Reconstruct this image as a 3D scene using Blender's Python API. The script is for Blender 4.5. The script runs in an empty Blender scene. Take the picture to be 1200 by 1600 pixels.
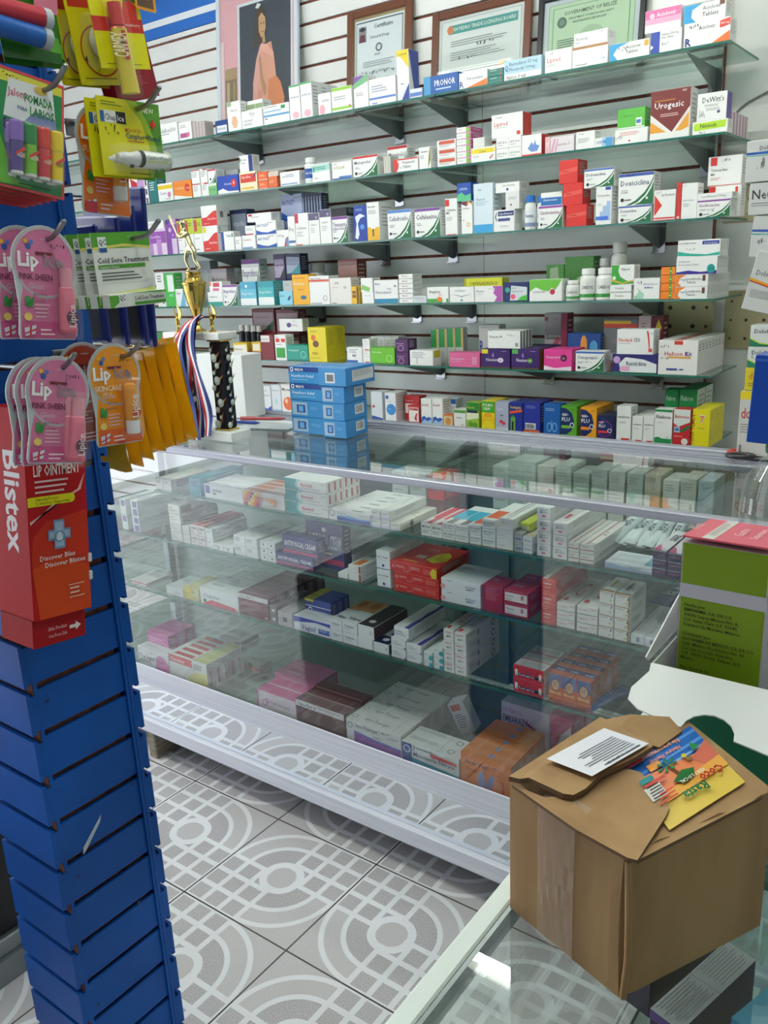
import bpy, math, random
from mathutils import Vector, Matrix
random.seed(7)
scn = bpy.context.scene
COLL = scn.collection
# ---------------- camera (photo frame 1200x1600) ----------------
FPX, YAW, PIT, ROLL, CH = 1323.95, 0.643813, 0.279672, -0.0445836, 1.42
_cy, _sy, _cp, _sp = math.cos(YAW), math.sin(YAW), math.cos(PIT), math.sin(PIT)
FW = Vector((-_sy*_cp, _cy*_cp, -_sp)); _r = Vector((_cy, _sy, 0)); _u = _r.cross(FW)
RT = _r*math.cos(ROLL) + _u*math.sin(ROLL); UP = -_r*math.sin(ROLL) + _u*math.cos(ROLL)
CAM = Vector((0, 0, CH))
cd = bpy.data.cameras.new('camera'); cam = bpy.data.objects.new('camera', cd); COLL.objects.link(cam)
cd.sensor_fit = 'VERTICAL'; cd.sensor_height = 32; cd.lens = FPX/1600*32; cd.clip_start = .02; cd.clip_end = 50
m = Matrix((RT, UP, -FW)).transposed().to_4x4(); m.translation = CAM; cam.matrix_world = m
scn.camera = cam
# ---------------- world, exposure, ceiling light positions ----------------
w = bpy.data.worlds.new('world'); scn.world = w; w.use_nodes = True
w.node_tree.nodes['Background'].inputs[0].default_value = (.75, .85, 1, 1)
w.node_tree.nodes['Background'].inputs[1].default_value = .25
scn.view_settings.view_transform = 'Standard'; scn.view_settings.look = 'None'
scn.view_settings.exposure = EXPO = 0.0; scn.view_settings.gamma = 1
scn.cycles.max_bounces = 10; scn.cycles.transparent_max_bounces = 24; scn.cycles.glossy_bounces = 5
TUBE_POWER = 125.0
LAMP_GAIN = (.38, .12, 1.45, .5)
DAY_LEFT, DAY_FRONT = 3.2, .25      # glow of unseen panes added for shop-front daylight
#         x0, x1, y, z of fluorescent fixtures
LAMPS = [(-1.13, .07, 1.83, 2.62), (-3.4, -2.2, 1.55, 2.62), (-2.75, -1.55, .62, 2.62), (-1.15, .05, .42, 2.62)]  # last fixture is an added fill light for the near counter

def ray(px, py):
    return (FW*FPX + RT*(px-600) - UP*(py-800)).normalized()
def on(px, py, ax, v):
    d = ray(px, py); return CAM + d*((v-CAM[ax])/d[ax])

# ---------------- materials ----------------
def lin(c):
    if isinstance(c, str) and len(c) == 3: c = ''.join(x*2 for x in c)
    if isinstance(c, str): c = [int(c[i:i+2], 16)/255 for i in (0, 2, 4)]
    return tuple((x/12.92 if x <= .04045 else ((x+.055)/1.055)**2.4) for x in c[:3]) + (1,)
MT = {}
def mat(name, col=None, rough=.5, metal=0, spec=.5, attr=False, coat=0, emit=0, alpha=1, trans=0):
    m = bpy.data.materials.new(name); m.use_nodes = True; b = m.node_tree.nodes['Principled BSDF']
    if col: b.inputs['Base Color'].default_value = lin(col)
    b.inputs['Roughness'].default_value = rough; b.inputs['Metallic'].default_value = metal
    b.inputs['Specular IOR Level'].default_value = spec; b.inputs['Coat Weight'].default_value = coat
    b.inputs['Coat Roughness'].default_value = .08
    if attr:
        a = m.node_tree.nodes.new('ShaderNodeVertexColor'); a.layer_name = 'Col'
        m.node_tree.links.new(a.outputs[0], b.inputs['Base Color'])
    if emit:
        b.inputs['Emission Color'].default_value = lin(col); b.inputs['Emission Strength'].default_value = emit
    b.inputs['Alpha'].default_value = alpha; b.inputs['Transmission Weight'].default_value = trans
    MT[name] = m; return m
def noise_col(m, c0, c1, scale, detail=4, stretch=(1, 1, 1), lo=.35, hi=.65, bump=0):
    nt = m.node_tree; b = nt.nodes['Principled BSDF']
    tc = nt.nodes.new('ShaderNodeTexCoord'); mp = nt.nodes.new('ShaderNodeMapping'); mp.inputs['Scale'].default_value = stretch
    n = nt.nodes.new('ShaderNodeTexNoise'); n.inputs['Scale'].default_value = scale; n.inputs['Detail'].default_value = detail
    r = nt.nodes.new('ShaderNodeValToRGB'); r.color_ramp.elements[0].position = lo; r.color_ramp.elements[1].position = hi
    r.color_ramp.elements[0].color = lin(c0); r.color_ramp.elements[1].color = lin(c1)
    L = nt.links.new; L(tc.outputs['Object'], mp.inputs[0]); L(mp.outputs[0], n.inputs[0]); L(n.outputs[0], r.inputs[0]); L(r.outputs[0], b.inputs['Base Color'])
    if bump:
        bp = nt.nodes.new('ShaderNodeBump'); bp.inputs['Strength'].default_value = bump; bp.inputs['Distance'].default_value = .001
        L(n.outputs[0], bp.inputs['Height']); L(bp.outputs[0], b.inputs['Normal'])
mat('card', rough=.42, attr=True)
mat('gloss', rough=.3, attr=True, coat=.08)
mat('matte', rough=.6, attr=True, spec=.2)
mat('film', rough=.2, attr=True, coat=.3)
mat('plaster', 'd9dcd8', .7); noise_col(MT['plaster'], 'd2d6d2', 'dfe1dd', 6)
mat('dimwall', '4e5252', .8)
mat('laminate', 'eceeec', .28); noise_col(MT['laminate'], 'e6e8e6', 'efF0ee'.lower(), 3)
mat('fibreboard', '7d4a3a', .8); noise_col(MT['fibreboard'], '6e3e2f', '8f5a48', 60)
mat('bluelam', '0850a0', .5, spec=.3); noise_col(MT['bluelam'], '034a9c', '0657b2', 5)
mat('daylight_a', 'eef0f8', .5, emit=DAY_LEFT); mat('daylight_b', 'eef0f8', .5, emit=DAY_FRONT)
mat('trimblue', '2a6fc8', .5); mat('trimwhite', 'e8edf2', .4)
mat('aluminium', 'e0e3ee', .4, .1); noise_col(MT['aluminium'], 'd9dce8', 'e9ebf4', 8, stretch=(.3, 40, 40))  # rail metal lightened to make up for little light on upright rails
mat('dimmedalu', 'a9acb8', .36, .25); noise_col(MT['dimmedalu'], 'a2a5b2', 'b4b7c2', 8, stretch=(.3, 40, 40))  # same metal darkened against the strong top light on flat rails
mat('greyalu', '8f9698', .35, .7)
mat('whitealu', 'dfe9e4', .45)
mat('steel', 'a8acae', .22, 1); mat('darksteel', '8c9494', .3, .6)
mat('mirror', 'e6ebf0', .015, 1)
mat('backdoor', '97a29e', .22, 0, .6)
mat('deck', 'a9b4b0', .05, .55)
mat('gold', 'd9bb62', .16, 1); mat('palegold', 'd8cfa0', .14, 1)
mat('marble', 'e4e6e0', .25); noise_col(MT['marble'], 'd2d4cc', 'f0f2ee', 14, 6)
mat('black', '0b0d12', .5); mat('ceil', 'e6e8e6', .8)
mat('kraft', 'a68458', .75); noise_col(MT['kraft'], '93714a', 'a9875c', 9, 6, stretch=(3, 3, .6), bump=.15)
mat('flute', '6d5338', .85)
mat('wood', '8f8676', .8); noise_col(MT['wood'], '74695a', 'a39a88', 12, 6, stretch=(1, 1, 8))
mat('tape', 'd8c0b0', .06, alpha=.28, coat=1)
mat('blister', 'ffffff', .04, alpha=.05, coat=1)
mat('wire', '8d9093', .3, .9)
for _i, _g in enumerate(LAMP_GAIN): mat('tube%d' % _i, 'f8fdf2', .5, emit=TUBE_POWER*_g)
mat('beige', 'b3aa84', .6); noise_col(MT['beige'], 'a39a74', 'bdb592', 7)
mat('ribbon', rough=.55, attr=True)

def thin_glass(name, tint, f0=.05, gloss=.0):
    m = bpy.data.materials.new(name); m.use_nodes = True; nt = m.node_tree; nt.nodes.clear(); N = nt.nodes.new; L = nt.links.new
    out = N('ShaderNodeOutputMaterial'); mx = N('ShaderNodeMixShader'); tr = N('ShaderNodeBsdfTransparent'); gl = N('ShaderNodeBsdfGlossy')
    tr.inputs[0].default_value = lin(tint); gl.inputs[0].default_value = (1, 1, 1, 1); gl.inputs['Roughness'].default_value = gloss
    g = N('ShaderNodeNewGeometry'); d = N('ShaderNodeVectorMath'); d.operation = 'DOT_PRODUCT'
    L(g.outputs['Normal'], d.inputs[0]); L(g.outputs['Incoming'], d.inputs[1])
    def mth(op, a, b=None):
        n = N('ShaderNodeMath'); n.operation = op
        if hasattr(a, 'links'): L(a, n.inputs[0])
        else: n.inputs[0].default_value = a
        if b is not None:
            if hasattr(b, 'links'): L(b, n.inputs[1])
            else: n.inputs[1].default_value = b
        return n.outputs[0]
    ab = mth('ABSOLUTE', d.outputs['Value']); p = mth('POWER', mth('SUBTRACT', 1.0, ab), 5.0)
    fac = mth('ADD', mth('MULTIPLY', p, 1-f0), f0)
    L(fac, mx.inputs[0]); L(tr.outputs[0], mx.inputs[1]); L(gl.outputs[0], mx.inputs[2]); L(mx.outputs[0], out.inputs[0])
    MT[name] = m; return m
thin_glass('pane', 'f9fcfb', .08); thin_glass('shelfglass', 'dce9e4', .055); thin_glass('clearplastic', 'f4f6f4', .09, .03)
mat('glassedge', '2f6e62', .12, 0, .8)
mat('glassedgelight', '7fa59a', .15, 0, .8)

def floor_mat():
    m = mat('floortile', 'b9b6b4', .3); nt = m.node_tree; N = nt.nodes.new; L = nt.links.new; b = nt.nodes['Principled BSDF']
    tc = N('ShaderNodeTexCoord'); sp = N('ShaderNodeSeparateXYZ'); L(tc.outputs['Object'], sp.inputs[0])
    def M_(op, a, b_=None, c=None):
        n = N('ShaderNodeMath'); n.operation = op
        for i, x in enumerate((a, b_, c)):
            if x is None: continue
            if hasattr(x, 'links'): L(x, n.inputs[i])
            else: n.inputs[i].default_value = x
        return n.outputs[0]
    T = .3309
    X = M_('DIVIDE', M_('ADD', sp.outputs[0], 1.115+T*40), T); Y = M_('DIVIDE', M_('ADD', sp.outputs[1], -1.0585+T*40), T)
    ix, iy = M_('FLOOR', X), M_('FLOOR', Y); fx, fy = M_('SUBTRACT', X, ix), M_('SUBTRACT', Y, iy)
    par = M_('MODULO', M_('ADD', ix, iy), 2.0)      # which diagonal carries the little squares
    cx, cy = M_('SUBTRACT', fx, .5), M_('SUBTRACT', fy, .5)
    sg = M_('MULTIPLY', M_('SIGN', cx), M_('SIGN', cy))              # +1 or -1
    flip = M_('SUBTRACT', M_('MULTIPLY', par, 2.0), 1.0)
    gq = M_('GREATER_THAN', M_('MULTIPLY', sg, flip), 0.0)           # 1 where squares
    r = M_('SQRT', M_('ADD', M_('MULTIPLY', cx, cx), M_('MULTIPLY', cy, cy)))
    def band(v, c, hw):
        return M_('LESS_THAN', M_('ABSOLUTE', M_('SUBTRACT', v, c)), hw)
    def gl(v):
        q = M_('MULTIPLY', M_('ABSOLUTE', v), 6.0); f = M_('ABSOLUTE', M_('SUBTRACT', q, M_('ROUND', q)))
        return M_('LESS_THAN', f, .125)
    grid = M_('MULTIPLY', M_('MAXIMUM', gl(cx), gl(cy)), gq)
    grid = M_('MULTIPLY', grid, M_('LESS_THAN', M_('MAXIMUM', M_('ABSOLUTE', cx), M_('ABSOLUTE', cy)), .53))
    arcs = M_('MULTIPLY', M_('MAXIMUM', band(r, .325, .019), band(r, .475, .019)), M_('SUBTRACT', 1.0, gq))
    ax = M_('MAXIMUM', band(cx, 0, .02), band(cy, 0, .02))
    ring = band(r, .138, .029)
    lines = M_('MAXIMUM', M_('MAXIMUM', grid, arcs), M_('MAXIMUM', ax, ring))
    lines = M_('MULTIPLY', lines, M_('GREATER_THAN', r, .106))
    ed = M_('MINIMUM', M_('MINIMUM', fx, M_('SUBTRACT', 1.0, fx)), M_('MINIMUM', fy, M_('SUBTRACT', 1.0, fy)))
    grout = M_('LESS_THAN', ed, .006)
    n1 = N('ShaderNodeTexNoise'); n1.inputs['Scale'].default_value = 420; n1.inputs['Detail'].default_value = 2; L(tc.outputs['Object'], n1.inputs[0])
    n2 = N('ShaderNodeTexNoise'); n2.inputs['Scale'].default_value = 3; L(tc.outputs['Object'], n2.inputs[0])
    rp = N('ShaderNodeValToRGB'); rp.color_ramp.elements[0].color = lin('a39fa2'); rp.color_ramp.elements[1].color = lin('cdc9cc')
    rp.color_ramp.elements[0].position = .38; rp.color_ramp.elements[1].position = .6; L(n1.outputs[0], rp.inputs[0])
    # outer speckled ground of the arc quadrants is paler than the little squares
    def mix(f, a, c):
        x = N('ShaderNodeMix'); x.data_type = 'RGBA'; L(f, x.inputs[0])
        for s, v in ((6, a), (7, c)):
            if hasattr(v, 'links'): L(v, x.inputs[s])
            else: x.inputs[s].default_value = v
        return x.outputs[2]
    pale = M_('MULTIPLY', M_('MAXIMUM', M_('MULTIPLY', M_('GREATER_THAN', r, .325), M_('SUBTRACT', 1.2, gq)), M_('LESS_THAN', r, .11)), .5)
    base = mix(pale, rp.outputs[0], lin('d6d3d4'))
    c = mix(lines, base, lin('f2f2f6')); c = mix(grout, c, lin('4e4a48'))
    L(c, b.inputs['Base Color'])
    ro = M_('SUBTRACT', .42, M_('MULTIPLY', lines, .2)); L(ro, b.inputs['Roughness'])
    bp = N('ShaderNodeBump'); bp.inputs['Strength'].default_value = .35; bp.inputs['Distance'].default_value = .0012
    L(M_('SUBTRACT', lines, grout), bp.inputs['Height']); L(bp.outputs[0], b.inputs['Normal'])
floor_mat()

# ---------------- mesh helpers ----------------
FCACHE = {}
def glyphs(s, res=1, bold=0):
    k = (s, res, bold)
    if k not in FCACHE:
        c = bpy.data.curves.new('t', 'FONT'); c.body = s; c.size = 1; c.resolution_u = res; c.offset = bold*.45
        o = bpy.data.objects.new('t', c); me = bpy.data.meshes.new_from_object(o)
        vs = [(v.co.x, v.co.y) for v in me.vertices]; fs = [tuple(p.vertices) for p in me.polygons]
        bpy.data.objects.remove(o); bpy.data.meshes.remove(me); bpy.data.curves.remove(c)
        if not vs: vs = [(0, 0)]
        x0 = min(v[0] for v in vs); x1 = max(v[0] for v in vs); y0 = min(v[1] for v in vs)
        y1 = max(v[1] for v in vs)
        FCACHE[k] = ([((x-x0), (y)) for x, y in vs], fs, max(x1-x0, 1e-3))
    return FCACHE[k]
class MB:
    def __init__(s): s.v = []; s.f = []; s.c = []; s.m = []; s.sm = []
    def add(s, vs, fs, col='ffffff', mt=0, smooth=False):
        b = len(s.v); s.v += [tuple(v) for v in vs]; cc = lin(col)
        for f in fs: s.f.append(tuple(b+i for i in f)); s.c.append(cc); s.m.append(mt); s.sm.append(smooth)
    def quad(s, a, b, c, d, col='ffffff', mt=0): s.add((a, b, c, d), ((0, 1, 2, 3),), col, mt)
    def box(s, x0, y0, z0, x1, y1, z1, col='ffffff', mt=0, bev=0):
        if bev <= 0:
            s.add([(x, y, z) for x in (x0, x1) for y in (y0, y1) for z in (z0, z1)],
                  ((0, 1, 3, 2), (4, 6, 7, 5), (0, 4, 5, 1), (2, 3, 7, 6), (0, 2, 6, 4), (1, 5, 7, 3)), col, mt); return
        b = min(bev, (x1-x0)/3, (y1-y0)/3, (z1-z0)/3); idx = {}; vs = []
        for i, (x, sx) in enumerate(((x0, 1), (x1, -1))):
            for j, (y, sy) in enumerate(((y0, 1), (y1, -1))):
                for k, (z, sz) in enumerate(((z0, 1), (z1, -1))):
                    for a in range(3):
                        p = [x+sx*b, y+sy*b, z+sz*b]; p[a] = (x, y, z)[a]; idx[i, j, k, a] = len(vs); vs.append(p)
        fs = []
        for a in range(3):
            o = [q for q in range(3) if q != a]
            for e in (0, 1):
                def key(u, v):
                    t = [0, 0, 0]; t[a] = e; t[o[0]] = u; t[o[1]] = v; return idx[t[0], t[1], t[2], a]
                f = [key(0, 0), key(1, 0), key(1, 1), key(0, 1)]
                if (e == 0) != (a == 1): f = f[::-1]
                fs.append(f)
            for u in (0, 1):
                for v in (0, 1):
                    def kk(t, ax_):
                        q = [0, 0, 0]; q[a] = t; q[o[0]] = u; q[o[1]] = v; return idx[q[0], q[1], q[2], ax_]
                    fs.append([kk(0, o[0]), kk(1, o[0]), kk(1, o[1]), kk(0, o[1])])
        for i in (0, 1):
            for j in (0, 1):
                for k in (0, 1): fs.append([idx[i, j, k, a] for a in range(3)])
        s.add(vs, fs, col, mt)
    def prism(s, pts, z0, z1, col='ffffff', mt=0, axis=2, side=None):
        n = len(pts)
        def P(p, z):
            return (p[0], p[1], z) if axis == 2 else ((z, p[0], p[1]) if axis == 0 else (p[0], z, p[1]))
        vs = [P(p, z0) for p in pts] + [P(p, z1) for p in pts]
        s.add(vs, [tuple(range(n))[::-1], tuple(range(n, 2*n))], col, mt)
        s.add(vs, [(i, (i+1) % n, n+(i+1) % n, n+i) for i in range(n)], col, mt if side is None else side)
    def lathe(s, prof, seg=16, col='ffffff', mt=0, c=(0, 0, 0), ax=2, cols=None, smooth=True, sx=1, sy=1):
        n = len(prof); vs = []
        for r, z in prof:
            for i in range(seg):
                a = 2*math.pi*i/seg; x, y = r*math.cos(a)*sx, r*math.sin(a)*sy
                vs.append((c[0]+x, c[1]+y, c[2]+z) if ax == 2 else ((c[0]+x, c[1]+z, c[2]+y) if ax == 1 else (c[0]+z, c[1]+x, c[2]+y)))
        for j in range(n-1):
            s.add(vs[j*seg:(j+2)*seg], [(i, (i+1) % seg, seg+(i+1) % seg, seg+i) for i in range(seg)], cols[j] if cols else col, mt, smooth)
        s.add(vs[:seg], [tuple(range(seg))[::-1]], cols[0] if cols else col, mt); s.add(vs[-seg:], [tuple(range(seg))], cols[-1] if cols else col, mt)
    def tube(s, pts, r, seg=8, col='ffffff', mt=0, rs=None):
        pts = [Vector(p) for p in pts]; rings = []
        up = Vector((0, 0, 1))
        for i, p in enumerate(pts):
            d = (pts[min(i+1, len(pts)-1)]-pts[max(i-1, 0)]).normalized()
            a = d.cross(up) if abs(d.dot(up)) < .95 else d.cross(Vector((1, 0, 0))); a.normalize(); b = d.cross(a)
            R = rs[i] if rs else r
            rings.append([p+a*R*math.cos(2*math.pi*k/seg)+b*R*math.sin(2*math.pi*k/seg) for k in range(seg)])
        vs = [q for g in rings for q in g]; fs = []
        for j in range(len(rings)-1): fs += [(j*seg+i, j*seg+(i+1) % seg, (j+1)*seg+(i+1) % seg, (j+1)*seg+i) for i in range(seg)]
        s.add(vs, fs, col, mt, True); s.add(rings[0], [tuple(range(seg))], col, mt); s.add(rings[-1], [tuple(range(seg))[::-1]], col, mt)
    def draw(s, O, U, V, N, W, H, ops, mt=0, lay0=1, step=.00018):
        """print flat artwork (fractions of the face) on the face with origin O, unit axes U, V, normal N"""
        O, U, V, N = Vector(O), Vector(U), Vector(V), Vector(N); lay = lay0
        def P(u, v): return O + U*(u*W) + V*(v*H) + N*(lay*step)
        for op in ops:
            k = op[0]
            if k == 'r': _, a, b, c, d, col = op; s.quad(P(a, b), P(c, b), P(c, d), P(a, d), col, mt)
            elif k == 'p': s.add([P(*q) for q in op[1]], [tuple(range(len(op[1])))], op[2], mt)
            elif k == 'e':
                _, a, b, ra, col = op[:5]; rb = ra*W/H if len(op) < 6 else op[5]
                s.add([P(a+ra*math.cos(t*math.pi/9), b+rb*math.sin(t*math.pi/9)) for t in range(18)], [tuple(range(18))], col, mt)
            elif k == 'a':     # ring: cx, cy, r, thickness, col
                _, a, b, ra, th, col = op[:6]; rb = ra*W/H; n = 24; q = (ra-th)/ra
                vs = [P(a+ra*math.cos(t*2*math.pi/n), b+rb*math.sin(t*2*math.pi/n)) for t in range(n)] + [P(a+q*ra*math.cos(t*2*math.pi/n), b+q*rb*math.sin(t*2*math.pi/n)) for t in range(n)]
                s.add(vs, [(i, (i+1) % n, n+(i+1) % n, n+i) for i in range(n)], col, mt)
            elif k == 't':     # text, u, v, height fraction, colour, max width fraction, bold, rotation deg
                t, a, b, h, col = op[1:6]; mw = op[6] if len(op) > 6 else 1-a-.03; bold = op[7] if len(op) > 7 else 0; rot = op[8] if len(op) > 8 else 0
                g, fs, gw = glyphs(t, 1 if h*H < .02 else 2, bold); hh = h*H/.72; sx = min(hh, mw*W/gw) if not rot else hh
                if rot: sx = min(hh, mw*(H if abs(rot) == 90 else W)/gw)
                cr, sr = math.cos(math.radians(rot)), math.sin(math.radians(rot)); p0 = P(a, b)
                s.add([p0 + U*(x*sx*cr - y*hh*sr) + V*(x*sx*sr + y*hh*cr) for x, y in g], fs, col, mt)
            elif k == 'l':     # n lines of illegible small print
                _, a, b, c, n, col = op[:6]; hh = op[6] if len(op) > 6 else .05
                for i in range(n):
                    e = c - (c-a)*random.random()*.35; v = b - i*hh*1.9
                    s.quad(P(a, v), P(e, v), P(e, v+hh*.7), P(a, v+hh*.7), col, mt)
            elif k == 's':     # hand-written price scribble
                _, a, b, h, col = op[:5]; x = a
                for i in range(5):
                    pts = [(x+random.random()*.03, b+random.random()*h) for _ in range(3)]
                    for q in range(2):
                        (x0, y0), (x1, y1) = pts[q], pts[q+1]
                        s.quad(P(x0, y0), P(x0+.012, y0), P(x1+.012, y1), P(x1, y1), col, mt)
                    x += .045
            lay += 1
    def build(s, name, parent=None, mats=('card',), loc=None, rz=0, rot=None):
        me = bpy.data.meshes.new(name); me.from_pydata(s.v, [], s.f)
        for n in mats: me.materials.append(MT[n])
        me.polygons.foreach_set('material_index', s.m); me.polygons.foreach_set('use_smooth', s.sm)
        ca = me.color_attributes.new('Col', 'FLOAT_COLOR', 'CORNER'); buf = []
        for p, c in zip(me.polygons, s.c): buf.extend(c*p.loop_total)
        ca.data.foreach_set('color', buf); me.update()
        o = bpy.data.objects.new(name, me); COLL.objects.link(o)
        if parent: o.parent = parent
        if loc is not None: o.location = loc
        if rot is not None: o.rotation_euler = rot
        elif rz: o.rotation_euler = (0, 0, rz)
        return o
def tag(o, label, cat, group=None):
    o['label'] = label; o['category'] = cat
    if group: o['group'] = group
    return o
def thing(name, label, cat, loc=(0, 0, 0), rot=(0, 0, 0), group=None):
    o = bpy.data.objects.new(name, None); o.empty_display_size = .02; COLL.objects.link(o); o.location = loc; o.rotation_euler = rot
    return tag(o, label, cat, group)
def struct(o): o['kind'] = 'structure'; return o
def dup(root, loc, label, rot=None, group=None):
    r = root.copy(); COLL.objects.link(r); r.location = loc; r['label'] = label
    if rot is not None: r.rotation_euler = rot
    if group: r['group'] = group
    for ch in root.children:
        c = ch.copy(); COLL.objects.link(c); c.parent = r
        for g in ch.children:
            d = g.copy(); COLL.objects.link(d); d.parent = c
    return r

# ---------------- the room ----------------
b = MB(); b.quad((-5, -2.2, 0), (1.6, -2.2, 0), (1.6, 3.2, 0), (-5, 3.2, 0)); struct(b.build('floor', mats=('floortile',)))
b = MB(); b.box(-5, -2.2, 2.72, 1.6, 3.2, 2.8); struct(b.build('ceiling', mats=('ceil',)))
b = MB(); b.box(-5.1, -2.2, 0, -5, 3.2, 2.72); struct(b.build('wall_left', mats=('plaster',)))
b = MB(); b.box(1.6, -2.2, 0, 1.7, 3.2, 2.72); struct(b.build('wall_right', mats=('plaster',)))
b = MB(); b.box(-5, -2.3, 0, 1.6, -2.2, 2.72); struct(b.build('wall_front', mats=('dimwall',)))
b = MB(); b.box(-5, 2.88, 0, 1.6, 3.2, 2.72); struct(b.build('wall_back', mats=('plaster',)))
b = MB(); b.box(-4.999, -2.0, .05, -4.99, .5, 2.3); struct(b.build('unseen_window_1', mats=('daylight_a',)))  # unseen glowing panes, added to bring in daylight
b = MB(); b.box(-4.7, -2.199, .05, -2.3, -2.19, 2.2); struct(b.build('unseen_window_2', mats=('daylight_b',)))
# white slatted panel screwed on the back wall: planks with recessed brown grooves, two sheets with a seam
SP, G0 = .0747, .934
def slat_panel(x0, x1):
    b = MB(); z = G0-SP*11; zt = 2.452
    b.box(x0, 2.862, .02, x1, 2.8795, zt, mt=1)
    while z < zt:
        a, c = z+.0054, min(z+SP-.0054, zt)
        if a > .02: b.box(x0, 2.85, a, x1, 2.8615, c, mt=0)
        z += SP
    b.box(x1-.0005, 2.851, .02, x1+.002, 2.879, zt, mt=1)
    return b
g = thing('slatwall_panel', 'left sheet of white slatted wall panel with brown grooves behind the glass shelves', 'wall panel', (0, 0, 0), group='slatted wall panels')
slat_panel(-5, -1.6285).build('slats', g, ('laminate', 'fibreboard'))
g2 = thing('slatwall_panel', 'right sheet of white slatted wall panel ending before the bare wall', 'wall panel', (0, 0, 0), group='slatted wall panels')
slat_panel(-1.6265, -.812).build('slats', g2, ('laminate', 'fibreboard'))
b = MB(); b.box(-5, 2.85, 2.455, -.812, 2.878, 2.7, mt=0); b.box(-5, 2.846, 2.497, -.812, 2.85, 2.523, mt=1); struct(b.build('trim_1', mats=('trimblue', 'trimwhite')))
# ceiling fluorescent fixtures
for i, (x0, x1, y, z) in enumerate(LAMPS):
    lb = ('above the display case', 'above the left end of the wall shelves', 'above the open floor aisle', 'added for fill above the near glass counter')[i]
    t = thing('ceiling_light', 'white fluorescent batten light with one tube '+lb, 'light', ((x0+x1)/2, y, z), group='ceiling batten lights')
    hl = (x1-x0)/2
    b = MB(); b.box(-hl-.03, -.028, .03, hl+.03, .028, .0995, bev=.004); b.build('housing', t, ('ceil',))
    for s in (0,):
        b = MB(); b.lathe([(.014, -hl), (.014, hl)], 10, ax=0, c=(0, s*.035, 0)); b.build('lamp_tube', t, ('tube%d' % i,))
        for e in (-1, 1):
            b = MB(); b.box(e*hl-.01+.01*e, s*.035-.02, -.02, e*hl+.01+.01*e, s*.035+.02, .029); b.build('socket', t, ('ceil',))

# ---------------- glass wall shelves ----------------
SHZ = [1.957, 1.735, 1.518, 1.297, 1.078, .864]
SN = ['top wall shelf', 'second wall shelf', 'third wall shelf', 'fourth wall shelf', 'fifth wall shelf', 'lowest wall shelf']
SBX = [(325, 552, 655, 1065), (430, 551, 670, 1056), (300, 531, 640, 979), (430, 583, 672, 978), (480, 623, 800, 980), (480, 700, 900, 1040)]
SY = [207, 275, 375, 473, 575, 690]
for i, z in enumerate(SHZ):
    t = thing('long_glass_shelf', 'long glass shelf on metal brackets, %s of six on the slatted wall' % ('topmost', 'second from the top', 'third from the top', 'fourth from the top', 'fifth from the top', 'lowest')[i], 'shelf', (-2.3, 2.7, z), group='glass wall shelves')
    for a, c in ((-2.4, .668), (.672, 1.59)):
        b = MB(); b.box(a, -.15, -.006, c, .148, 0, mt=0)
        b.box(a, -.1506, -.0061, c, -.15, .0001, mt=1); b.box(c-.0005, -.15, -.0061, c, .148, .0001, mt=2)
        b.build('glass_pane', t, ('shelfglass', 'glassedge', 'glassedgelight'))
    for px in SBX[i]:
        X = on(px, SY[i], 1, 2.56)[0]+2.3
        b = MB(); b.prism([(-.13, -.0065), (.149, -.0065), (.149, -.075), (.13, -.07)], X-.0015, X+.0015, axis=0, mt=0)
        b.box(X-.02, .1445, -.085, X+.02, .149, -.0065, mt=1); b.box(X-.02, .132, -.088, X+.02, .149, -.085, mt=1)
        b.build('bracket', t, ('darksteel', 'steel'))
# ---------------- display case along the back aisle ----------------
def root_at(o, root): o.location = -root.location; return o
FY = 1.40
case = thing('display_case', 'long glass display case in white aluminium standing on wooden blocks', 'display case', (-1.0, 1.66, 0))
CX0, CX1 = -2.4, .36
def cpart(b, name, mats=('card',)): return root_at(b.build(name, case, mats), case)
b = MB(); b.box(CX0, 1.398, .983, CX1, 1.418, 1.0, bev=.002); cpart(b, 'front_top_rail', ('dimmedalu',))
b = MB(); b.box(CX0, 1.80, .984, CX1, 1.90, .998, bev=.003); b.box(CX0, 1.90, .984, CX1, 1.93, 1.004, bev=.003); b.box(CX0, 1.835, .998, CX1, 1.84, 1.001); b.box(CX0, 1.86, .998, CX1, 1.864, 1.001); cpart(b, 'rear_top_rail', ('dimmedalu',))
b = MB(); b.box(CX0, 1.4185, .991, CX1, 1.7995, .998); cpart(b, 'top_glass', ('pane',))
b = MB(); b.box(CX0, 1.401, .31, CX1, 1.406, .983); cpart(b, 'front_glass', ('pane',))
b = MB(); b.box(CX0, 1.396, .268, CX1, 1.4005, .323, bev=.0015); b.box(CX0, 1.394, .262, CX1, 1.40, .268); cpart(b, 'deck_rail', ('aluminium',))
b = MB(); b.box(CX0, 1.412, .138, CX1, 1.418, .262); cpart(b, 'kick_mirror', ('mirror',))
b = MB(); b.box(CX0, 1.396, .093, CX1, 1.425, .137, bev=.002); cpart(b, 'bottom_rail', ('aluminium',))
b = MB(); b.box(CX0, 1.425, .094, CX1, 1.93, .104); cpart(b, 'bottom_board', ('greyalu',))
b = MB(); b.box(CX0, 1.409, .275, CX1, 1.88, .290); cpart(b, 'deck_board', ('deck',))
SA, SB_, SC, SD = .860, .717, .548, .290
for z, x0, nm in ((SA, -1.868, 'upper'), (SB_, -2.38, 'middle'), (SC, -2.38, 'lower')):
    for xa, xb in ((x0, -1.152), (-1.148, CX1-.01)):
        b = MB(); b.box(xa, 1.44, z-.006, xb, 1.80, z, mt=0); b.box(xa, 1.4394, z-.0061, xb, 1.44, z+.0001, mt=1); b.box(xa-.0006, 1.44, z-.0061, xa, 1.8, z+.0001, mt=1)
        cpart(b, 'glass_shelf', ('shelfglass', 'glassedge'))
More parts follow.
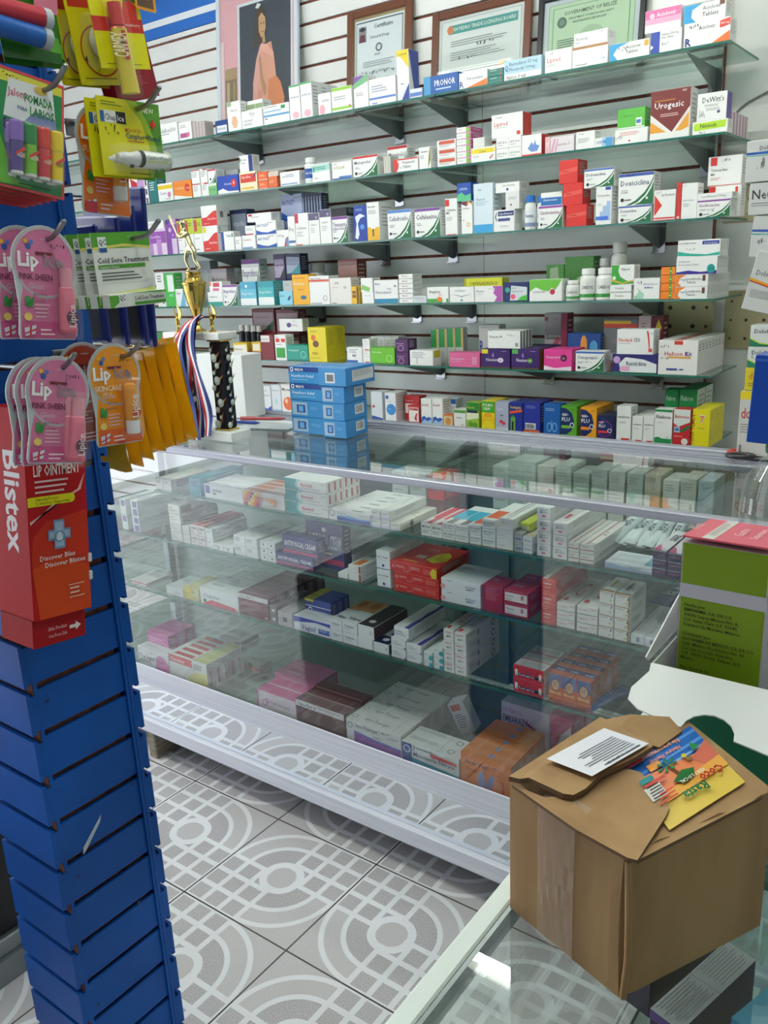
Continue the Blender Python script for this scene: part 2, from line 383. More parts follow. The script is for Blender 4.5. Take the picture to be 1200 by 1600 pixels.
for x in (CX0+.02, -1.15, -.28, CX1-.02):
    b = MB(); b.box(x-.015, 1.852, .3, x+.015, 1.88, .984, bev=.003)
    for z in (SA, SB_, SC): b.box(x-.006, 1.80, z-.022, x+.006, 1.852, z-.0065)
    cpart(b, 'rear_post', ('greyalu',))
for i in range(4):
    xa = CX0+i*(CX1-CX0)/4; y = 1.884 if i % 2 else 1.895
    b = MB(); b.box(xa+.002, y, .3, xa+(CX1-CX0)/4+.01, y+.005, .98); cpart(b, 'sliding_door', ('backdoor',))
b = MB(); b.box(CX1-.004, 1.41, .3, CX1, 1.88, .983); cpart(b, 'end_pane', ('pane',))
wb = None
for x, y in ((-1.983, 1.49), (-1.983, 1.84), (.1, 1.49), (.1, 1.84), (-.95, 1.87)):
    if wb is None:
        b = MB(); b.box(-.018, -.088, 0, .018, .075, .0925, bev=.004)
        wb = tag(b.build('wooden_block', mats=('wood',), loc=(x, y, 0)), 'weathered wooden block propping up the left front of the display case', 'block', 'wooden blocks under the display case')
    else: dup(wb, (x, y, 0), {-1.983: 'wooden block under the left rear of the display case', .1: 'wooden block under the right end of the display case', -.95: 'wooden block under the middle rear of the display case'}[x] if not (x == .1 and y > 1.7) else 'wooden block under the right rear of the display case')
# ---------------- near counter ----------------
NX0, NX1, NY0, NY1 = -.2445, .42, -.1, 1.39
nc = thing('glass_counter', 'near glass counter with white edge rail, the torn cardboard box stands on it', 'counter', (.09, .65, 0))
def npart(b, name, mats): return root_at(b.build(name, nc, mats), nc)
b = MB(); b.box(NX0, NY0, .982, NX0+.0145, NY1, 1.001, bev=.0015); b.box(NX1-.0145, NY0, .982, NX1, NY1, 1.001, bev=.0015); npart(b, 'edge_rail', ('whitealu',))
b = MB(); b.box(NX0+.015, NY0, .984, NX0+.018, NY1, .9995); npart(b, 'rail_seal', ('darksteel',))
b = MB(); b.box(NX0+.0185, NY0, .9945, NX1-.015, NY1, 1.0); npart(b, 'top_glass', ('pane',))
b = MB(); b.box(NX0+.003, NY0, .12, NX0+.007, NY1, .982); npart(b, 'side_glass', ('pane',))
b = MB(); b.box(NX0, NY0, .06, NX0+.02, NY1, .12, bev=.002); b.box(NX1-.02, NY0, .06, NX1, NY1, .12); b.box(NX0+.02, NY0, .06, NX1-.02, NY0+.02, .12); b.box(NX0, NY0, 0, NX0+.02, NY0+.02, .06); b.box(NX1-.02, NY1-.02, 0, NX1, NY1, .06); b.box(NX0, NY1-.02, 0, NX0+.02, NY1, .06); b.box(NX1-.02, NY0, 0, NX1, NY0+.02, .06); npart(b, 'base_frame', ('whitealu',))
b = MB(); b.box(NX1-.02, NY0, .12, NX1-.012, NY1, .982); npart(b, 'far_side_panel', ('whitealu',))
b = MB(); b.box(-.19, NY0+.02, .788, NX1-.022, .84, .794); b.box(-.1906, NY0+.02, .7879, -.19, .84, .7941, mt=1); npart(b, 'inner_glass_shelf', ('shelfglass', 'glassedge'))
b = MB(); b.box(-.0, .3, .12, .006, .306, .788); b.box(.0, .838, .12, .006, .844, .788); b.box(-.18, .836, .775, NX1-.02, .842, .7878); npart(b, 'shelf_support', ('greyalu',))

# ---------------- cartons: generic builder ----------------
def G(t, strip='6a3f93', tc='3a2e5c', gc='1d6b3f'):     # white carton, coloured strip on top, green sweep in the lower right corner
    return [('r', 0, .9, 1, 1, strip), ('p', [(.22, 0), (.5, .14), (.75, .38), (.9, .62), (1, .86), (1, .8), (.92, .56), (.78, .3), (.55, .08), (.36, 0)], gc),
            ('p', [(.45, 0), (.62, .07), (.82, .28), (.94, .5), (1, .7), (1, 0)], gc), ('t', t, .06, .62, .17, tc, .82, .01), ('l', .08, .46, .3, 2, '8a8a8a', .03),
            ('e', .12, .18, .05, '1c1c1c'), ('r', .19, .16, .38, .19, '555555'), ('r', .8, .16, .86, .23, 'e8f0e8')]
def T(t, tc='2a2f4a', h=.16, v=.62, u=.08, n=2, bold=.01, lc='8b8f98', w=.84): return [('t', t, u, v, h, tc, w, bold), ('l', u, v-.14, .6, n, lc, .035)]
def R(a, b_, c, d, col): return ('r', a, b_, c, d, col)
def SIDE(col='b9bbb8', n=6): return [('l', .15, .85, .85, n, col, .05)]
PLACED = []; LOOKS = {}
REG = {'R7': (340, 0, 2.3077), 'R4': (240, 140, 3.75), 'R5': (540, 140, 3.75), 'R6': (840, 0, 3.3333), 'R8': (840, 240, 3.3333), 'Q1': (240, 370, 3.75), 'Q2': (540, 370, 3.75), 'Q3': (840, 470, 3.3333),
       'K4': (180, 690, 3.5294), 'K5': (180, 900, 3.5294), 'K6': (440, 720, 3.5294), 'K7': (440, 920, 3.1579), 'K8': (740, 740, 3.3333), 'T1': (700, 980, 3.3333), 'PX': (0, 0, 1)}
CTX = dict(reg='R4', z=0, y=2.562, ymax=2.845, mid=True, place='', xmin=-9, zmax=9)
def ctx(**k): CTX.update(k)
ORD = ['front', 'second', 'third', 'fourth', 'fifth', 'sixth', 'seventh', 'eighth', 'ninth']
def pos_words(i, j, k, nx, nv, n):
    w = []
    if nv > 1: w.append('top' if j == nv-1 else 'bottom' if j == 0 else 'middle' if nv == 3 else ORD[j].replace('front', 'first')+' from bottom')
    if nx > 3: w.append(ORD[i].replace('front', 'first')+' from left')
    elif nx > 1: w.append('left' if i == 0 else 'right' if i == nx-1 else 'centre')
    if n > 1: w.append('front' if k == 0 else 'rear' if k == n-1 else ORD[k])
    return ' '.join(w)
def hit(a, q): return a[0] < q[1]-1e-4 and q[0] < a[1]-1e-4 and a[2] < q[3]-1e-4 and q[2] < a[3]-1e-4 and a[4] < q[5]-1e-4 and q[4] < a[5]-1e-4
def BX(x0, x1, yt, yb, base, ops, look, d=.05, nv=1, nx=1, n=1, dy=0, top=None, side=None, fl=None, bottle=None, rz=None, z0=None, cat='box', left=None):
    ox, oy, s = REG[CTX['reg']]; Y = CTX['y']+dy; zs = CTX['z']
    ax, bx, at_ = ox+x0/s, ox+x1/s, oy+yt/s
    ab = oy+yb/s if yb is not None else None
    if CTX['mid']:
        xm = (ax+bx)/2; z1 = on(xm, at_, 1, Y)[2]; zb = on(xm, ab, 1, Y)[2] if ab else zs
        ym = (at_+ab)/2 if ab else at_+8
    else:
        z1 = on(ax, at_, 1, Y)[2]; zb = on(ax, ab, 1, Y)[2] if ab else zs; ym = (at_+ab)/2 if ab else at_+8
    X0 = on(ax, ym, 1, Y)[0]
    if CTX['mid']: X1 = on(bx, ym, 1, Y)[0]
    else: X1 = on(bx, ym+(bx-ax)*(ym-502)/(ax+1250), 1, Y)[0]
    # rest on the shelf or on what stands below
    tol = .022
    if z0 is not None: zb = z0
    elif abs(zb-zs) < tol+.006 or ab is None: zb = zs
    else:
        best = zs; xm_ = (X0+X1)/2
        for q in PLACED:
            if q[0]-.01 < xm_ < q[1]+.01 and q[2]-.04 < Y+d/2 < q[3]+.04 and abs(q[5]-zb) < .03 and q[5] > best: best = q[5]
        if best == zs and zb-zs > .05: print('FLOATING?', look, round(zb-zs, 3))
        zb = best
    if z1 > CTX['zmax']: z1 = CTX['zmax']; print('clamped', look)
    if z1-zb < .008: z1 = zb+.012; print('thin', look)
    w = (X1-X0)/nx; h = (z1-zb)/nv
    y0 = Y
    for _ in range(8):      # keep clear of what is already there
        bad = [q for q in PLACED if hit((X0, X1, y0, y0+d, zb, z1), q)]
        if not bad: break
        q = bad[0]; ovl = min(X1, q[1])-max(X0, q[0]); oz = min(z1, q[5])-max(zb, q[4])
        if oz < .3*h and zb < q[5] and zb > q[4] and oz < .012: zb = q[5]; h = (z1-zb)/nv
        elif ovl < .35*(X1-X0):
            if X0 < q[0]: X1 = q[0]-.0006
            else: X0 = q[1]+.0006
            w = (X1-X0)/nx
        else: y0 = q[3]+.0006
    else: print('STUCK', look)
    if y0 > Y+.03 and dy == 0: print('pushed back', look, round(y0-Y, 3))
    g = .0006
    W, D, H = w-g, d-g, h-g
    root = None; ww = 0
    for k in range(n):
        ya = y0+k*d
        if ya+d > CTX['ymax']+.001:
            if k == 0: ya = CTX['ymax']-d
            else: break
        for j in range(nv):
            for i in range(nx):
                xa, za = X0+i*w, zb+j*h
                bb = (xa, xa+w-g, ya, ya+d-g, za, za+h-g)
                if (k or j or i) and any(hit(bb, q) for q in PLACED): continue
                PLACED.append(bb)
                pw = pos_words(i, j, k, nx, nv, n)
                lb = (look + (', ' + pw + ' one' if pw else '') + ', ' + CTX['place'])
                loc = (xa+w/2, ya+D/2, za)
                jit = 0 if n*nv*nx > 1 or W > .1 or D > .08 else random.uniform(-.012, .012)
                if root is None:
                    if bottle:
                        root = make_bottle(min(W, D)/2, H, bottle, lb, loc)
                    else:
                        m_ = MB(); m_.box(-W/2, -D/2, 0, W/2, D/2, H, base, bev=.0007)
                        ft = ops; m_.draw((-W/2+.0008, -D/2, .0008), (1, 0, 0), (0, 0, 1), (0, -1, 0), W-.0016, H-.0016, ft)
                        m_.draw((-W/2+.0008, -D/2+.0008, H), (1, 0, 0), (0, 1, 0), (0, 0, 1), W-.0016, D-.0016, top if top is not None else [('r', 0, .93, 1, .95, '9a9a98'), ('l', .1, .6, .6, 2, 'b8b8b4', .05)])
                        m_.draw((W/2, -D/2+.0008, .0008), (0, 1, 0), (0, 0, 1), (1, 0, 0), D-.0016, H-.0016, side if side is not None else SIDE())
                        root = tag(m_.build('medicine_box', mats=('card',), loc=loc, rz=jit if rz is None else rz), lb, cat)
                    if n*nv*nx > 1: root['group'] = look+' cartons, '+CTX['place']
                else:
                    r2 = dup(root, loc, lb)
                LOOKS.setdefault(lb, []).append(1)
def make_bottle(r, H, spec, lb, loc):
    body, capc, lab, txt = spec; rt = thing('medicine_bottle', lb, 'bottle', loc)
    hc = H*.2; hb = H-hc
    m_ = MB(); m_.lathe([(r*.94, 0), (r, .003), (r, hb*.84), (r*.92, hb*.93), (r*.62, hb), (r*.6, hb+.002)], 20, body); m_.build('body', rt, ('gloss',))
    m_ = MB(); m_.lathe([(r*.78, hb+.0005), (r*.82, hb+.002), (r*.82, H-.003), (r*.74, H)], 20, capc); m_.build('cap', rt, ('gloss',))
    m_ = MB(); R2 = r+.0003; n = 14; a0, a1 = math.radians(200), math.radians(350)
    zs = [(hb*.12, hb*.72, lab[0])] + ([(hb*.12, hb*.26, lab[1])] if len(lab) > 1 else [])
    for q, (za, zc, col) in enumerate(zs):
        for i in range(n):
            t0, t1 = a0+(a1-a0)*i/n, a0+(a1-a0)*(i+1)/n; rr = R2+q*.0002
            m_.quad((rr*math.cos(t0), rr*math.sin(t0), za), (rr*math.cos(t1), rr*math.sin(t1), za), (rr*math.cos(t1), rr*math.sin(t1), zc), (rr*math.cos(t0), rr*math.sin(t0), zc), col)
    g_, fs, gw = glyphs(txt, 1, .01); hh = hb*.13/.7; sc = min(hh, 1.5*r/gw); am = math.radians(285)
    m_.add([((R2+.0005)*math.cos(am+(x-gw/2)*sc/R2), (R2+.0005)*math.sin(am+(x-gw/2)*sc/R2), hb*.45+y*hh) for x, y in g_], fs, '1d2440' if lab[0] > '8' else 'ffffff')
    m_.build('label', rt, ('gloss',))
    return rt
W_ = 'f4f5f3'; OW = 'e6e6df'
# ================= top wall shelf =================
ctx(reg='R4', z=SHZ[0], y=2.56, ymax=2.76, mid=True, place=SN[0])
BX(38, 140, 195, 278, W_, [('t', 'daflon500', .05, .55, .22, '4a4a55', .85), R(.05, .45, .5, .48, '6a6a70'), ('r', .05, .1, .1, .17, '999999')], 'white carton with grey lettering', d=.04)
BX(146, 222, 187, 262, W_, [('l', .1, .8, .6, 2, '999999', .05), R(.08, .15, .7, .4, 'b05a8c'), ('e', .72, .3, .12, 'e07aa0')], 'white carton with pink heart patch', d=.04)
BX(224, 298, 187, 250, 'd8cfcb', [R(0, 0, .3, 1, '8d8f8c'), R(.5, 0, .7, 1, 'b98a8a')], 'thin striped grey carton', d=.05, nx=4)
BX(360, 432, 178, 225, '1f3f86', [R(.1, .1, .95, .62, 'e8ecf2'), ('t', 'Finasterida', .14, .3, .2, '1f3f86', .7)], 'small navy and white carton', d=.04)
BX(430, 510, 68, 208, W_, [R(0, .86, .35, 1, '9db98f'), ('t', 'PRO-X', .3, .66, .08, '3c4a44', .5)] + [R(.28+.1*abs(i-3)/3, .12+i*.055, .78-.1*abs(i-3)/3, .152+i*.055, 'e39a3b') for i in range(7)], 'upright carton with orange striped sun', d=.035)
BX(514, 638, 118, 190, W_, T('Clopidogrel', '7a5560', .12, .4)+[('s', .4, .6, .3, '222222')], 'low white carton with handwriting', d=.035)
BX(505, 640, 64, None, W_, [R(0, .72, 1, .88, '93a882')], 'white carton with sage green band', d=.05, dy=.04, nx=3)
BX(642, 795, 84, 180, W_, [R(0, .42, 1, .52, '5aa0d0'), R(.02, .66, .7, .72, '79b7dd'), R(.7, .74, .86, .92, '2f9e57'), ('l', .05, .3, .2, 1, '444444', .07), ('l', .05, .9, .6, 1, '999999', .05)], 'wide carton with blue stripe and green square', d=.05)
ctx(reg='R7')
BX(258, 297, 305, 412, W_, [('t', 'HUMYLUB', .1, .62, .06, '334488', .8), ('e', .55, .14, .3, 'f2b8c8', .1), R(0, .95, 1, 1, '58b26b')], 'tall white carton with pink blot and green top', d=.05, n=3)
BX(299, 340, 293, 405, W_, [('t', 'HUMYLUB', .1, .62, .06, '334488', .8), ('e', .55, .14, .3, 'f2b8c8', .1), R(0, .95, 1, 1, '58b26b')], 'taller white carton with pink blot', d=.05, n=3)
BX(362, 408, 335, 398, W_, [('e', .3, .25, .22, 'efb3c2', .25), ('t', 'NUMITEX', .3, .6, .1, '444a66', .6)], 'short carton with pink circle', d=.04)
BX(410, 484, 312, 386, W_, [R(0, .88, 1, 1, '9bd14b'), R(0, .1, 1, .2, '9bd14b'), ('l', .12, .6, .7, 2, 'aaaaaa', .05), ('e', .9, .2, .04, 'd23a2a')], 'white carton with lime stripes', d=.05)
BX(490, 543, 272, 372, W_, [('p', [(0, .62), (1, .8), (1, 1), (0, 1)], '7fb98b'), ('p', [(0, .78), (.8, 1), (0, 1)], '7c5aa6'), ('l', .15, .45, .7, 2, '999999', .03)], 'tall carton with violet and green top', d=.05)
BX(545, 642, 278, 358, W_, [R(0, .22, 1, .3, '5b7fc7'), ('l', .1, .7, .7, 3, '9aa3b5', .05), R(.1, .05, .3, .1, '8899cc')], 'wide white carton with blue underline', d=.05)
BX(646, 690, 178, 345, W_, [('p', [(0, 1), (1, 1), (1, .62)], 'f4d21f'), R(0, .88, 1, 1, 'f4d21f'), ('t', 'Topamax', .06, .9, .05, '222222', .8), ('p', [(0, 0), (1, 0), (1, .3), (0, .12)], 'e4e6ee'), ('p', [(.35, 0), (1, .32), (1, 0)], '27408f'), ('l', .3, .32, .6, 1, '444444', .02)], 'tall yellow white and blue carton', d=.06, side=[('p', [(0, 1), (1, 1), (1, 0), (.6, 0)], '3b4ba0')])
BX(692, 738, 318, 338, 'dfe6f0', [R(0, .2, 1, .6, '5b7fc7')], 'flat pale blue carton', d=.04)
BX(742, 868, 268, 325, '1b5aa8', [R(0, 0, .2, 1, '4a9ad0'), ('t', 'PRONOR', .32, .42, .34, 'ffffff', .6, .02), R(.35, .22, .8, .3, 'b8d0ee')], 'blue carton with white capitals', d=.05)
BX(870, 973, 255, 305, W_, [('p', [(.2, 0), (1, .45), (1, 0)], 'ea7a35'), ('t', 'Paroxetina', .3, .5, .2, '444a77', .62), ('t', 'R', .02, .1, .4, '2f3f8c', .2, .03)], 'white carton with orange corner', d=.05)
BX(976, 1030, 246, 292, '1f7d72', [R(0, .48, 1, .52, '0f5248'), ('e', .85, .75, .05, 'e04a4a'), ('e', .85, .25, .05, 'e04a4a'), ('l', .1, .8, .6, 2, 'cfe8e2', .05)], 'small teal carton with red dots', d=.04, nv=2)
BX(1032, 1168, 208, 270, 'b9dbe8', [R(0, 0, 1, .32, 'f4f5f3'), ('t', 'Bumadizon 50 mg', .15, .72, .18, '23508c', .75), ('t', 'Mecanolal 100mg', .15, .46, .16, '23508c', .7), ('t', 'Nylon 3 tab', .08, .06, .18, '222222', .7), ('t', 'Q', .02, .5, .3, '2a62b0', .1, .02)], 'wide pale blue carton with handwritten note', d=.05)
ctx(reg='R6')
BX(4, 32, 285, 378, '8fc3dc', [R(.2, 0, .6, 1, 'dfeef5')], 'narrow pale blue carton edge', d=.05)
BX(38, 178, 255, 370, W_, [('t', 'Lipired', .08, .48, .2, 'c0392b', .5, .01), ('l', .08, .36, .5, 2, 'b5b5b0', .03), ('s', .15, .8, .12, '222222')], 'white carton with red lettering', d=.05)
BX(180, 365, 232, 362, W_, [R(0, .88, 1, 1, 'a9743d'), ('e', .88, .3, .06, 'e4e8f4'), ('t', 'Roche', .84, .26, .07, '3b5bb0', .1), ('l', .1, .12, .45, 1, '555555', .04)], 'large white carton with brown top stripe', d=.06)
BX(190, 365, 160, 235, W_, [('t', 'Xenical', .05, .45, .26, '3d4560', .4), ('l', .05, .25, .2, 1, '8aa', .08), ('s', .66, .8, .12, '222222')], 'white carton lying above the brown stripe', d=.06)
BX(373, 582, 215, 305, W_, [('p', [(0, 0), (0, 1), (.5, 1), (.2, .75), (.1, .4), (.22, 0)], '2f9fd8'), ('t', 'Aciclovir', .42, .62, .2, '333333', .42, .01), ('t', 'Tablets', .42, .34, .2, '333333', .36, .01), R(.88, .6, .98, .95, 'eda72d'), ('s', .22, .5, .3, '334499')], 'carton with sky blue curve and amber tab', d=.05)
BX(588, 750, 155, 270, W_, [R(0, 0, .3, 1, '1b3ea6'), ('p', [(0, .2), (.1, .32), (0, .44)], 'ffffff'), ('t', 'Valtrex 500 mg', .36, .78, .12, '333344', .55), ('t', 'Film Tablet', .36, .64, .1, '333344', .4), ('s', .38, .3, .25, '222222')], 'carton with royal blue end panel', d=.05)
BX(560, 748, 40, 148, W_, [R(0, .35, 1, 1, 'dc6fa8'), R(0, .35, 1, .6, 'eaa9cb'), ('t', 'Aciclovir', .32, .66, .2, 'ffffff', .55, .02), ('e', .2, .72, .07, 'f4d4e4'), ('t', 'J', .185, .66, .12, 'c04a90', .1)], 'pink banded carton stacked highest', d=.05)
BX(762, 1003, 105, 235, W_, [('p', [(.6, 0), (1, .45), (1, 0)], 'ee7430'), ('p', [(.78, .6), (1, .68), (1, .98), (.78, .9)], 'e0483c'), ('t', '400 mg', .8, .74, .1, 'ffffff', .18), ('t', 'Aciclovir', .32, .68, .17, '333344', .36), ('t', 'R', .03, .06, .34, '27348b', .2, .06), ('s', .1, .75, .2, '222222')], 'white carton with large letter R and orange corner', d=.06)
BX(762, 980, 10, 103, W_, [('p', [(0, 0), (0, 1), (.45, 1), (.2, .7), (.18, .3), (.3, 0)], '2f9fd8'), ('t', 'Aciclovir', .45, .6, .24, '333333', .45, .01), ('t', 'Tablets', .45, .25, .24, '333333', .4, .01), R(.86, .72, .98, 1, '6d4438')], 'blue curved carton with brown tab on top', d=.06)
# ================= second wall shelf =================
ctx(ymax=2.845)
ctx(reg='PX', z=SHZ[1], zmax=SHZ[0]-.0075, place=SN[1])
BX(197, 215, 278, 306, W_, [('p', [(.4, 1), (1, .8), (1, .5), (.5, .55)], 'c02a3a'), ('p', [(0, .05), (.5, .15), (1, .1), (1, 0), (0, 0)], '2f8a57')], 'white carton with red and green marks', d=.05)
BX(216, 231, 277, 306, 'c89cd0', [R(.65, 0, 1, 1, W_), ('e', .82, .2, .1, '444444'), ('e', .82, .5, .1, '444444')], 'lilac carton stack with black dots', d=.05, nv=3)
BX(232, 246, 278, 305, '1e7476', [('l', .1, .8, .8, 4, 'd0e8e4', .05)], 'small dark teal carton', d=.05)
ctx(reg='R4')
BX(20, 112, 548, 615, W_, [R(0, .68, 1, .9, 'e8c91f'), ('t', 'Curam', .1, .38, .16, '6a3fa0', .5), ('e', .75, .35, .12, 'd88ab0'), ('r', .5, .1, .8, .14, '888888')], 'white carton with yellow band', d=.05)
BX(114, 221, 532, 605, 'ee8a2a', [('p', [(0, 0), (0, .25), (.3, .2), (.75, .1), (1, .08), (1, 0)], 'f6f6f2'), ('t', 'Cordarone', .1, .55, .16, 'fbe6c8', .5), ('e', .78, .6, .14, 'd8341f'), ('t', '5 mg', .72, .55, .1, 'ffffff', .2)], 'orange carton with red disc', d=.05)
BX(223, 271, 468, 598, W_, [('l', .1, .8, .8, 4, '9a9a98', .06), R(0, .92, 1, 1, 'c85050')], 'small white carton with black print', d=.05, nv=2)
BX(275, 316, 462, 592, W_, [('l', .1, .8, .8, 4, '9a9a98', .06), R(.4, .9, 1, 1, 'c02a3a')], 'small carton with red upper edge', d=.05, nv=2)
BX(318, 370, 548, 583, '7cc27a', [('t', 'Bactocin', .1, .4, .25, '22603a', .8), ('r', 0, .8, 1, 1, 'e8f0e4')], 'small pale green carton', d=.05)
BX(318, 366, 465, 545, W_, G('Ato', 'c02a3a')[:3]+[('e', .3, .3, .1, '222222')], 'white carton with green sweep over pale green one', d=.05)
BX(372, 497, 502, 577, '1f48b0', [('e', .78, .55, .13, 'd8302a'), ('t', 'Avandia', .32, .48, .14, 'dfe6ff', .4), ('p', [(0, 0), (0, .2), (.25, .3), (.5, .12), (1, .1), (1, 0)], 'f4f5f3'), ('t', '8', .75, .47, .2, 'ffffff', .1)], 'royal blue carton with red disc', d=.05)
BX(372, 496, 472, None, 'a9adb0', [('l', .1, .8, .8, 2, '888888', .05)], 'grey carton behind the royal blue one', d=.05, dy=.055)
BX(502, 606, 480, 563, 'f2e9c8', [R(.05, .45, .95, .9, 'd8452e'), ('t', 'Ciproflox', .1, .68, .14, 'ffffff', .7), R(.05, .1, .8, .2, 'e8c34a'), ('p', [(.75, .55), (1, .9), (1, 1), (.85, .8)], '2c49a0')], 'cream carton with red panel', d=.05)
BX(502, 580, 382, 478, W_, [R(.7, 0, 1, 1, '1d2f78'), ('t', 'Norvas', .1, .68, .13, '333a55', .5, .01), R(0, .6, .08, .9, '2f8a57'), ('l', .1, .55, .5, 2, '999999', .03)], 'white and navy carton standing on cream carton', d=.04)
BX(611, 667, 480, 552, 'ea6a34', [R(0, .0, 1, .1, 'e8d8c0'), ('l', .15, .6, .8, 2, 'fbd8b8', .07)], 'orange carton pair by the cream carton', d=.05, nv=2)
BX(669, 724, 508, 548, 'e8713c', [('l', .15, .6, .8, 2, 'fbd8b8', .07)], 'small orange carton lying flat', d=.05)
BX(669, 730, 478, 506, 'd8c9b8', [('l', .15, .6, .8, 2, 'b0a090', .07)], 'beige carton on the flat orange one', d=.05)
BX(740, 855, 478, 536, W_, [('l', .3, .75, .8, 2, '6f86b5', .06), ('t', 'Amlo', .1, .62, .14, '334', .3), R(.05, .1, .9, .18, '7f98c8')], 'white carton with faint blue lines', d=.05)
BX(862, 922, 395, 518, None, None, 'white pill bottle with blue label', d=.06, bottle=('f2f4f2', 'f6f7f6', ('2456a8', 'e8eef8'), 'Cardio'), cat='bottle')
BX(928, 1032, 432, 512, W_, [('p', [(0, .55), (1, .62), (1, .95), (0, .95)], 'a8dcd0'), ('r', .05, .6, .15, .85, '2a9a8a'), ('l', .2, .8, .8, 2, '3a7a70', .05), ('l', .1, .2, .4, 1, '999999', .05)], 'white carton with mint panel', d=.05)
BX(1044, 1160, 420, 498, W_, [('t', 'HYZAAR', .1, .6, .16, 'b8a12a', .8, .01), R(.35, .0, 1, .18, '5c7fc0'), R(0, .0, 1, .08, '3f62b0'), ('t', '50mg', .1, .85, .08, '555555', .2)], 'white carton with gold letters', d=.05)
ctx(reg='R5')
BX(42, 188, 385, 480, W_, G('Metoprolol', 'c9352c'), 'green swept carton with red top strip', d=.055, side=[R(0, .7, 1, .9, 'c9c9c4')])
BX(222, 262, 388, 455, 'd6d4ca', [R(.4, 0, .6, 1, 'a8a49a')], 'thin beige carton edge', d=.05, nx=2)
BX(280, 424, 400, 466, W_, [('p', [(0, 0), (0, 1), (.12, 1), (.22, .6), (.12, 0)], 'd83a34'), R(.0, .9, 1, 1, 'd83a34'), ('t', 'Propranolol', .38, .6, .2, '333333', .5, .01), ('t', 'Tablets', .38, .28, .2, '333333', .35, .01), ('s', .12, .15, .3, '222222')], 'white carton with red left end', d=.045)
BX(244, 362, 328, None, W_, G('Metoprolol', 'b52f2a'), 'taller red topped carton standing behind', d=.05, dy=.06)
BX(430, 500, 335, 447, W_, [('p', [(.75, 0), (1, .4), (1, .98), (.95, .98), (.82, .5)], '8c8a2c'), ('t', 'Calcitriol', .1, .76, .09, '333', .7, .01), ('l', .1, .6, .5, 3, '8a8a8a', .03)], 'white carton with olive curve', d=.06)
BX(536, 646, 292, 436, W_, [R(.1, .5, .95, .92, 'cf5a3c'), ('l', .1, .35, .85, 2, '999999', .07)], 'low carton with orange-red label', d=.05, nv=3)
BX(650, 733, 218, 425, W_, [R(.7, 0, 1, 1, 'c9418c'), ('e', .82, .5, .14, '7cc242'), R(0, .05, .7, .14, 'd87ab0'), ('l', .1, .6, .6, 1, '999999', .1)], 'slim magenta carton with green dot', d=.08, nv=6, side=[('r', 0, 0, 1, 1, 'c2548e'), ('l', .2, .7, .9, 2, 'e8c0d8', .1)])
BX(735, 878, 335, 415, W_, [R(.02, .6, .98, .92, 'efd92a'), ('t', '2 mo', .35, .64, .2, '222222', .4), ('t', 'Sortis', .1, .34, .14, '9a4a55', .4), ('p', [(.76, .2), (.9, .45), (.93, .42), (.8, .15)], 'c0253a')], 'white carton with yellow marker strip', d=.045)
BX(746, 815, 280, 330, OW, [], 'blank ivory carton', d=.05)
BX(882, 1030, 275, 402, W_, [('t', 'LIPITOR 40', .08, .42, .22, '3c3f48', .8), ('l', .1, .25, .6, 1, '999999', .06)], 'white carton with grey capitals', d=.045, nv=2, nx=2)
BX(855, 1038, 138, 268, W_, [('t', 'Lipired', .08, .5, .19, 'd0342c', .5, .01), ('l', .08, .42, .5, 1, 'c0c0ba', .03), R(.82, .04, .93, .2, 'd0342c'), ('s', .1, .82, .1, '222222')], 'cream carton with red lettering on stack', d=.06, side=[R(0, 0, 1, 1, 'd0443c')])
BX(1032, 1148, 262, 385, W_, [R(0, 0, 1, .08, 'd0342c'), ('p', [(.3, .35), (.5, .65), (.62, .5), (.68, .75), (.75, .5), (.92, .45), (.8, .2), (.5, .18)], '6f94d4')], 'white carton with blue flower', d=.05, side=[R(0, 0, 1, 1, 'c8302a')])
BX(1168, 1200, 275, 382, 'e8b8c0', [('l', .2, .6, .8, 3, 'ffffff', .05)], 'pale pink carton edge', d=.05)
ctx(reg='R6')
BX(46, 190, 708, 795, 'e9dfe4', [('t', 'Lexotan 3', .25, .42, .18, '444', .6), ('p', [(0, .05), (.14, .9), (.22, .9), (.1, .05)], 'dba0bc'), ('p', [(.16, .05), (.3, .9), (.34, .9), (.24, .05)], 'dba0bc')], 'pale carton with pink diagonals', d=.05)
BX(198, 298, 705, 775, W_, [('l', .1, .8, .8, 4, '888888', .05)], 'small pale carton with grey print', d=.05)
BX(200, 298, 682, 703, W_, [('t', 'Norgat', .15, .3, .4, '222', .6)], 'flat white carton on the pale one', d=.05)
BX(270, 393, 716, 768, W_, [R(.6, 0, 1, 1, '4fa3dc'), R(.4, 0, .6, 1, '9fcdec'), ('t', 'DIZIUM', .1, .4, .3, '2a5fa8', .5, .01)], 'white carton fading to blue', d=.045)
BX(402, 573, 668, 752, W_, [('l', .15, .78, .85, 3, 'd26a6a', .05), ('e', .45, .2, .03, 'd23a50'), ('s', .02, .3, .3, '222')], 'white carton with faint pink print', d=.05)
BX(416, 560, 562, 668, '58b83c', [R(.68, .1, .9, .5, 'eef2ea'), R(.7, .22, .86, .4, '4a78b8'), ('t', 'Aprovel', .2, .6, .12, '2f7a2a', .5), ('r', 0, 0, 1, .07, 'f4f5f3')], 'green carton with picture patch', d=.05)
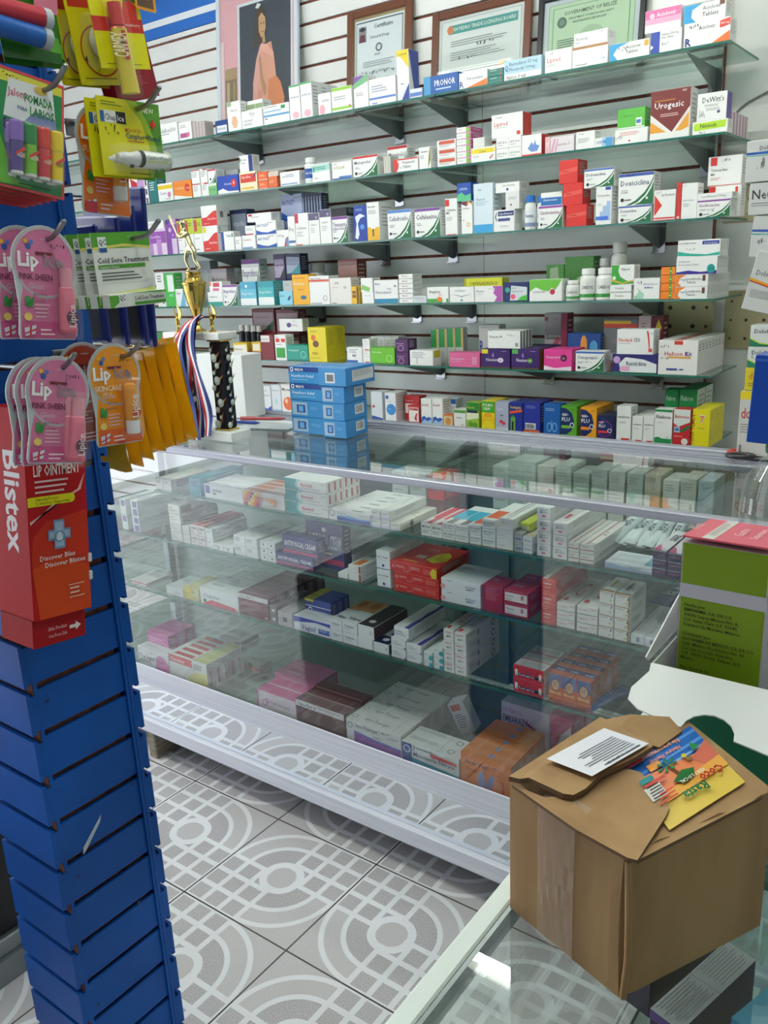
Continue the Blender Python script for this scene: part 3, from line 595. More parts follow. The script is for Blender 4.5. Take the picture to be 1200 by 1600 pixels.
BX(588, 795, 462, 725, 'e9e9e4', [('p', [(0, .38), (0, 0), (.48, 0), (.55, .06)], 'e9a02c'), ('p', [(.62, .1), (.98, .5), (.98, .2), (.72, .12)], 'e9a02c'), R(0, 0, 1, .14, 'f0f0ec'), ('p', [(0, 1), (1, 1), (1, .58), (.58, .08), (.54, .08), (0, .48)], 'f4f1ea'), ('p', [(0, 1), (1, 1), (1, .62), (.56, .13), (0, .53)], '74201f'), ('t', 'Urogesic', .1, .63, .13, 'ffffff', .78, .02), ('l', .25, .5, .75, 2, 'e8c8c0', .02), ('r', .1, .78, .62, .8, 'c8862c'), ('t', '100', .8, .92, .05, 'ffffff', .15)], 'large dark red carton with white arrow border', d=.06)
BX(806, 990, 625, 702, W_, [('p', [(.05, .3), (.02, .6), (.06, .9), (.97, .95), (.95, .4)], 'b3dc2c'), ('t', 'Nintoin', .22, .5, .32, '1e3a2a', .58, .02), ('s', .15, .06, .2, '222')], 'white carton with lime banner', d=.05)
BX(832, 985, 480, 612, W_, [('t', "DeWitt's", .16, .66, .2, '222222', .75, .01), ('t', 'PEARADE', .25, .5, .09, '888', .55), ('l', .3, .42, .8, 2, 'aaaaaa', .03), ('s', .05, .1, .3, '333'), ('e', .74, .28, .05, '3c4a7a')], 'white carton with script heading on lime banner carton', d=.05, side=[R(0, 0, 1, 1, '6246a8')])
BX(806, 1003, 585, None, 'e3d2da', [], 'pink striped carton', d=.032, dy=.051, n=6, side=[R(.0, 0, .45, 1, 'b888a4'), R(.6, 0, .8, 1, 'f0e6ea')])
# ================= third wall shelf =================
ctx(reg='R4', z=SHZ[2], zmax=SHZ[1]-.0075, place=SN[2])
LIME = [R(0, .55, 1, 1, 'b9cc1d'), R(.1, .62, .45, .95, 'c8403c'), ('l', .5, .85, .9, 2, '5a6a1a', .03), ('l', .12, .4, .8, 1, '999', .03), ('l', .12, .08, .6, 1, '333', .025)]
BX(-40, 74, 815, 945, 'e4d0ea', [R(0, .45, 1, .9, '9a4fb0'), R(0, 0, .3, .45, 'b98ac8'), R(.5, 0, .75, .6, 'c08acc'), ('t', 'Sucralfato', .2, .65, .12, 'f0e0f4', .7)], 'lilac carton with violet upper half', d=.05)
BX(-40, 58, 770, 812, W_, [('l', .1, .7, .8, 2, 'aaaaaa', .09)], 'white carton lying on the lilac one', d=.05)
BX(76, 138, 758, 945, '8a4aa8', [R(.45, 0, .95, .45, 'd8c8e4'), R(.0, .88, .3, 1, '3a3f80'), ('e', .35, .7, .14, 'd8c0e0'), ('e', .62, .55, .08, 'c8a8d8'), R(.45, .85, 1, 1, 'c8a0d0')], 'tall violet carton with white bubbles', d=.05)
BX(140, 180, 768, 938, W_, LIME, 'narrow lime topped carton beside violet one', d=.05)
BX(182, 232, 755, 928, W_, LIME, 'lime topped carton in the middle of three', d=.05)
BX(234, 284, 752, 922, W_, LIME, 'lime topped carton beside the red wave cartons', d=.05)
WAVE = [('p', [(0, 0), (0, .42), (.15, .42), (.35, .45), (.55, .58), (.8, .72), (1, .74), (1, 0)], 'd8332c'), ('t', 'Ampicilina', .38, .3, .11, 'f6dcd8', .55, .01), ('l', .1, .1, .5, 1, 'f0c0b8', .04)]
BX(288, 378, 798, 920, W_, WAVE+[R(.02, .75, .25, .97, 'e8d840')], 'white carton with red wave and yellow tag', d=.06, side=[('l', .1, .9, .4, 3, '888888', .05)])
BX(279, 370, 678, 797, W_, WAVE, 'white carton with red wave, upper one', d=.06, side=[R(.3, .4, .6, .7, '8a8a88')])
BX(397, 470, 830, 915, W_, [R(0, 0, .2, 1, '26449a'), ('t', 'TORA', .4, .7, .14, '334', .4, .01), R(.85, .7, .95, .9, '2f9e78')], 'small white carton with blue spine', d=.04)
BX(476, 514, 860, 912, W_, [('l', .1, .7, .7, 3, '9a9a9a', .06)], 'tiny white carton', d=.04)
BX(445, 545, 702, None, '232f58', [('p', [(.05, .05), (.95, .1), (.95, .9), (.05, .9)], '8c93a8'), ('t', 'Ampicilina', .15, .6, .14, 'd8dce8', .7), ('p', [(.5, .1), (.95, .5), (.95, .1)], '1f4a3a')], 'dark navy carton in the back', d=.05, dy=.1)
BX(518, 597, 853, 912, W_, [('t', 'Gentamicina', .1, .6, .2, 'a03a4a', .6), R(0, 0, .8, .15, '8fa8d8')], 'white carton with blue base line', d=.045)
BX(536, 597, 796, 850, W_, [('l', .1, .7, .8, 3, '999999', .06), R(0, 0, .8, .15, 'c04a5a')], 'white carton with red base line', d=.045)
BACT = [('t', 'BACTAZIT', .06, .6, .2, '2c4a9c', .6, .03), ('p', [(0, 0), (0, .35), (.3, .18), (.6, .12), (1, .3), (1, 0)], '2558b4'), ('l', .6, .85, .95, 1, '888', .05)]
BX(601, 719, 768, 905, W_, BACT, 'white carton with blue lower wave', d=.05, nv=2)
BX(548, 690, 722, 785, W_, [('t', 'Azitromicina', .15, .5, .2, '444', .5), R(.05, .7, .2, .95, 'c8303a')], 'white carton tipped over the pair', d=.05, rz=.0)
BX(742, 868, 612, None, 'aab4d8', BACT, 'blue waved carton stacked at the back', d=.045, dy=.09, nv=2)
BX(866, 985, 610, None, '2a3558', [R(.15, .1, .5, .9, '9aa8c8'), R(0, 0, .08, 1, '131a30')], 'dark blue thin carton edge', d=.04, dy=.09, nx=7, nv=2)
BX(722, 790, 822, 898, W_, [('p', [(.6, 0), (.75, .5), (1, .6), (1, 0)], 'd84038'), ('t', '500 mg', .1, .6, .16, '3a4a80', .5), R(.8, 0, 1, .5, '5a9ad0')], 'small white carton with red and blue corner', d=.045)
BX(774, 826, 742, 818, W_, [('t', '500 mg', .1, .5, .14, '445', .7), R(0, .1, 1, .18, '4a68a8')], 'small white carton above the red cornered one', d=.045)
BX(830, 907, 722, 895, W_, [R(0, .7, .25, 1, 'd0344a'), ('t', 'Cefalexina', .1, .5, .09, '555', .75), ('l', .1, .4, .6, 3, 'aaaaaa', .03), R(.0, 0, .5, .03, 'd0344a')], 'tall white carton with red tag', d=.055)
MAUV = [R(0, .78, 1, 1, '5c5578'), ('e', .75, .86, .1, 'a8a0c0'), ('t', 'Cefaclor', .15, .6, .07, '777', .6), ('l', .15, .5, .7, 3, 'bbbbbb', .03)]
BX(909, 972, 722, 890, W_, MAUV, 'tall white carton with mauve top', d=.055)
BX(974, 1040, 700, 890, W_, MAUV, 'taller white carton with mauve top', d=.055)
BX(1046, 1140, 742, 888, W_, G('Trimetoprim', '7a3a90', '6a4a80')+[('t', 'Sulfametoxazol', .06, .5, .09, '6a4a80', .8)], 'green swept carton with purple strip, short title', d=.05)
BX(1040, 1130, 692, 738, '14171f', [], 'black carton above the purple strip one', d=.05)
ctx(reg='R5')
BX(48, 124, 678, 878, '2143a0', [('p', [(.05, .1), (.2, .5), (.1, .7), (.5, .78), (.9, .7), (.5, .65), (.3, .5), (.4, .2), (.25, .05)], 'e8ecf6'), ('l', .15, .9, .85, 2, 'a8b8e0', .02), ('e', .65, .4, .16, '5a9adc')], 'blue carton with white swirl', d=.06)
BX(125, 198, 658, 878, W_, [('p', [(0, 0), (0, .35), (.2, .35), (.5, .28), (.8, .35), (1, .35), (1, 0)], 'f0b824'), R(.4, .1, .55, .3, '6a5a30'), ('t', 'Bactrim', .1, .86, .06, '444', .7), ('l', .1, .78, .8, 3, '999', .02)], 'tall white carton with yellow base', d=.1)
BX(246, 385, 702, 857, W_, G('Cefadroxilo', '5a86cf', '3a4a80'), 'green swept carton with sky strip', d=.06)
BX(404, 555, 692, 850, W_, G('Cefalexina', '7a4a9c', '3c3555'), 'green swept carton with violet strip', d=.06)
BX(583, 655, 637, 838, W_, [R(0, .8, .35, .98, 'd8342c'), ('t', 'Cefalexina', .1, .66, .07, '333', .8, .01), ('t', 'MK', .1, .58, .06, '333', .3, .02), ('l', .1, .48, .7, 3, 'aaa', .02), R(.1, 0, .9, .02, 'd8342c')], 'tall white carton with red corner square', d=.06)
BX(678, 743, 652, 835, W_, [('p', [(0, .92), (.5, .85), (.75, .95), (1, .9), (1, 1), (0, 1)], '6a2038'), ('p', [(.4, .9), (.8, .95), (1, .85), (1, .92), (.7, 1)], 'f0c030'), ('e', .65, .28, .17, 'e8c04a', .07), ('e', .65, .28, .1, 'f4f5f3', .04), ('e', .2, .42, .06, 'e0a830'), ('t', 'Cefixime', .08, .76, .06, '555', .7)], 'tall carton with gold ring emblem', d=.055)
BX(646, 736, 545, 640, '1f50a8', [('p', [(0, 0), (0, .35), (.3, .5), (.6, .3), (1, .4), (1, 0)], '5cc08a'), ('t', 'CEFIXIMA', .15, .6, .14, 'cfe0ff', .6)], 'blue and green carton on the gold ring one', d=.05)
BX(750, 864, 547, 828, 'dcebf4', [R(0, 0, 1, .17, '3aa6de'), ('t', 'Flaxuril', .15, .66, .05, '5577aa', .5), ('s', .2, .85, .05, '222'), ('l', .12, .62, .8, 3, 'a8bccc', .015)], 'very tall pale blue carton', d=.06)
BX(868, 990, 703, 820, W_, [R(.2, .72, .98, .95, '2c3874'), ('t', 'Ciprofloxacin', .25, .78, .1, 'ffffff', .68), R(.2, .48, .8, .62, '44508a'), ('p', [(.05, .7), (.12, .9), (.16, .9), (.1, .7), (.16, .5), (.12, .5)], '444'), ('l', .3, .25, .8, 2, 'bbb', .03)], 'white carton with navy title block', d=.055)
BX(936, 1018, 598, 695, 'e8e9e6', [('l', .2, .7, .9, 3, 'aaa', .03), ('e', .4, .25, .06, '333')], 'white carton upright on the navy titled one', d=.055)
BX(878, 1018, 542, 590, W_, [('t', 'LEVOFLOXACIN', .3, .62, .16, '333', .5), ('e', .5, .3, .05, '3a50a0')], 'flat white carton crowning that pile', d=.07)
BX(1032, 1094, 618, 808, None, None, 'white bottle with blue cap', d=.05, bottle=('eef0ef', '2470c8', ('e8ecf4', '8898b8'), 'Neomicina'), cat='bottle')
BX(1094, 1140, 622, 803, None, None, 'narrower white bottle with blue cap', d=.045, bottle=('eef0ef', '2470c8', ('e8ecf4', '8898b8'), 'Cefix'), cat='bottle', dy=.012)
ctx(reg='PX')
BX(835, 879, 321, 353.5, W_, G('Claritromicina', '9a4aa8', '7a4a70'), 'green swept carton with magenta strip', d=.055)
BX(845, 878, 300, 320.5, W_, [R(0, .0, 1, .62, '1c6cae'), ('t', 'Claritromicina', .1, .35, .16, 'ffffff', .8), ('p', [(.5, .75), (1, .9), (1, .98), (.8, .85)], 'f0d030')], 'teal blue labelled carton on magenta strip one', d=.055)
ctx(reg='R8')
RED = [('p', [(0, .55), (1, .7), (1, .5), (0, .4)], 'e4564a'), ('l', .15, .5, .6, 1, 'a82018', .05)]
BX(148, 254, 265, 372, 'd82c26', RED, 'glossy red carton at the pile foot', d=.06)
BX(133, 235, 152, 262, 'd82c26', RED, 'glossy red carton in the middle', d=.06)
BX(112, 210, 32, 148, 'd82c26', RED, 'glossy red carton on top', d=.07)
BX(303, 385, 172, 362, W_, [('p', [(.25, .1), (.25, .35), (.45, .35), (.45, .5), (.7, .5), (.7, .62), (.95, .62), (.95, .1)], 'a8c4e8'), R(.0, .12, .8, .22, '3f6fd0'), R(.6, .92, .95, 1, '2c4a9c'), ('t', 'Dicloxacilina', .1, .75, .06, '667', .8), ('l', .1, .55, .4, 2, 'bbb', .02)], 'tall white carton with blue steps', d=.055)
BX(242, 400, 75, 168, W_, G('Dicloxacilina', '4a6ab8', '445', '1d6b3f'), 'green swept carton with blue strip bridging', d=.055)
BX(420, 592, 268, 353, W_, G('Doxiciclina', '3a55a8', '2c3a60'), 'green swept carton, lower one with large title', d=.06)
BX(420, 605, 98, 266, W_, G('Doxiciclina', '3a55a8', '2c3a60')+[('s', .2, .9, .08, '222')], 'big green swept carton with large title', d=.06)
BX(605, 718, 188, 343, W_, [('p', [(.02, .15), (.02, .85), (.38, .5)], 'd8352c'), R(0, .05, 1, .1, 'd8352c'), R(0, 0, 1, .02, 'd8352c'), ('t', 'ERYTROMICIN', .35, .8, .07, '445', .6), ('s', .1, .88, .1, '222')], 'white carton with red arrowhead', d=.055)
BX(722, 748, 150, 342, 'c8322e', [R(.2, .02, .8, .08, 'f0d0c8')], 'narrow red carton spine', d=.06)
BX(749, 832, 152, 340, W_, [('t', 'Eritromicina', .1, .5, .05, '555', .7), ('l', .1, .42, .6, 3, 'aaa', .02), R(.0, .92, .3, .98, 'e8e8e8')], 'plain tall white carton by the red spine', d=.055)
BX(812, 1004, 238, 333, W_, G('Norfloxacina', '8a4a9c', '8a5a80')+[('s', .3, .3, .25, '111')], 'green swept carton with plum strip', d=.055)
BX(820, 1015, 202, 234, W_, [('t', 'Levofloxacin 500mg', .12, .35, .36, '222', .75)], 'flat white carton on plum strip one', d=.055)
BX(892, 1062, 165, None, W_, [R(0, .6, .2, 1, 'd8352c'), R(.82, .6, .9, .95, 'd8352c'), ('t', 'Tetracycline', .1, .4, .1, '333', .6)], 'white carton with red corner behind plum one', d=.05, dy=.058)
BX(888, 1065, 10, 160, W_, [R(.06, .7, .26, .98, 'd8352c'), ('t', 'Tetracycline', .08, .5, .09, '333', .5, .02), ('t', 'MK', .08, .36, .08, '333', .15, .03), ('l', .08, .26, .4, 2, 'd8a0a0', .03), ('s', .42, .82, .12, '222'), R(0, 0, 1, .02, 'd8352c')], 'large white carton with red corner square on top', d=.05, dy=.058)
# ================= fourth wall shelf =================
ctx(reg='Q1', z=SHZ[3], zmax=SHZ[2]-.0075, place=SN[3])
BX(16, 64, 212, 388, W_, [('l', .2, .9, .8, 3, '444', .04), ('e', .75, .12, .1, '333'), ('l', .2, .5, .6, 1, 'aaa', .02)], 'tall white carton edge by green one', d=.05)
BX(66, 124, 212, 385, '3fb84c', [R(.3, .45, .92, .95, 'e8f2ea'), ('t', 'VIX', .4, .3, .08, 'dff0ff', .4)], 'bright green carton with white window', d=.05)
BX(127, 182, 305, 388, W_, [('p', [(.4, 0), (.7, .5), (.9, 1), (1, 1), (1, 0)], '6ab8dc'), ('t', 'Dipri', .08, .7, .16, '445', .5)], 'small white carton with sky corner', d=.05)
BX(184, 214, 305, 388, 'e6ecee', [('l', .2, .7, .8, 3, 'aaa', .04)], 'narrow pale carton by the cup', d=.05)
BX(318, 404, 323, 387, W_, [R(0, 0, 1, .3, '1c9c8a'), ('t', 'Indarzona', .1, .6, .16, '2a8a7c', .7, .01)], 'low white carton with teal base', d=.05)
BX(326, 402, 262, 322, W_, [R(.25, .1, .75, .35, 'e06a98'), R(.3, .5, .8, .9, 'd04858'), R(0, .6, .15, 1, 'ee8a2a')], 'white carton with pink and orange blocks', d=.05)
BX(406, 492, 280, 388, W_, G('Ibuprofeno', '8a4a9c', '6a4a90'), 'green swept carton with violet strip, tilted', d=.05)
BX(507, 600, 263, 385, '6cc0d8', [R(0, 0, 1, .3, 'f0f4f4'), R(0, .7, 1, 1, '4aa8cc'), ('t', 'Ibuprofeno', .1, .45, .12, 'f0faff', .8), ('e', .4, .82, .07, 'ffffff')], 'carton with sky blue upper half', d=.05)
BX(611, 704, 259, 385, '4cb8bc', [R(0, 0, 1, .34, 'f0f4f4'), R(0, .75, 1, 1, '2f9aa8'), ('t', 'Ibuprofeno', .1, .5, .12, 'f0faff', .8)], 'carton with turquoise upper half', d=.06)
BX(736, 814, 318, 386, '8fd4e8', [('t', 'Inca', .1, .6, .18, '2a4a8c', .5, .01), ('p', [(.6, .4), (.8, .7), (.9, .6), (.75, .3)], '2a4a8c')], 'small cyan carton', d=.045)
BX(757, 812, 256, 316, 'b8bebf', [('l', .2, .7, .8, 3, '999', .05)], 'small grey carton on the cyan one', d=.045)
BX(814, 911, 220, 382, 'f4b41c', [('t', 'Vitafenac', .06, .66, .1, 'f8f0d0', .7, .02), ('t', 'tabletas', .3, .48, .06, 'c04a2a', .5), ('e', .65, .24, .18, '2c6a8c', .07), ('l', .1, .88, .8, 1, 'c06a1a', .03)], 'amber yellow carton with dark oval', d=.05)
BX(912, 1030, 228, 380, W_, [R(0, .8, 1, .88, 'd8604a'), ('t', 'Naproxeno', .06, .89, .08, '444', .6), ('a', .78, .22, .1, .02, '888'), R(.06, .03, .6, .05, '555')], 'white carton with thin coral stripe', d=.06)
BX(1033, 1158, 240, 380, 'eceae4', [('t', '50', .66, .58, .11, '333', .2, .01), ('t', 'Diclofenac', .12, .62, .06, 'c08a70', .5), ('s', .22, .76, .1, '222'), R(.06, .03, .3, .05, '333')], 'ivory carton with number 50', d=.055)
BX(512, 617, 130, None, W_, G('Ibuprofeno', '7a3a90', '6a4a90'), 'tall green swept carton at the back', d=.05, dy=.1)
BX(700, 768, 100, None, '4a3566', [('p', [(.05, .05), (.9, .05), (.9, .8), (.05, .8)], 'b8a8c4'), ('t', 'Ibuprofen', .1, .5, .14, '5a3a70', .75), ('p', [(.5, .05), (.95, .5), (.95, .05)], '223a3a')], 'purple carton in the back pile', d=.05, dy=.1, nv=2)
BX(771, 858, 98, None, '232f5a', [('p', [(.05, .2), (.95, .3), (.95, .85), (.05, .9)], 'a8b4cc'), ('p', [(.3, .2), (.95, .6), (.95, .2)], '3a9aa0')], 'navy carton in the back pile', d=.05, dy=.1, nv=2)
BX(846, 965, 152, None, None, None, 'wide white plastic jar', d=.075, dy=.13, bottle=('dfe2df', 'e4e6e3', ('c8ccc8',), ' '), cat='jar')
BX(1078, 1192, 130, None, '8c3b34', [R(0, .35, 1, .95, 'a07870'), ('e', .5, .5, .1, '5a3a38')], 'brownish red carton at the back', d=.06, dy=.12)
BX(243, 330, 140, None, '9aa0a4', [R(.05, .1, .8, .8, 'aeb4b6')], 'grey carton behind the trophy figure', d=.05, dy=.12)
BX(333, 428, 186, None, 'b0a8ae', G('Metformina', 'a8a0a8', '665', 'a0306a')[1:5], 'dim grey carton with pink sweep', d=.05, dy=.12)
ctx(reg='Q2')
BX(20, 80, 290, 380, 'f0c01c', [R(.1, .35, .6, .75, '8c4a1c'), ('t', '100', .15, .5, .14, 'f8e8a0', .5), R(.7, .0, .95, 1, '5a3a22')], 'small yellow carton with brown panel', d=.045)
BX(96, 164, 324, 378, W_, [('l', .2, .7, .8, 1, 'bbb', .06)], 'blank small white carton', d=.05)
BX(88, 158, 240, 322, W_, [('p', [(.0, .2), (.7, 0), (.8, .3), (.1, .55)], '8cc46a')], 'white carton with green edge tipped on blank one', d=.05)
BX(168, 307, 252, 395, W_, [R(0, 0, 1, .2, '1d88b0'), ('t', 'Ace', .03, .8, .12, '2c3a8c', .3, .03), ('t', 'Paracetamol', .06, .42, .13, '3c4a7c', .66), ('s', .5, .58, .1, '222'), R(.85, .7, .95, .78, '99a')], 'white carton with blue base band', d=.055)
BX(312, 394, 218, 390, W_, [('t', 'Mesulid', .25, .4, .36, 'a83a4a', .5, .01), R(0, 0, 1, .06, '9a9a98')], 'flat white carton of the six high pile', d=.06, nv=6)
BX(396, 474, 345, 388, 'd4dcdf', [('l', .1, .7, .8, 2, '9ab', .07)], 'small pale grey carton', d=.045)
BX(478, 602, 293, 388, W_, [R(0, 0, .72, .25, '4aa63c'), R(.9, 0, 1, .25, '4aa63c'), ('e', .58, .22, .12, 'ee7a2a', .16), ('t', 'Ibupirac', .1, .62, .2, '4a4438', .75, .01), ('t', 'flex', .55, .46, .12, 'd8782a', .3)], 'white carton with green base and orange disc', d=.05)
BX(609, 753, 292, 383, W_, [('t', 'OSTENAC', .2, .68, .14, '5a8a90', .6, .02), ('p', [(.02, .55), (.45, .42), (.5, .36), (.55, .42), (.96, .55), (.55, .38), (.5, .3), (.45, .38)], '2a4a68'), R(.45, .06, .55, .2, '8ab0a8')], 'white carton with winged emblem', d=.05)
BX(756, 918, 287, 380, W_, [('p', [(.65, 1), (1, 1), (1, 0), (.72, 0), (.82, .3), (.68, .55), (.74, .8)], 'b455b0'), ('t', 'Flexiver', .06, .62, .14, '5a4a60', .5), ('t', 'Compuesto', .06, .48, .08, '8a7a8a', .4), ('s', .5, .75, .1, '222')], 'white carton with orchid right end', d=.05)
BX(926, 1072, 266, 380, '1d2a66', [('p', [(.25, .05), (.95, .05), (.95, .75), (.3, .85)], 'dfe6ea'), ('e', .15, .62, .1, '3fa88a', .14), ('e', .38, .25, .1, 'ef5f7f', .14), ('p', [(.55, .05), (.95, .05), (.95, .35), (.7, .25)], '4fb83c'), ('s', .3, .65, .12, '222'), ('t', 'Ibuprofen & 60', .35, .5, .08, '445', .55)], 'navy carton with pink price disc', d=.05)
BX(692, 918, 240, 288, 'd0d020', [('t', 'ORFENADREX-D', .15, .1, .45, '33401a', .75, .01), R(0, 0, .06, 1, 'a8a818')], 'acid yellow carton lying across two', d=.05)
ctx(reg='PX')
BX(827, 878, 436, 469, W_, [('p', [(0, 1), (1, 1), (.92, .75), (.8, .5), (.7, .62), (.6, .45), (.4, .5), (.2, .65), (.05, .5), (0, .4)], '6cbf3c'), ('e', .72, .42, .08, 'c02a4a', .13), ('t', 'CLOROZIM', .12, .38, .09, '666', .5)], 'wide white carton with green hills', d=.055)
ctx(reg='R8')
BX(45, 138, 578, None, '47883a', [('p', [(.2, 0), (.6, .1), (.75, .5), (.65, .95), (.2, .9)], '9ab08c')], 'dim green carton behind the hills one', d=.06, dy=.1)
BX(142, 292, 535, None, '3f7a34', [('p', [(.3, 0), (.45, .5), (.9, .65), (1, .5), (1, 0)], 'a8b89c')], 'larger dim green carton at the back', d=.06, dy=.1)
BOT = ('eef0ec', 'f4f5f2', ('e8ebe6', '3f9a4a'), 'CARIDOL')
BX(131, 203, 660, 765, None, None, 'small white bottle with green band', d=.055, bottle=BOT, cat='bottle')
BX(205, 286, 598, 762, None, None, 'tall white bottle with green band', d=.055, bottle=BOT, cat='bottle')
BX(288, 378, 595, 760, None, None, 'tallest white bottle with green band', d=.06, bottle=BOT, cat='bottle')
BX(368, 455, 458, None, None, None, 'white bottle at the back raised high', d=.06, dy=.11, bottle=('d8dad6', 'e0e2de', ('c8ccc8', '4a8a50'), 'CARIDOL'), cat='bottle')
BX(304, 362, 545, None, None, None, 'grey capped bottle in the back', d=.045, dy=.11, bottle=('cfd2cf', 'd8dad8', ('c4c8c4',), ' '), cat='bottle')
BX(370, 488, 684, 760, W_, [('t', 'Dentrix', .25, .45, .3, '444', .5, .01), R(0, 0, 1, .1, 'aaa')], 'low white carton pair under green one', d=.05, nv=2)
BX(384, 503, 578, 681, W_, [('p', [(0, 1), (.35, 1), (.3, .7), (.4, .4), (.7, .2), (1, .15), (1, .05), (0, 0)], '3fa23c'), ('p', [(0, .3), (.5, .1), (1, .25), (1, .18), (.5, .04), (0, .2)], 'e0b83a'), ('t', 'Nixol', .45, .72, .14, '33502a', .4, .01), ('e', .12, .35, .08, 'e8f4e0')], 'white and green carton with gold swoosh', d=.05)
BX(494, 636, 648, 756, W_, [('t', 'Alopurinol', .36, .68, .12, '7a8ab0', .55, .01), ('t', 'MEMPHIS', .42, .52, .08, '3a4a9c', .45, .03), ('p', [(0, 0), (.2, .4), (.1, .6), (.4, .25), (.35, .0)], 'a8d8c0'), ('t', '11', .03, .06, .14, '2a6a5a', .14), ('s', .1, .72, .2, '111'), R(0, 0, 1, .03, '5ab08a')], 'white carton with mint shards', d=.055)
BX(641, 714, 590, 757, 'f08426', [R(.62, 0, .8, 1, '3f9a3c'), ('r', 0, 0, 1, .05, 'c8641a'), ('e', .71, .5, .05, 'd8f0a0')], 'small orange carton with green stripe', d=.05, nv=4)
LEV = [('p', [(0, 0), (0, 1), (.35, 1), (.15, .7), (.1, .3), (.2, 0)], 'f08426'), ('t', 'Levothyroxine', .36, .55, .2, '333', .46, .01), ('t', 'Tablets', .36, .25, .2, '333', .28, .01), R(.84, .45, .93, .95, '6d4438'), ('s', .16, .4, .3, '334499')]
BX(706, 886, 628, 757, W_, LEV, 'white and orange carton with brown tab', d=.028, nv=2, n=8)
BX(722, 936, 537, 620, W_, [('p', [(0, 0), (0, .12), (.3, .22), (.6, .12), (1, .2), (1, 0)], '3c2c94'), ('e', .86, .3, .1, '159c94', .27), ('t', '50', .82, .2, .2, '0a6a66', .1), ('t', 'Levothyroxine', .04, .72, .1, '445', .3), ('t', '50 micrograms Tablets', .04, .52, .1, '445', .52), R(0, 0, 1, .05, '3c2c94')], 'white carton with teal disc and violet wave', d=.028, n=4)
BX(730, 952, 447, 532, W_, [('p', [(0, .08), (0, .35), (.3, .2), (.7, .12), (1, .25), (1, .05), (.5, .02)], '2fae98'), R(.58, .72, .98, .93, '2a3a98'), ('t', '25 micrograms', .62, .77, .1, 'ffffff', .34), ('t', 'Levothyroxine', .03, .78, .13, '445', .45), ('s', .2, .4, .12, '222')], 'white carton with green wave and blue title tag', d=.028, n=3)
# ================= fifth wall shelf =================
ctx(reg='Q1', z=SHZ[4], zmax=SHZ[3]-.0075, place=SN[4])
BX(72, 126, 588, None, 'dc6a28', [R(.3, .2, .9, .6, '5a3a8a')], 'orange carton left of the trophy', d=.05)
BX(20, 70, 560, None, '3a8a4a', [R(.6, .1, .9, .9, 'd85a2a')], 'green carton left of the trophy', d=.05)
BX(468, 550, 620, 710, 'e8c224', [('p', [(.05, .2), (.6, .05), (.95, .3), (.95, .9), (.05, .85)], 'f2f0e0'), ('t', 'Bismutol', .1, .55, .14, '444', .7, .01)], 'yellow edged carton with white face', d=.05)
BX(552, 634, 672, 708, '8e1f30', [('l', .1, .6, .7, 2, 'c87080', .08)], 'flat crimson carton', d=.05)
BX(576, 628, 615, 670, 'd8b43a', [R(.1, .1, .9, .8, 'ece4c8')], 'yellowish carton over the crimson one', d=.05)
BX(630, 706, 574, 712, '7c1c26', [R(0, .72, .7, .98, 'ece8e4'), ('t', 'ESPASMO', .05, .8, .07, '444', .6)], 'dark crimson carton with white tag', d=.06)
BX(711, 777, 574, 714, W_, [R(.1, .1, .9, .5, '2f9e3c'), R(.1, .72, .45, .86, 'd8302a'), R(.6, .72, .95, .86, 'd8302a'), ('l', .1, .62, .9, 1, '888', .03), ('t', 'ALU', .15, .9, .05, '333', .3)], 'upright white carton with green and red blocks', d=.05)
BX(780, 905, 634, 722, '1f9c88', [('t', 'Omeprazol', .08, .62, .14, 'd8f4ec', .5, .01), ('a', .78, .4, .13, .03, '7cd0c0'), ('r', 0, 0, 1, .06, '157466')], 'teal carton with pale ring', d=.055)
BX(906, 1012, 530, 725, 'ecd820', [('e', .3, .7, .13, 'e8702a'), ('e', .42, .52, .17, '7a4a28', .1), ('l', .15, .9, .6, 2, 'a89a20', .02), ('t', 'IVEX', .2, .2, .08, 'a8302a', .5, .01), ('l', .1, .1, .7, 1, 'a89a20', .02)], 'tall yellow carton with brown seal', d=.06, n=2, side=[('l', .2, .9, .8, 8, 'c8b820', .03)])
for q, (a, c) in enumerate(((487, 520), (520, 555), (556, 590), (590, 622))):
    BX(a, c, 515+q*2, None, None, None, 'dark bottle with white cap, %s of four' % ('leftmost', 'second', 'third', 'rightmost')[q], d=.03, dy=.07, bottle=('14161c', 'c8cac8', ('20242e',), ' '), cat='bottle')
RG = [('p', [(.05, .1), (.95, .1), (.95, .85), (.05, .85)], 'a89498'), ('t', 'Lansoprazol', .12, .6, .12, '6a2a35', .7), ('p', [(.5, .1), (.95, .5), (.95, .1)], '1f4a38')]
BX(575, 706, 420, None, '74202c', RG, 'dark red back carton with dull face', d=.05, dy=.12, nv=2)
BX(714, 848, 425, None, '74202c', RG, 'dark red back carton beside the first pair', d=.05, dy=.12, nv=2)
BX(736, 872, 480, 552, W_, [('e', .42, .5, .1, '5a4a8c', .2), ('t', 'Zoltex', .5, .42, .2, 'c88aa8', .42, .01), ('t', '20 mg', .6, .8, .08, '666', .2)], 'white carton with violet disc', d=.04, dy=.055, z0=1.19)
ctx(reg='Q2')
BX(8, 98, 647, 738, W_, [R(0, 0, .7, .18, '2f6ab8'), ('l', .15, .85, .8, 3, '889', .05), R(.35, .4, .6, .55, '99a')], 'small white carton with blue foot', d=.05)
BX(100, 143, 598, 740, W_, [R(.3, .06, .9, .16, 'd04a4a'), R(0, .58, 1, .6, 'bbb'), ('l', .2, .85, .8, 2, '888', .02)], 'slim white carton with red mark', d=.05, nv=2)
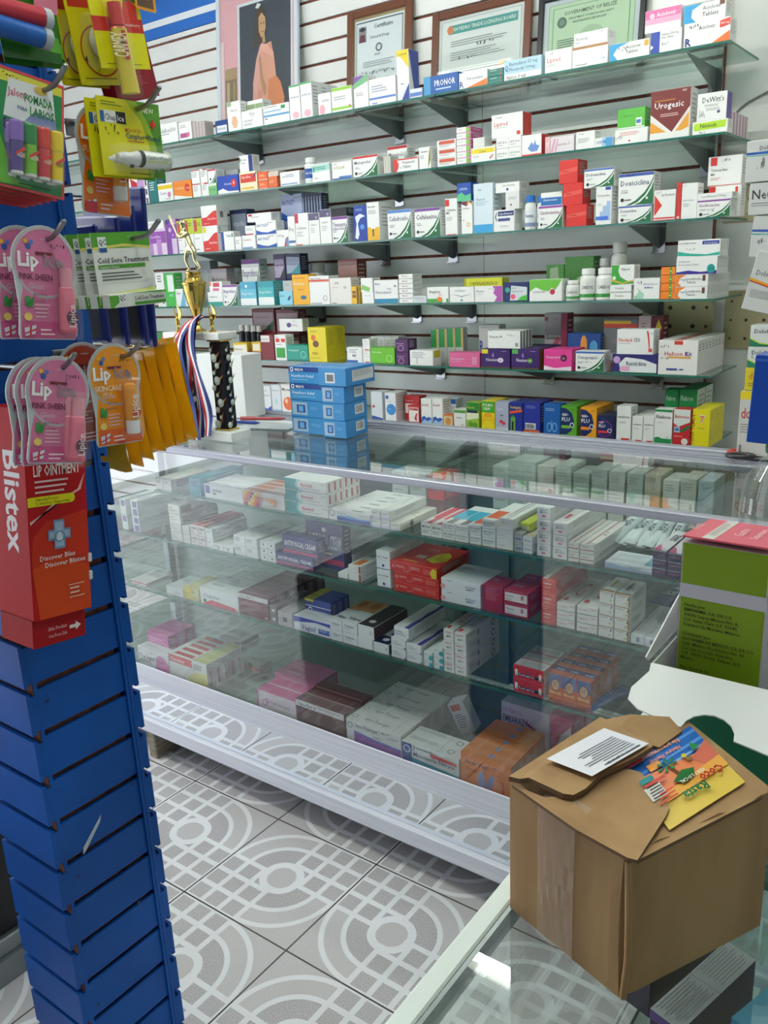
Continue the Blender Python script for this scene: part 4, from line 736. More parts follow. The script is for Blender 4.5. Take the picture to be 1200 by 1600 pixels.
BX(147, 288, 650, 740, '6cc226', [('t', 'Famotidina', .08, .68, .12, 'e0f8c0', .4, .01), ('a', .78, .35, .13, .03, 'a8e468'), R(0, 0, 1, .07, '4a9a18')], 'lime green carton with pale ring', d=.055)
BX(148, 310, 582, None, 'c6cac6', [('l', .15, .8, .8, 3, '999', .05)], 'row of grey cartons at the back', d=.05, dy=.1, nx=4)
BX(293, 366, 600, 742, '4a1a56', [('e', .42, .3, .26, 'a87ab0', .26), ('e', .42, .3, .18, '4a1a56', .18), ('t', 'Simeticona', .1, .62, .12, 'd8b8e0', .7, .02)], 'dark purple carton', d=.06, nv=2)
BX(376, 512, 665, 765, W_, [('l', .1, .85, .7, 4, 'b0b4ba', .06), R(.3, .1, .33, .5, 'aab')], 'white carton with grey table print', d=.055, side=[R(.1, .5, .9, 1, 'e0cc20')])
BX(608, 786, 678, 770, 'e0669c', [('t', 'Esomeprazol', .04, .5, .16, 'f8e0ec', .6, .01), ('t', 'Tabletas 40 mg', .04, .34, .1, 'f8e0ec', .35)] + [R(.76+.045*i, .2+.14*j, .785+.045*i, .28+.14*j, 'f8d8e8') for i in range(4) for j in range(4)], 'pink carton with dotted square', d=.055)
NEX = lambda c, n_: [R(.02, .76, .24, .98, c), ('t', 'Nexium', .18, .36, .17, 'f0eaf8', .42, .02), ('e', .68, .42, .1, 'f0eaf8' if n_ == '20' else '5a9a3a', .13), ('t', n_, .63, .36, .12, '4a2a74' if n_ == '20' else 'f0f0e0', .1, .02), ('p', [(.38, .6), (.42, .85), (.46, .6)], 'a88ac8'), ('r', 0, 0, 1, .05, '6a5a20'), ('l', .7, .88, .95, 1, 'a898c0', .04)]
BX(793, 964, 656, 776, '3a1c66', NEX('e8d82a', '20'), 'purple carton with yellow corner tag', d=.055)
BX(971, 1134, 656, 780, '3a1c66', NEX('4fb04a', '40'), 'purple carton with green corner tag', d=.03, n=6, side=[R(0, 0, 1, 1, '6a5a20')])
BX(833, 1024, 550, 652, W_, [('t', 'Nexium 40', .05, .6, .14, '444', .42, .01), ('s', .6, .7, .14, '111')] + [R(.86+.03*i, .12+.07*j, .88+.03*i, .17+.07*j, '333') for i in range(3) for j in range(3)], 'white carton with dotted corner on purple ones', d=.022, n=4, side=[R(0, 0, .4, 1, '2a6a4a')])
for q in range(4):
    BX(498+q*48, 545+q*48, 540-q*3, None, 'b8bcb8', [R(0, .45, .75, 1, '1f8a4a'), R(.75, .45, .95, 1, 'd8a828'), ('l', .15, .3, .8, 3, '888', .03)], 'green and silver blister pack, %s of four' % ('leftmost', 'second', 'third', 'rightmost')[q], d=.03, dy=.1, cat='blister pack')
BX(780, 900, 515, None, 'c4c6c4', [('t', 'R', .03, .3, .3, '27348b', .2, .06), ('s', .5, .8, .1, '222'), ('p', [(.8, .7), (1, .9), (1, .6)], '4a78b8')], 'grey white carton with letter R', d=.05, dy=.12)
ctx(reg='Q3')
BX(2, 120, 68, None, 'b9b6b8', [('t', 'Esomac', .1, .48, .1, '7a7078', .5), ('p', [(.4, .4), (.6, .55), (.75, .5), (.6, .35), (.5, .2)], 'c05a70'), ('s', .4, .85, .06, '222'), R(0, .85, .15, .93, 'b04a50')], 'large dim white carton with pink splash', d=.05, dy=.13)
BX(122, 156, 65, None, '8c2548', [], 'dark magenta carton edge', d=.05, dy=.13)
BX(32, 178, 253, 368, 'e8439a', [('t', 'Omeprazole', .06, .58, .13, 'fbe0f0', .55, .01), ('e', .72, .6, .12, '4a1a3a', .17), ('t', '20', .67, .54, .1, 'ffffff', .12), ('p', [(0, 0), (0, .22), (.4, .1), (1, .2), (1, 0)], 'f8e8f0')], 'hot pink carton with dark disc', d=.05, n=2)
BX(197, 346, 262, 372, W_, G('Omeprazol', '4a6ab8', '3c4a5c', '1d6b3f')+[('s', .35, .42, .1, '222')], 'green swept carton with steel blue strip', d=.055)
BX(388, 622, 278, 375, '28286e', [('p', [(.2, 0), (.15, .5), (.3, .85), (.7, .75), (1, .5), (1, 0)], 'eceef2'), ('e', .1, .7, .08, 'd0a8d8', .2), ('p', [(.16, .1), (.2, .35), (.4, .35), (.4, .1)], 'e8b0d0'), ('t', 'Ranitidina', .32, .4, .24, '333a55', .45, .02), R(0, 0, 1, .04, '2f8a60')], 'wide navy and white carton', d=.055)
BX(413, 604, 148, 268, W_, [('t', 'Neotack', .04, .5, .17, 'd8302a', .4, .03), ('t', '150', .48, .5, .17, '222', .16, .03), ('p', [(.82, .95), (.86, .6), (.9, .1), (.93, .1), (.9, .6), (.86, .95)], 'd8302a'), R(.88, .1, .98, .24, 'e05048'), ('s', .82, .78, .12, '111'), ('l', .04, .42, .4, 1, 'aaa', .03)], 'white carton with red and black title', d=.055)
BX(628, 834, 205, 385, 'f0eeea', [R(.4, .88, .62, .99, 'd0402c'), ('t', 'Helicon Kit', .16, .55, .13, 'c02a2c', .7, .03), ('t', 'Kit', .7, .55, .13, '2c3fa0', .16, .03), R(.25, .48, .84, .53, 'e8a83a'), ('s', .04, .78, .1, '222'), ('s', .05, .42, .1, '222'), R(.22, .12, .5, .18, '3a4a90'), R(.56, .13, .66, .17, '3a4a90')], 'large white carton with red and blue title', d=.034, n=8, side=[('l', .25, .85, .8, 3, '666', .04)], top=[R(.35, 0, .6, 1, 'c87a70')])
BX(155, 330, 168, None, '1a4a90', [('p', [(0, .1), (1, .1), (1, 0), (0, 0)], '7a2030'), ('e', .5, .65, .1, 'e8a040', .3), ('t', 'Genoprazol', .1, .12, .14, 'e8b0a8', .8, .02), ('e', .8, .6, .12, '5aa8d8', .2)], 'dark blue carton with orange flame', d=.05, dy=.1)
BX(342, 524, 92, None, '77777b', [R(0, .82, 1, .9, 'd84a38'), R(0, .9, .8, .96, 'e8b83a'), ('t', 'OMEPRAZOL', .2, .5, .08, 'a88a90', .5), R(0, .0, 1, .12, 'e0602c'), R(.0, .15, 1, .3, 'b8bcc0')], 'grey carton with orange and red top bands', d=.05, dy=.12)
BX(526, 592, 78, None, 'd8bfc2', [('l', .2, .85, .6, 3, 'a87a84', .03)], 'pale rose tall carton', d=.05, dy=.12)
BX(594, 656, 78, None, '6e1f2c', [('p', [(.3, .75), (.6, .95), (.9, .78), (.55, .62)], 'd8c82a')], 'maroon carton with yellow tag', d=.05, dy=.12)
# ================= lowest wall shelf =================
ctx(reg='Q1', z=SHZ[5], zmax=SHZ[4]-.0075, place=SN[5])
BX(540, 630, 870, None, 'd9d5c6', [('t', 'Broxodin', .2, .72, .06, '444', .5), ('t', 'JARABE', .3, .3, .04, '333', .4), ('r', 0, 0, .04, 1, 'c8a050')], 'cream carton nearest the white box', d=.06)
BX(500, 538, 872, None, 'd8c8b0', [], 'narrow tan carton', d=.06)
BX(632, 685, 872, None, 'e4e8ec', [('p', [(0, 0), (0, .2), (.5, .08), (1, .22), (1, 0)], '2a50a8'), ('t', 'Salbutamol', .1, .6, .06, '2a50a8', .75, .01), ('l', .2, .8, .8, 1, '889', .02)], 'white carton with blue foot wave', d=.06)
BX(688, 742, 868, None, 'e0e6ea', [('t', 'Ambroxol', .1, .78, .06, '445', .7, .01), ('e', .5, .4, .15, 'b8d8dc', .12), ('r', 0, 0, 1, .08, '8ab0d8')], 'white carton with pale drop', d=.06)
BX(745, 818, 865, None, 'eceae6', [('t', 'Mucex', .08, .78, .11, '5a2a2a', .8, .04), ('e', .55, .33, .42, 'e86a2a', .24), ('e', .4, .42, .12, 'f8c8a8', .09)], 'white carton with large orange ball', d=.06)
BX(820, 848, 868, None, '3f8a4a', [], 'green carton edge behind the blue boxes', d=.06)
ctx(reg='Q2')
BX(148, 214, 908, None, 'dfe4ea', [('p', [(0, 0), (0, .16), (1, .08), (1, 0)], '2a50a8'), ('p', [(.05, .48), (.2, .55), (.35, .5), (.2, .42)], 'd03a3a')], 'white carton with blue foot by the blue boxes', d=.06)
BX(229, 292, 914, None, 'eceff2', [('e', .55, .42, .45, '3a90d8', .2), ('e', .2, .85, .16, '3a6ab8', .07), ('t', 'Tukol', .25, .42, .05, 'cfe4f8', .5), ('l', .2, .7, .7, 1, '99a', .015)], 'white carton with big blue disc', d=.08)
BX(366, 432, 988, None, 'b52a2c', [R(.06, .08, .94, .9, 'f0eae6'), R(.1, .74, .9, .86, 'b52a2c'), ('t', 'ROBITUS', .14, .77, .05, 'ffffff', .7), ('p', [(.55, .3), (.7, .55), (.85, .6), (.75, .35), (.8, .12), (.6, .2)], 'c83038')], 'small red framed carton in front', d=.04)
BX(343, 432, 932, None, 'b02a2e', [R(.05, .3, .95, .7, 'e8dcd8'), ('t', 'ROBITUSS', .1, .78, .06, 'f0d8d8', .8)], 'taller red carton behind the framed one', d=.05, dy=.042)
SIN = [('t', 'Sinubil', .05, .72, .09, 'b02a2e', .85, .03), ('p', [(0, .05), (.05, .28), (.3, .33), (.5, .25), (.75, .3), (1, .25), (1, .05)], '2a60b8'), ('p', [(0, .05), (.3, .2), (.6, .12), (1, .22), (1, .02), (0, .02)], 'a8c8e8')]
BX(441, 503, 948, None, W_, SIN, 'white carton with red title and blue waves, left', d=.06)
BX(506, 567, 948, None, W_, SIN, 'white carton with red title and blue waves, right', d=.06)
BX(571, 631, 1044, None, 'e07a38', [R(.06, .05, .94, .92, 'd8cfa8'), ('e', .5, .45, .3, 'd8934a', .35)], 'small orange framed carton', d=.04)
BX(568, 632, 952, None, 'dfe8ee', [R(0, .8, 1, 1, '2468b0'), ('t', 'BRONCOL', .15, .66, .05, '3a5a90', .7)], 'white carton with blue head band', d=.05, dy=.042)
BX(634, 703, 1012, None, 'eef0ec', [R(0, .82, 1, 1, '5aa04a'), ('t', 'GRIPEN', .2, .5, .08, '333', .6, .02), ('p', [(.6, .1), (.75, .2), (.85, .12)], 'c8a040')], 'white carton with green head band', d=.05)
BX(706, 782, 970, None, '9cbf3a', [R(0, .7, 1, 1, '2f8a3a'), ('t', 'Gripeta', .05, .78, .08, 'f0d83a', .85, .02), R(.05, .6, .9, .7, '2c2f4a'), ('e', .35, .15, .2, '5a9a30', .1), ('e', .7, .13, .2, '5a9a30', .1), ('p', [(0, .3), (1, .4), (1, .6), (0, .6)], 'e8ecc8')], 'green carton with dark title band and limes', d=.05)
BX(796, 874, 962, None, 'f2d81e', [R(0, .6, 1, 1, '46aa34'), ('t', 'PULMO', .08, .82, .1, 'f4f8e8', .8, .03), ('t', 'GRIP', .12, .69, .1, 'f4f8e8', .7, .03), ('e', .5, .48, .34, 'f0a81e', .12), ('p', [(0, .2), (.5, .35), (1, .2), (1, .45), (0, .45)], 'f2c81e')], 'green and yellow carton with tall white title', d=.05, n=2)
BX(876, 954, 968, None, 'b0b6cc', [('t', 'Tukol', .08, .72, .08, 'e8ecf4', .6, .02), ('e', .45, .32, .14, 'd8344a', .06), ('e', .66, .26, .13, 'd8344a', .06), R(.4, .52, .62, .56, '2a6a7a'), R(0, 0, 1, .12, 'c8ccd8')], 'grey blue carton with cherries', d=.05)
BX(959, 1038, 970, None, '1f2f90', [('t', 'Sudagrip', .04, .8, .09, 'f0d040', .9, .03), ('p', [(0, .7), (1, .78), (1, .7), (0, .6)], 'e8582c'), R(.08, .02, .45, .5, '6aa23a'), R(.18, .05, .32, .35, '14161c'), ('e', .25, .52, .12, '3a8a3a', .05)], 'dark blue carton with yellow title and dark vial', d=.05, n=2)
BX(1042, 1140, 972, None, '27359c', [R(.1, .12, .75, .33, 'f0f2f4'), ('l', .15, .9, .8, 3, '8a98d8', .02), R(0, 0, 1, .1, 'e0662c')] + [R(.14+.05*i, .15, .165+.05*i, .3, '222222') for i in range(11)], 'dark blue carton showing a barcode', d=.05, n=2)
ctx(reg='Q3')
BX(31, 118, 538, None, '1c5fae', [('l', .1, .85, .7, 2, 'a8c8f0', .03), ('e', .35, .25, .16, '7ab8e8', .16), ('e', .68, .25, .16, '7ab8e8', .16), ('e', .35, .25, .11, '1c5fae', .12), ('e', .68, .25, .11, '1c5fae', .12), R(.49, .2, .53, .48, '7ab8e8')], 'blue carton with outlined lungs', d=.05)
EX = lambda c, s_: [('p', [(.0, .05), (.0, .95), (.35, .92), (.7, .78), (.85, .5), (.7, .2), (.35, .05)], '1d2b66'), ('t', 'ex-', .06, .68, .13, 'ffffff', .5, .04), ('t', 'FLU', .06, .5, .13, 'ffffff', .55, .04), R(.04, .26, .6, .36, s_), ('e', .72, .38, .14, 'e8ecf4', .09), ('e', .72, .38, .09, '1d2b66', .06), ('l', .7, .9, .95, 1, '334', .02)]
BX(121, 205, 548, None, '5aa42a', EX('', '7cc242'), 'lime carton with navy dome', d=.05, n=3)
BX(223, 308, 556, None, 'f2a81e', EX('', 'f08a2a'), 'amber carton with navy dome', d=.05, n=3)
BX(313, 403, 598, None, '1a2350', EX('', 'e0383c')+[('a', .4, .45, .48, .03, 'c83a8a')], 'navy carton with red title strip', d=.05, n=2)
OX = [('t', 'oxobron', .06, .66, .08, '222', .85, .04), R(.35, .0, .95, .08, 'd8302a'), ('l', .15, .55, .7, 2, 'bbb', .02)]
BX(413, 488, 548, None, W_, OX, 'tall white carton with bold black title', d=.06)
BX(493, 548, 602, None, W_, OX, 'shorter white carton with bold black title, left', d=.045, n=3)
BX(551, 607, 602, None, W_, OX, 'shorter white carton with bold black title, right', d=.045, n=3)
BX(611, 704, 564, None, W_, [R(0, .93, 1, 1, '1f8a4a'), R(0, .0, 1, .16, '1f8a4a'), ('e', .2, .15, .2, '1f8a4a', .05), ('t', 'Fluibron', .08, .74, .1, '333', .84, .02), ('l', .1, .62, .5, 1, 'bbb', .02), ('l', .7, .2, .9, 1, '777', .02)], 'white carton with green foot and head', d=.05)
BX(646, 734, 460, None, '178a48', [('t', 'Fluibron', .08, .78, .1, 'd8f0e0', .7, .01), ('l', .6, .12, .9, 1, 'b8e0c8', .03)], 'raised green carton, left', d=.05, dy=.09, side=[R(0, 0, 1, 1, 'd8dcd8'), ('l', .15, .85, .85, 6, 'a8aca8', .05)])
BX(738, 833, 460, None, '178a48', [('t', 'Fluibron', .08, .78, .1, 'd8f0e0', .7, .01), ('l', .6, .12, .9, 1, 'b8e0c8', .03)], 'raised green carton, right', d=.085, dy=.09, n=2, side=[R(0, 0, 1, 1, 'd8dcd8'), ('l', .15, .85, .85, 6, 'a8aca8', .05), R(.93, 0, 1, 1, '178a48')])
BX(709, 799, 564, None, 'c8282c', [('p', [(0, .62), (.3, .52), (1, .66), (1, 1), (0, 1)], 'e8f0ec'), ('p', [(0, .45), (.4, .42), (1, .6), (1, .5), (.5, .36), (0, .4)], '2a7a4a'), ('t', 'Balsotos', .08, .76, .09, 'c8282c', .85, .03), R(.05, .36, .4, .52, 'b8ccd8'), R(.1, .4, .35, .48, '5a78b0'), ('e', .72, .12, .2, 'f0ece8', .09), ('t', 'Balsamico', .1, .24, .05, 'f4d8d4', .5)], 'red carton with white head and green sweep', d=.05)
BX(808, 900, 566, None, 'f0e21e', [('t', 'VIROPULMIN', .13, .04, .13, 'b8501e', .82, .03, 90), ('t', '7', .42, .66, .2, 'f4f0f4', .4, .08), ('t', '7', .43, .665, .18, 'e05a70', .38, .02), ('l', .3, .5, .85, 1, 'b8a820', .02), R(.55, 0, .9, .03, 'c8401e')], 'yellow carton with vertical title', d=.05, n=3, side=[('l', .2, .9, .8, 4, 'd8c820', .03), R(.2, .2, .7, .45, 'e8d84a')])
# ================= display case, upper shelf =================
def PL(t, h=.3, v=.4, c='4a4f66', u=.1, b=.01): return [('t', t, u, v, h, c, .82, b), ('l', u, v-.12, .7, 1, '9a9a98', .07)]
ctx(reg='K4', z=SA, zmax=.982, y=1.452, ymax=1.795, mid=False, place='upper case shelf')
BX(220, 308, 200, 248, 'dcdad2', [('l', .15, .8, .8, 2, '8a8a88', .08)], 'long greyish carton at the shelf end', d=.15, nx=2, side=[R(.12, .2, .42, .85, '8a8c88')])
BX(409, 470, 195, 275, '2f9fb0', [('l', .15, .75, .8, 3, '1a5a78', .05)], 'long teal carton', d=.16, top=[R(0, 0, 1, 1, '2a93a4')])
BX(490, 705, 231, 308, 'e6e7e8', [R(.04, .35, .15, .95, '3c4fa8'), ('t', 'Quinogel', .22, .55, .2, '333a4a', .3, .01), ('t', 'MK', .24, .28, .18, '222', .1, .02), R(.0, .0, .02, 1, '8a9ac8')], 'white carton with blue square logo', d=.032, n=4)
PXL = [R(.06*i, .25*j, .06*i+.055, .25*j+.22, ('d8402c', 'f0b428', '7a3a90', 'e8702a', 'f4d860')[(i*2+j*3) % 5]) for i in range(7) for j in range(4)]
BX(706, 935, 262, 350, 'ece9e6', PXL+[('t', 'Gelmicin', .3, .5, .3, 'c84a30', .45, .02), ('e', .72, .55, .05, 'e8a030', .16), ('p', [(.78, .2), (.8, .7), (.84, .7), (.82, .2)], 'e8702a'), ('l', .55, .15, .95, 1, '888', .06)], 'white carton with coloured pixel squares', d=.03, n=4, top=[R(0, 0, 1, 1, 'b8aaa8'), R(.1, .1, .5, .8, 'c87858')])
ctx(reg='K6')
BX(20, 252, 88, 285, 'f0efec', [('p', [(0, 0), (0, 1), (.42, 1), (.3, .7), (.32, .3), (.45, 0)], '18a0a0'), ('p', [(.42, 1), (.3, .7), (.32, .3), (.45, 0), (.36, 0), (.25, .4), (.3, 1)], '9adcd8'), ('t', 'Barmicil', .4, .4, .3, 'd02a3c', .34, .03), ('t', 'crema', .88, .72, .14, '333', .1), ('l', .38, .22, .9, 1, '888', .05)], 'white carton with teal end and red title', d=.021, nv=3, n=6, side=[R(.3, .1, .7, .9, 'b85a50')])
BX(260, 490, 262, 328, 'eff0f0', [('p', [(.2, 0), (.2, .5), (.5, .6), (.75, .45), (1, .5), (1, 0)], '2a4fae'), ('p', [(.2, .5), (.5, .6), (.75, .45), (1, .5), (1, .38), (.7, .3), (.2, .4)], '7ab0e0'), ('a', .08, .7, .07, .015, '5a6a8a'), ('t', 'Scheriderm', .22, .7, .16, '333a4a', .5), ('s', .72, .72, .15, '111')], 'low white carton with deep blue wave', d=.032, n=6, top=[R(.5, .3, .75, .5, '8a8c8a')])
E1 = [('l', .1, .75, .85, 2, '7a80a0', .06), R(0, 0, 1, .3, 'd8dcf0')]
BX(495, 546, 268, 372, 'eeeeea', E1, 'slim white carton end, two high', d=.14, nv=2)
BX(549, 596, 276, 385, 'eeeeea', E1, 'slim white carton end with long lid, two high', d=.15, nv=2)
BX(599, 655, 338, 390, 'ece9dc', E1, 'long ivory carton beside two high pair', d=.15, side=[('e', .3, .5, .05, '777')])
BX(768, 885, 335, 402, W_, [('t', 'MEOSAN', .1, .62, .18, '222', .8, .03), ('l', .1, .4, .9, 3, '888', .05)], 'white carton end under red lid', d=.13, nx=2, top=[R(0, 0, .55, 1, 'e8e0dc'), R(.5, 0, 1, .4, 'c83a44'), R(.2, .3, 1, 1, 'cf3440')])
NC = [('t', 'NEO-CORTISON', .08, .58, .2, '222', .85, .03), ('l', .1, .4, .9, 2, '999', .06)]
BX(886, 1030, 335, 432, W_, NC, 'white carton end with black title and cyan lid', d=.14, nv=2, nx=2, top=[R(0, .25, 1, .75, '4ab4d0'), R(.3, 0, .8, .25, '8a8a88')])
BX(1036, 1100, 350, 452, W_, NC, 'white carton end with orange lid', d=.14, nv=2, top=[R(0, .1, 1, .4, 'e8703a')])
ctx(reg='K8')
BX(44, 114, 235, 372, W_, NC, 'white carton end with orange lid, three high', d=.14, nv=3, top=[R(0, .1, 1, .5, 'e8703a')])
BX(118, 206, 282, 396, 'f1f1f0', [('l', .1, .4, .6, 2, 'bbb', .05)], 'plain white carton end', d=.15, nv=2)
BX(134, 208, 228, 283, 'f1f1f0', [('l', .1, .7, .6, 2, 'bbb', .05)], 'plain white long carton laid over plain ones', d=.17, top=[R(.55, 0, .62, 1, 'a89a4a'), R(.2, .1, .4, .9, 'c8c8c4')])
BX(213, 254, 305, 402, 'c4c6c2', [R(.1, .2, .9, .5, '7a8ab0'), ('l', .1, .8, .8, 1, '888', .08)], 'grey carton end with blue panel', d=.1, nv=2)
BX(256, 306, 322, 410, 'eef0f4', [('t', 'Diclona', .12, .4, .22, '2a3a6a', .8, .03)], 'white carton end with navy title', d=.1, nv=2, top=[R(0, 0, 1, 1, 'e8d8c0')])
BX(243, 296, 252, 300, 'c2cc38', [R(.1, .15, .9, .55, 'e8eaea'), ('t', 'Diclona', .15, .25, .2, '2a3a6a', .7)], 'lime carton with white tag', d=.1, dy=.02)
PK = [('l', .15, .8, .8, 2, '8890a8', .06), R(.35, .18, .65, .34, 'e87a98'), ('t', 'Micotrim', .2, .5, .16, '333a66', .6, .01)]
BX(330, 402, 168, 425, 'f0f0ef', PK, 'white carton end with pink spot, column of four', d=.12, nv=4)
BX(412, 488, 250, 448, 'f0f0ef', PK, 'white carton end with pink spot, column of three', d=.16, nv=3, top=[R(.2, .2, .5, .4, 'd04a60'), R(.6, .1, .65, .9, '99a')])
RS = [('l', .1, .75, .7, 2, '9a9aa0', .06), R(0, .35, 1, .44, 'b03038')]
BX(492, 550, 352, 460, 'eeebe6', RS, 'white carton end with dark red line, left', d=.17, nv=2, top=[R(.4, 0, .5, 1, 'a83038')])
BX(553, 628, 362, 482, 'eeebe6', RS, 'white carton end with dark red line, right', d=.17, nv=2, top=[R(.4, 0, .5, 1, 'a83038'), ('l', .6, .5, .9, 2, '888', .05)])
BX(682, 928, 452, 500, 'dfe6ee', [('p', [(0, 0), (0, .9), (.5, .5), (1, .3), (1, 0)], 'a8bce0'), ('l', .5, .7, .9, 2, '8a9ab0', .08)], 'wide flat white carton with blue fade', d=.07, n=1, top=[('l', .1, .8, .8, 3, '9ab0b8', .05), R(.8, .1, 1, .9, '6ab8cc')])
NV = [('t', 'BETAMED GEL', .1, .45, .18, 'd87a98', .8, .02), R(0, .95, 1, 1, 'e8e8ee')]
NT = [R(0, 0, 1, 1, 'e6e2e8'), ('p', [(0, 0), (.6, 0), (.2, .25), (0, .25)], 'c84a80'), ('t', 'BETAMED', .3, .5, .3, '2a2458', .6, .04)]
BX(928, 1002, 393, 558, '1c1a56', NV, 'navy carton end with pink title, left column', d=.13, nv=3, top=NT)
BX(1006, 1084, 408, 578, '1c1a56', NV, 'navy carton end with pink title, middle column', d=.13, nv=3, top=NT)
BX(1088, 1160, 360, 592, '1c1a56', NV, 'navy carton end with pink title, right column', d=.13, nv=4, top=NT)
# white ointment tubes behind
def tube_thing(x, y, z, L, r, rz, tilt, lb, body, capc, tcol, txt, grp):
    rt = thing('ointment_tube', lb, 'tube', (x, y, z), (tilt, 0, rz), grp)
    m_ = MB(); n = 14; vs = []; secs = [(0, 1.3, .12), (.18, 1.12, .6), (.45, 1.0, .95), (.92, 1, 1)]
    for t, sx, sz in secs:
        for i in range(n):
            a = 2*math.pi*i/n; vs.append((r*sx*math.cos(a), t*L, r+r*sz*math.sin(a)))
    m_.add(vs, [(j*n+i, j*n+(i+1) % n, (j+1)*n+(i+1) % n, (j+1)*n+i) for j in range(3) for i in range(n)] + [tuple(range(n))], body, 0, True)
    m_.draw((-r*.35, L*.3, 2*r*.93), (0, 1, 0), (-1, 0, 0) if 0 else (1, 0, 0), (0, 0, 1), L*.5, r*.7, [])
    m_.build('body', rt, ('gloss',))
    m_ = MB(); g_, fs, gw = glyphs(txt, 1, .03); sc = L*.28/gw
    m_.add([(-.004+y_*sc*.9*(.006/sc/.7 if 0 else 1), L*.42+x_*sc, 2*r*.985+.0006) for x_, y_ in g_], fs, tcol); m_.build('print', rt, ('gloss',))
    m_ = MB(); m_.lathe([(r*.98, L*.925), (r*1.02, L*.93), (r*.98, L*1.1), (r*.7, L*1.15)], n, capc, ax=1, c=(0, 0, r)); m_.build('cap', rt, ('gloss',))
    return rt
tx = [(652, 370), (700, 375), (752, 380), (800, 385), (850, 392), (900, 398), (955, 400), (1010, 410)]
for i, (zx, zy) in enumerate(tx):
    ox, oy, s = REG['K8']; p = on(ox+zx/s, oy+zy/s, 2, SA+.012)
    tube_thing(p.x-.0, max(p.y, 1.56), SA+.003+(.004 if i % 2 else 0), .12, .0100 if i % 2 else .0104, (-.28, -.2, -.25, -.1, -.05, -.12, .1, .05)[i], .22, 'white ointment tube lying in the pile, %s from the left, upper case shelf' % ('first', 'second', 'third', 'fourth', 'fifth', 'sixth', 'seventh', 'eighth')[i], 'dfeaec', 'eef4f4', '2a3a5a', 'ADX', 'white ointment tubes piled on the upper case shelf')
    PLACED.append((p.x-.014, p.x+.03, max(p.y, 1.56), max(p.y, 1.56)+.135, SA, SA+.07))
# rear row on the upper shelf, seen through the top glass
ctx(reg='PX', y=1.71)
rear = [(612, 'dce4e2'), (640, 'c8d4d0'), (668, 'd83a3a'), (770, 'c8d8d0'), (792, 'b8c8c0'), (812, 'c8d4cc'), (840, 'e0d8d4'), (868, 'd0d8d0'), (896, 'c0ccc6'), (924, 'ccd6d0'), (952, 'd8dcd4'), (980, 'c4d0ca'), (1008, 'd6ccb8'), (1036, 'e2e4de'), (1064, 'dadcd2'), (1092, 'b8ccd8')]
for q, (px, c) in enumerate(rear):
    ya = 735 + (px-612)*.105 if px < 700 else 708+(px-765)*.085+(0, 12, 3, 18, 8)[q % 5]
    BX(px, px+25, ya, None, c, [('l', .1, .8, .8, 3, '8a908c', .05)], ('pale grey', 'dull grey', 'red topped', 'greenish grey', 'slate grey', 'soft grey', 'rosy grey', 'ashen', 'mist grey', 'cool grey', 'creamy grey', 'silver grey', 'sand coloured', 'off white', 'ivory grey', 'bluish grey')[q]+' carton in the rear row', d=.08, nv=2 if q % 3 else 3)
# ================= display case, middle shelf =================
ctx(reg='PX', z=SB_, zmax=SA-.0075, y=1.452, ymax=1.795, place='middle case shelf')
BX(205, 216, 781, 818, 'd2dcd6', [R(.25, .55, .9, .95, '6a5aa0'), R(.25, .05, .9, .45, '6a5aa0')], 'long pale carton with purple panel nearest the pillar', d=.17, nv=2, side=[('l', .1, .8, .9, 3, 'a8b8b0', .05)])
BX(188, 197, 779, 812, 'd2dcd6', [R(.25, .55, .9, .95, '6a5aa0')], 'long pale carton with purple panel half hidden', d=.17, nv=2)
ctx(reg='K4')
BX(300, 362, 345, 540, 'e4e2dc', [('t', 'Betasel', .1, .62, .14, '444', .6), ('l', .1, .4, .8, 2, 'c0a090', .05)], 'slim cream carton end, four high column', d=.14, nv=4, side=[R(.05, .1, .3, .9, 'a8a8a0')])
BX(372, 412, 462, 552, 'dddcd8', [('l', .1, .5, .8, 1, 'bbb', .05)], 'blank pale carton end, two high', d=.13, nv=2)
BX(415, 498, 455, 560, 'e8dcdc', [('t', 'LUBRIN', .1, .6, .2, '222', .8, .03), ('l', .1, .35, .7, 2, '999', .06)], 'carton end with black title under red lid', d=.15, nv=2, nx=2, top=[R(0, 0, 1, 1, 'b84448'), R(.3, 0, .6, .3, 'd8b8b0')])
BX(500, 540, 477, 590, 'eceeee', [('l', .1, .7, .8, 2, '7a8a8a', .06)], 'white carton end under green striped lid', d=.13, nv=2, top=[R(0, 0, .35, 1, '2f7a60')])
BX(542, 652, 560, 612, 'f2f2f2', [('l', .1, .7, .8, 2, 'aaa', .06), R(.35, .2, .6, .7, 'b0b0b0')], 'small white carton end in low row', d=.1, nx=2)
BX(655, 785, 512, 622, 'eff0f1', [('l', .12, .8, .7, 3, '8a8a90', .05), ('t', 'Hidrocorti', .12, .45, .12, '555', .5)], 'white squarish carton end', d=.15, nx=2, nv=2)
BX(800, 884, 545, 660, 'eff0f2', [('e', .5, .5, .1, '333'), ('l', .15, .85, .85, 1, '9a9aa8', .06)], 'small white carton end with black dot', d=.15, nx=2, nv=3)
AF = [R(0, 0, 1, 1, '3a3f7c'), R(0, .1, 1, .22, 'c83a6a'), ('t', 'ANTIFUNGAL CREAM', .05, .45, .3, 'e8e4ee', .9, .04), ('l', .1, .32, .9, 1, 'b8a868', .05)]
ctx(reg='PX')
BX(431, 490, 861, 886, '3a3f7c', AF, 'indigo carton with pink stripe, bottom', d=.03)
BX(441, 496, 834, 859, '3a3f7c', AF, 'indigo carton with pink stripe, upper', d=.03)
BX(478, 536, 811, 850, '2c2f58', AF+[('e', .5, .85, .06, 'e8eef0', .05)], 'indigo hanging carton with peg hole behind', d=.03, dy=.035, z0=SB_+.0)
ctx(reg='K6')
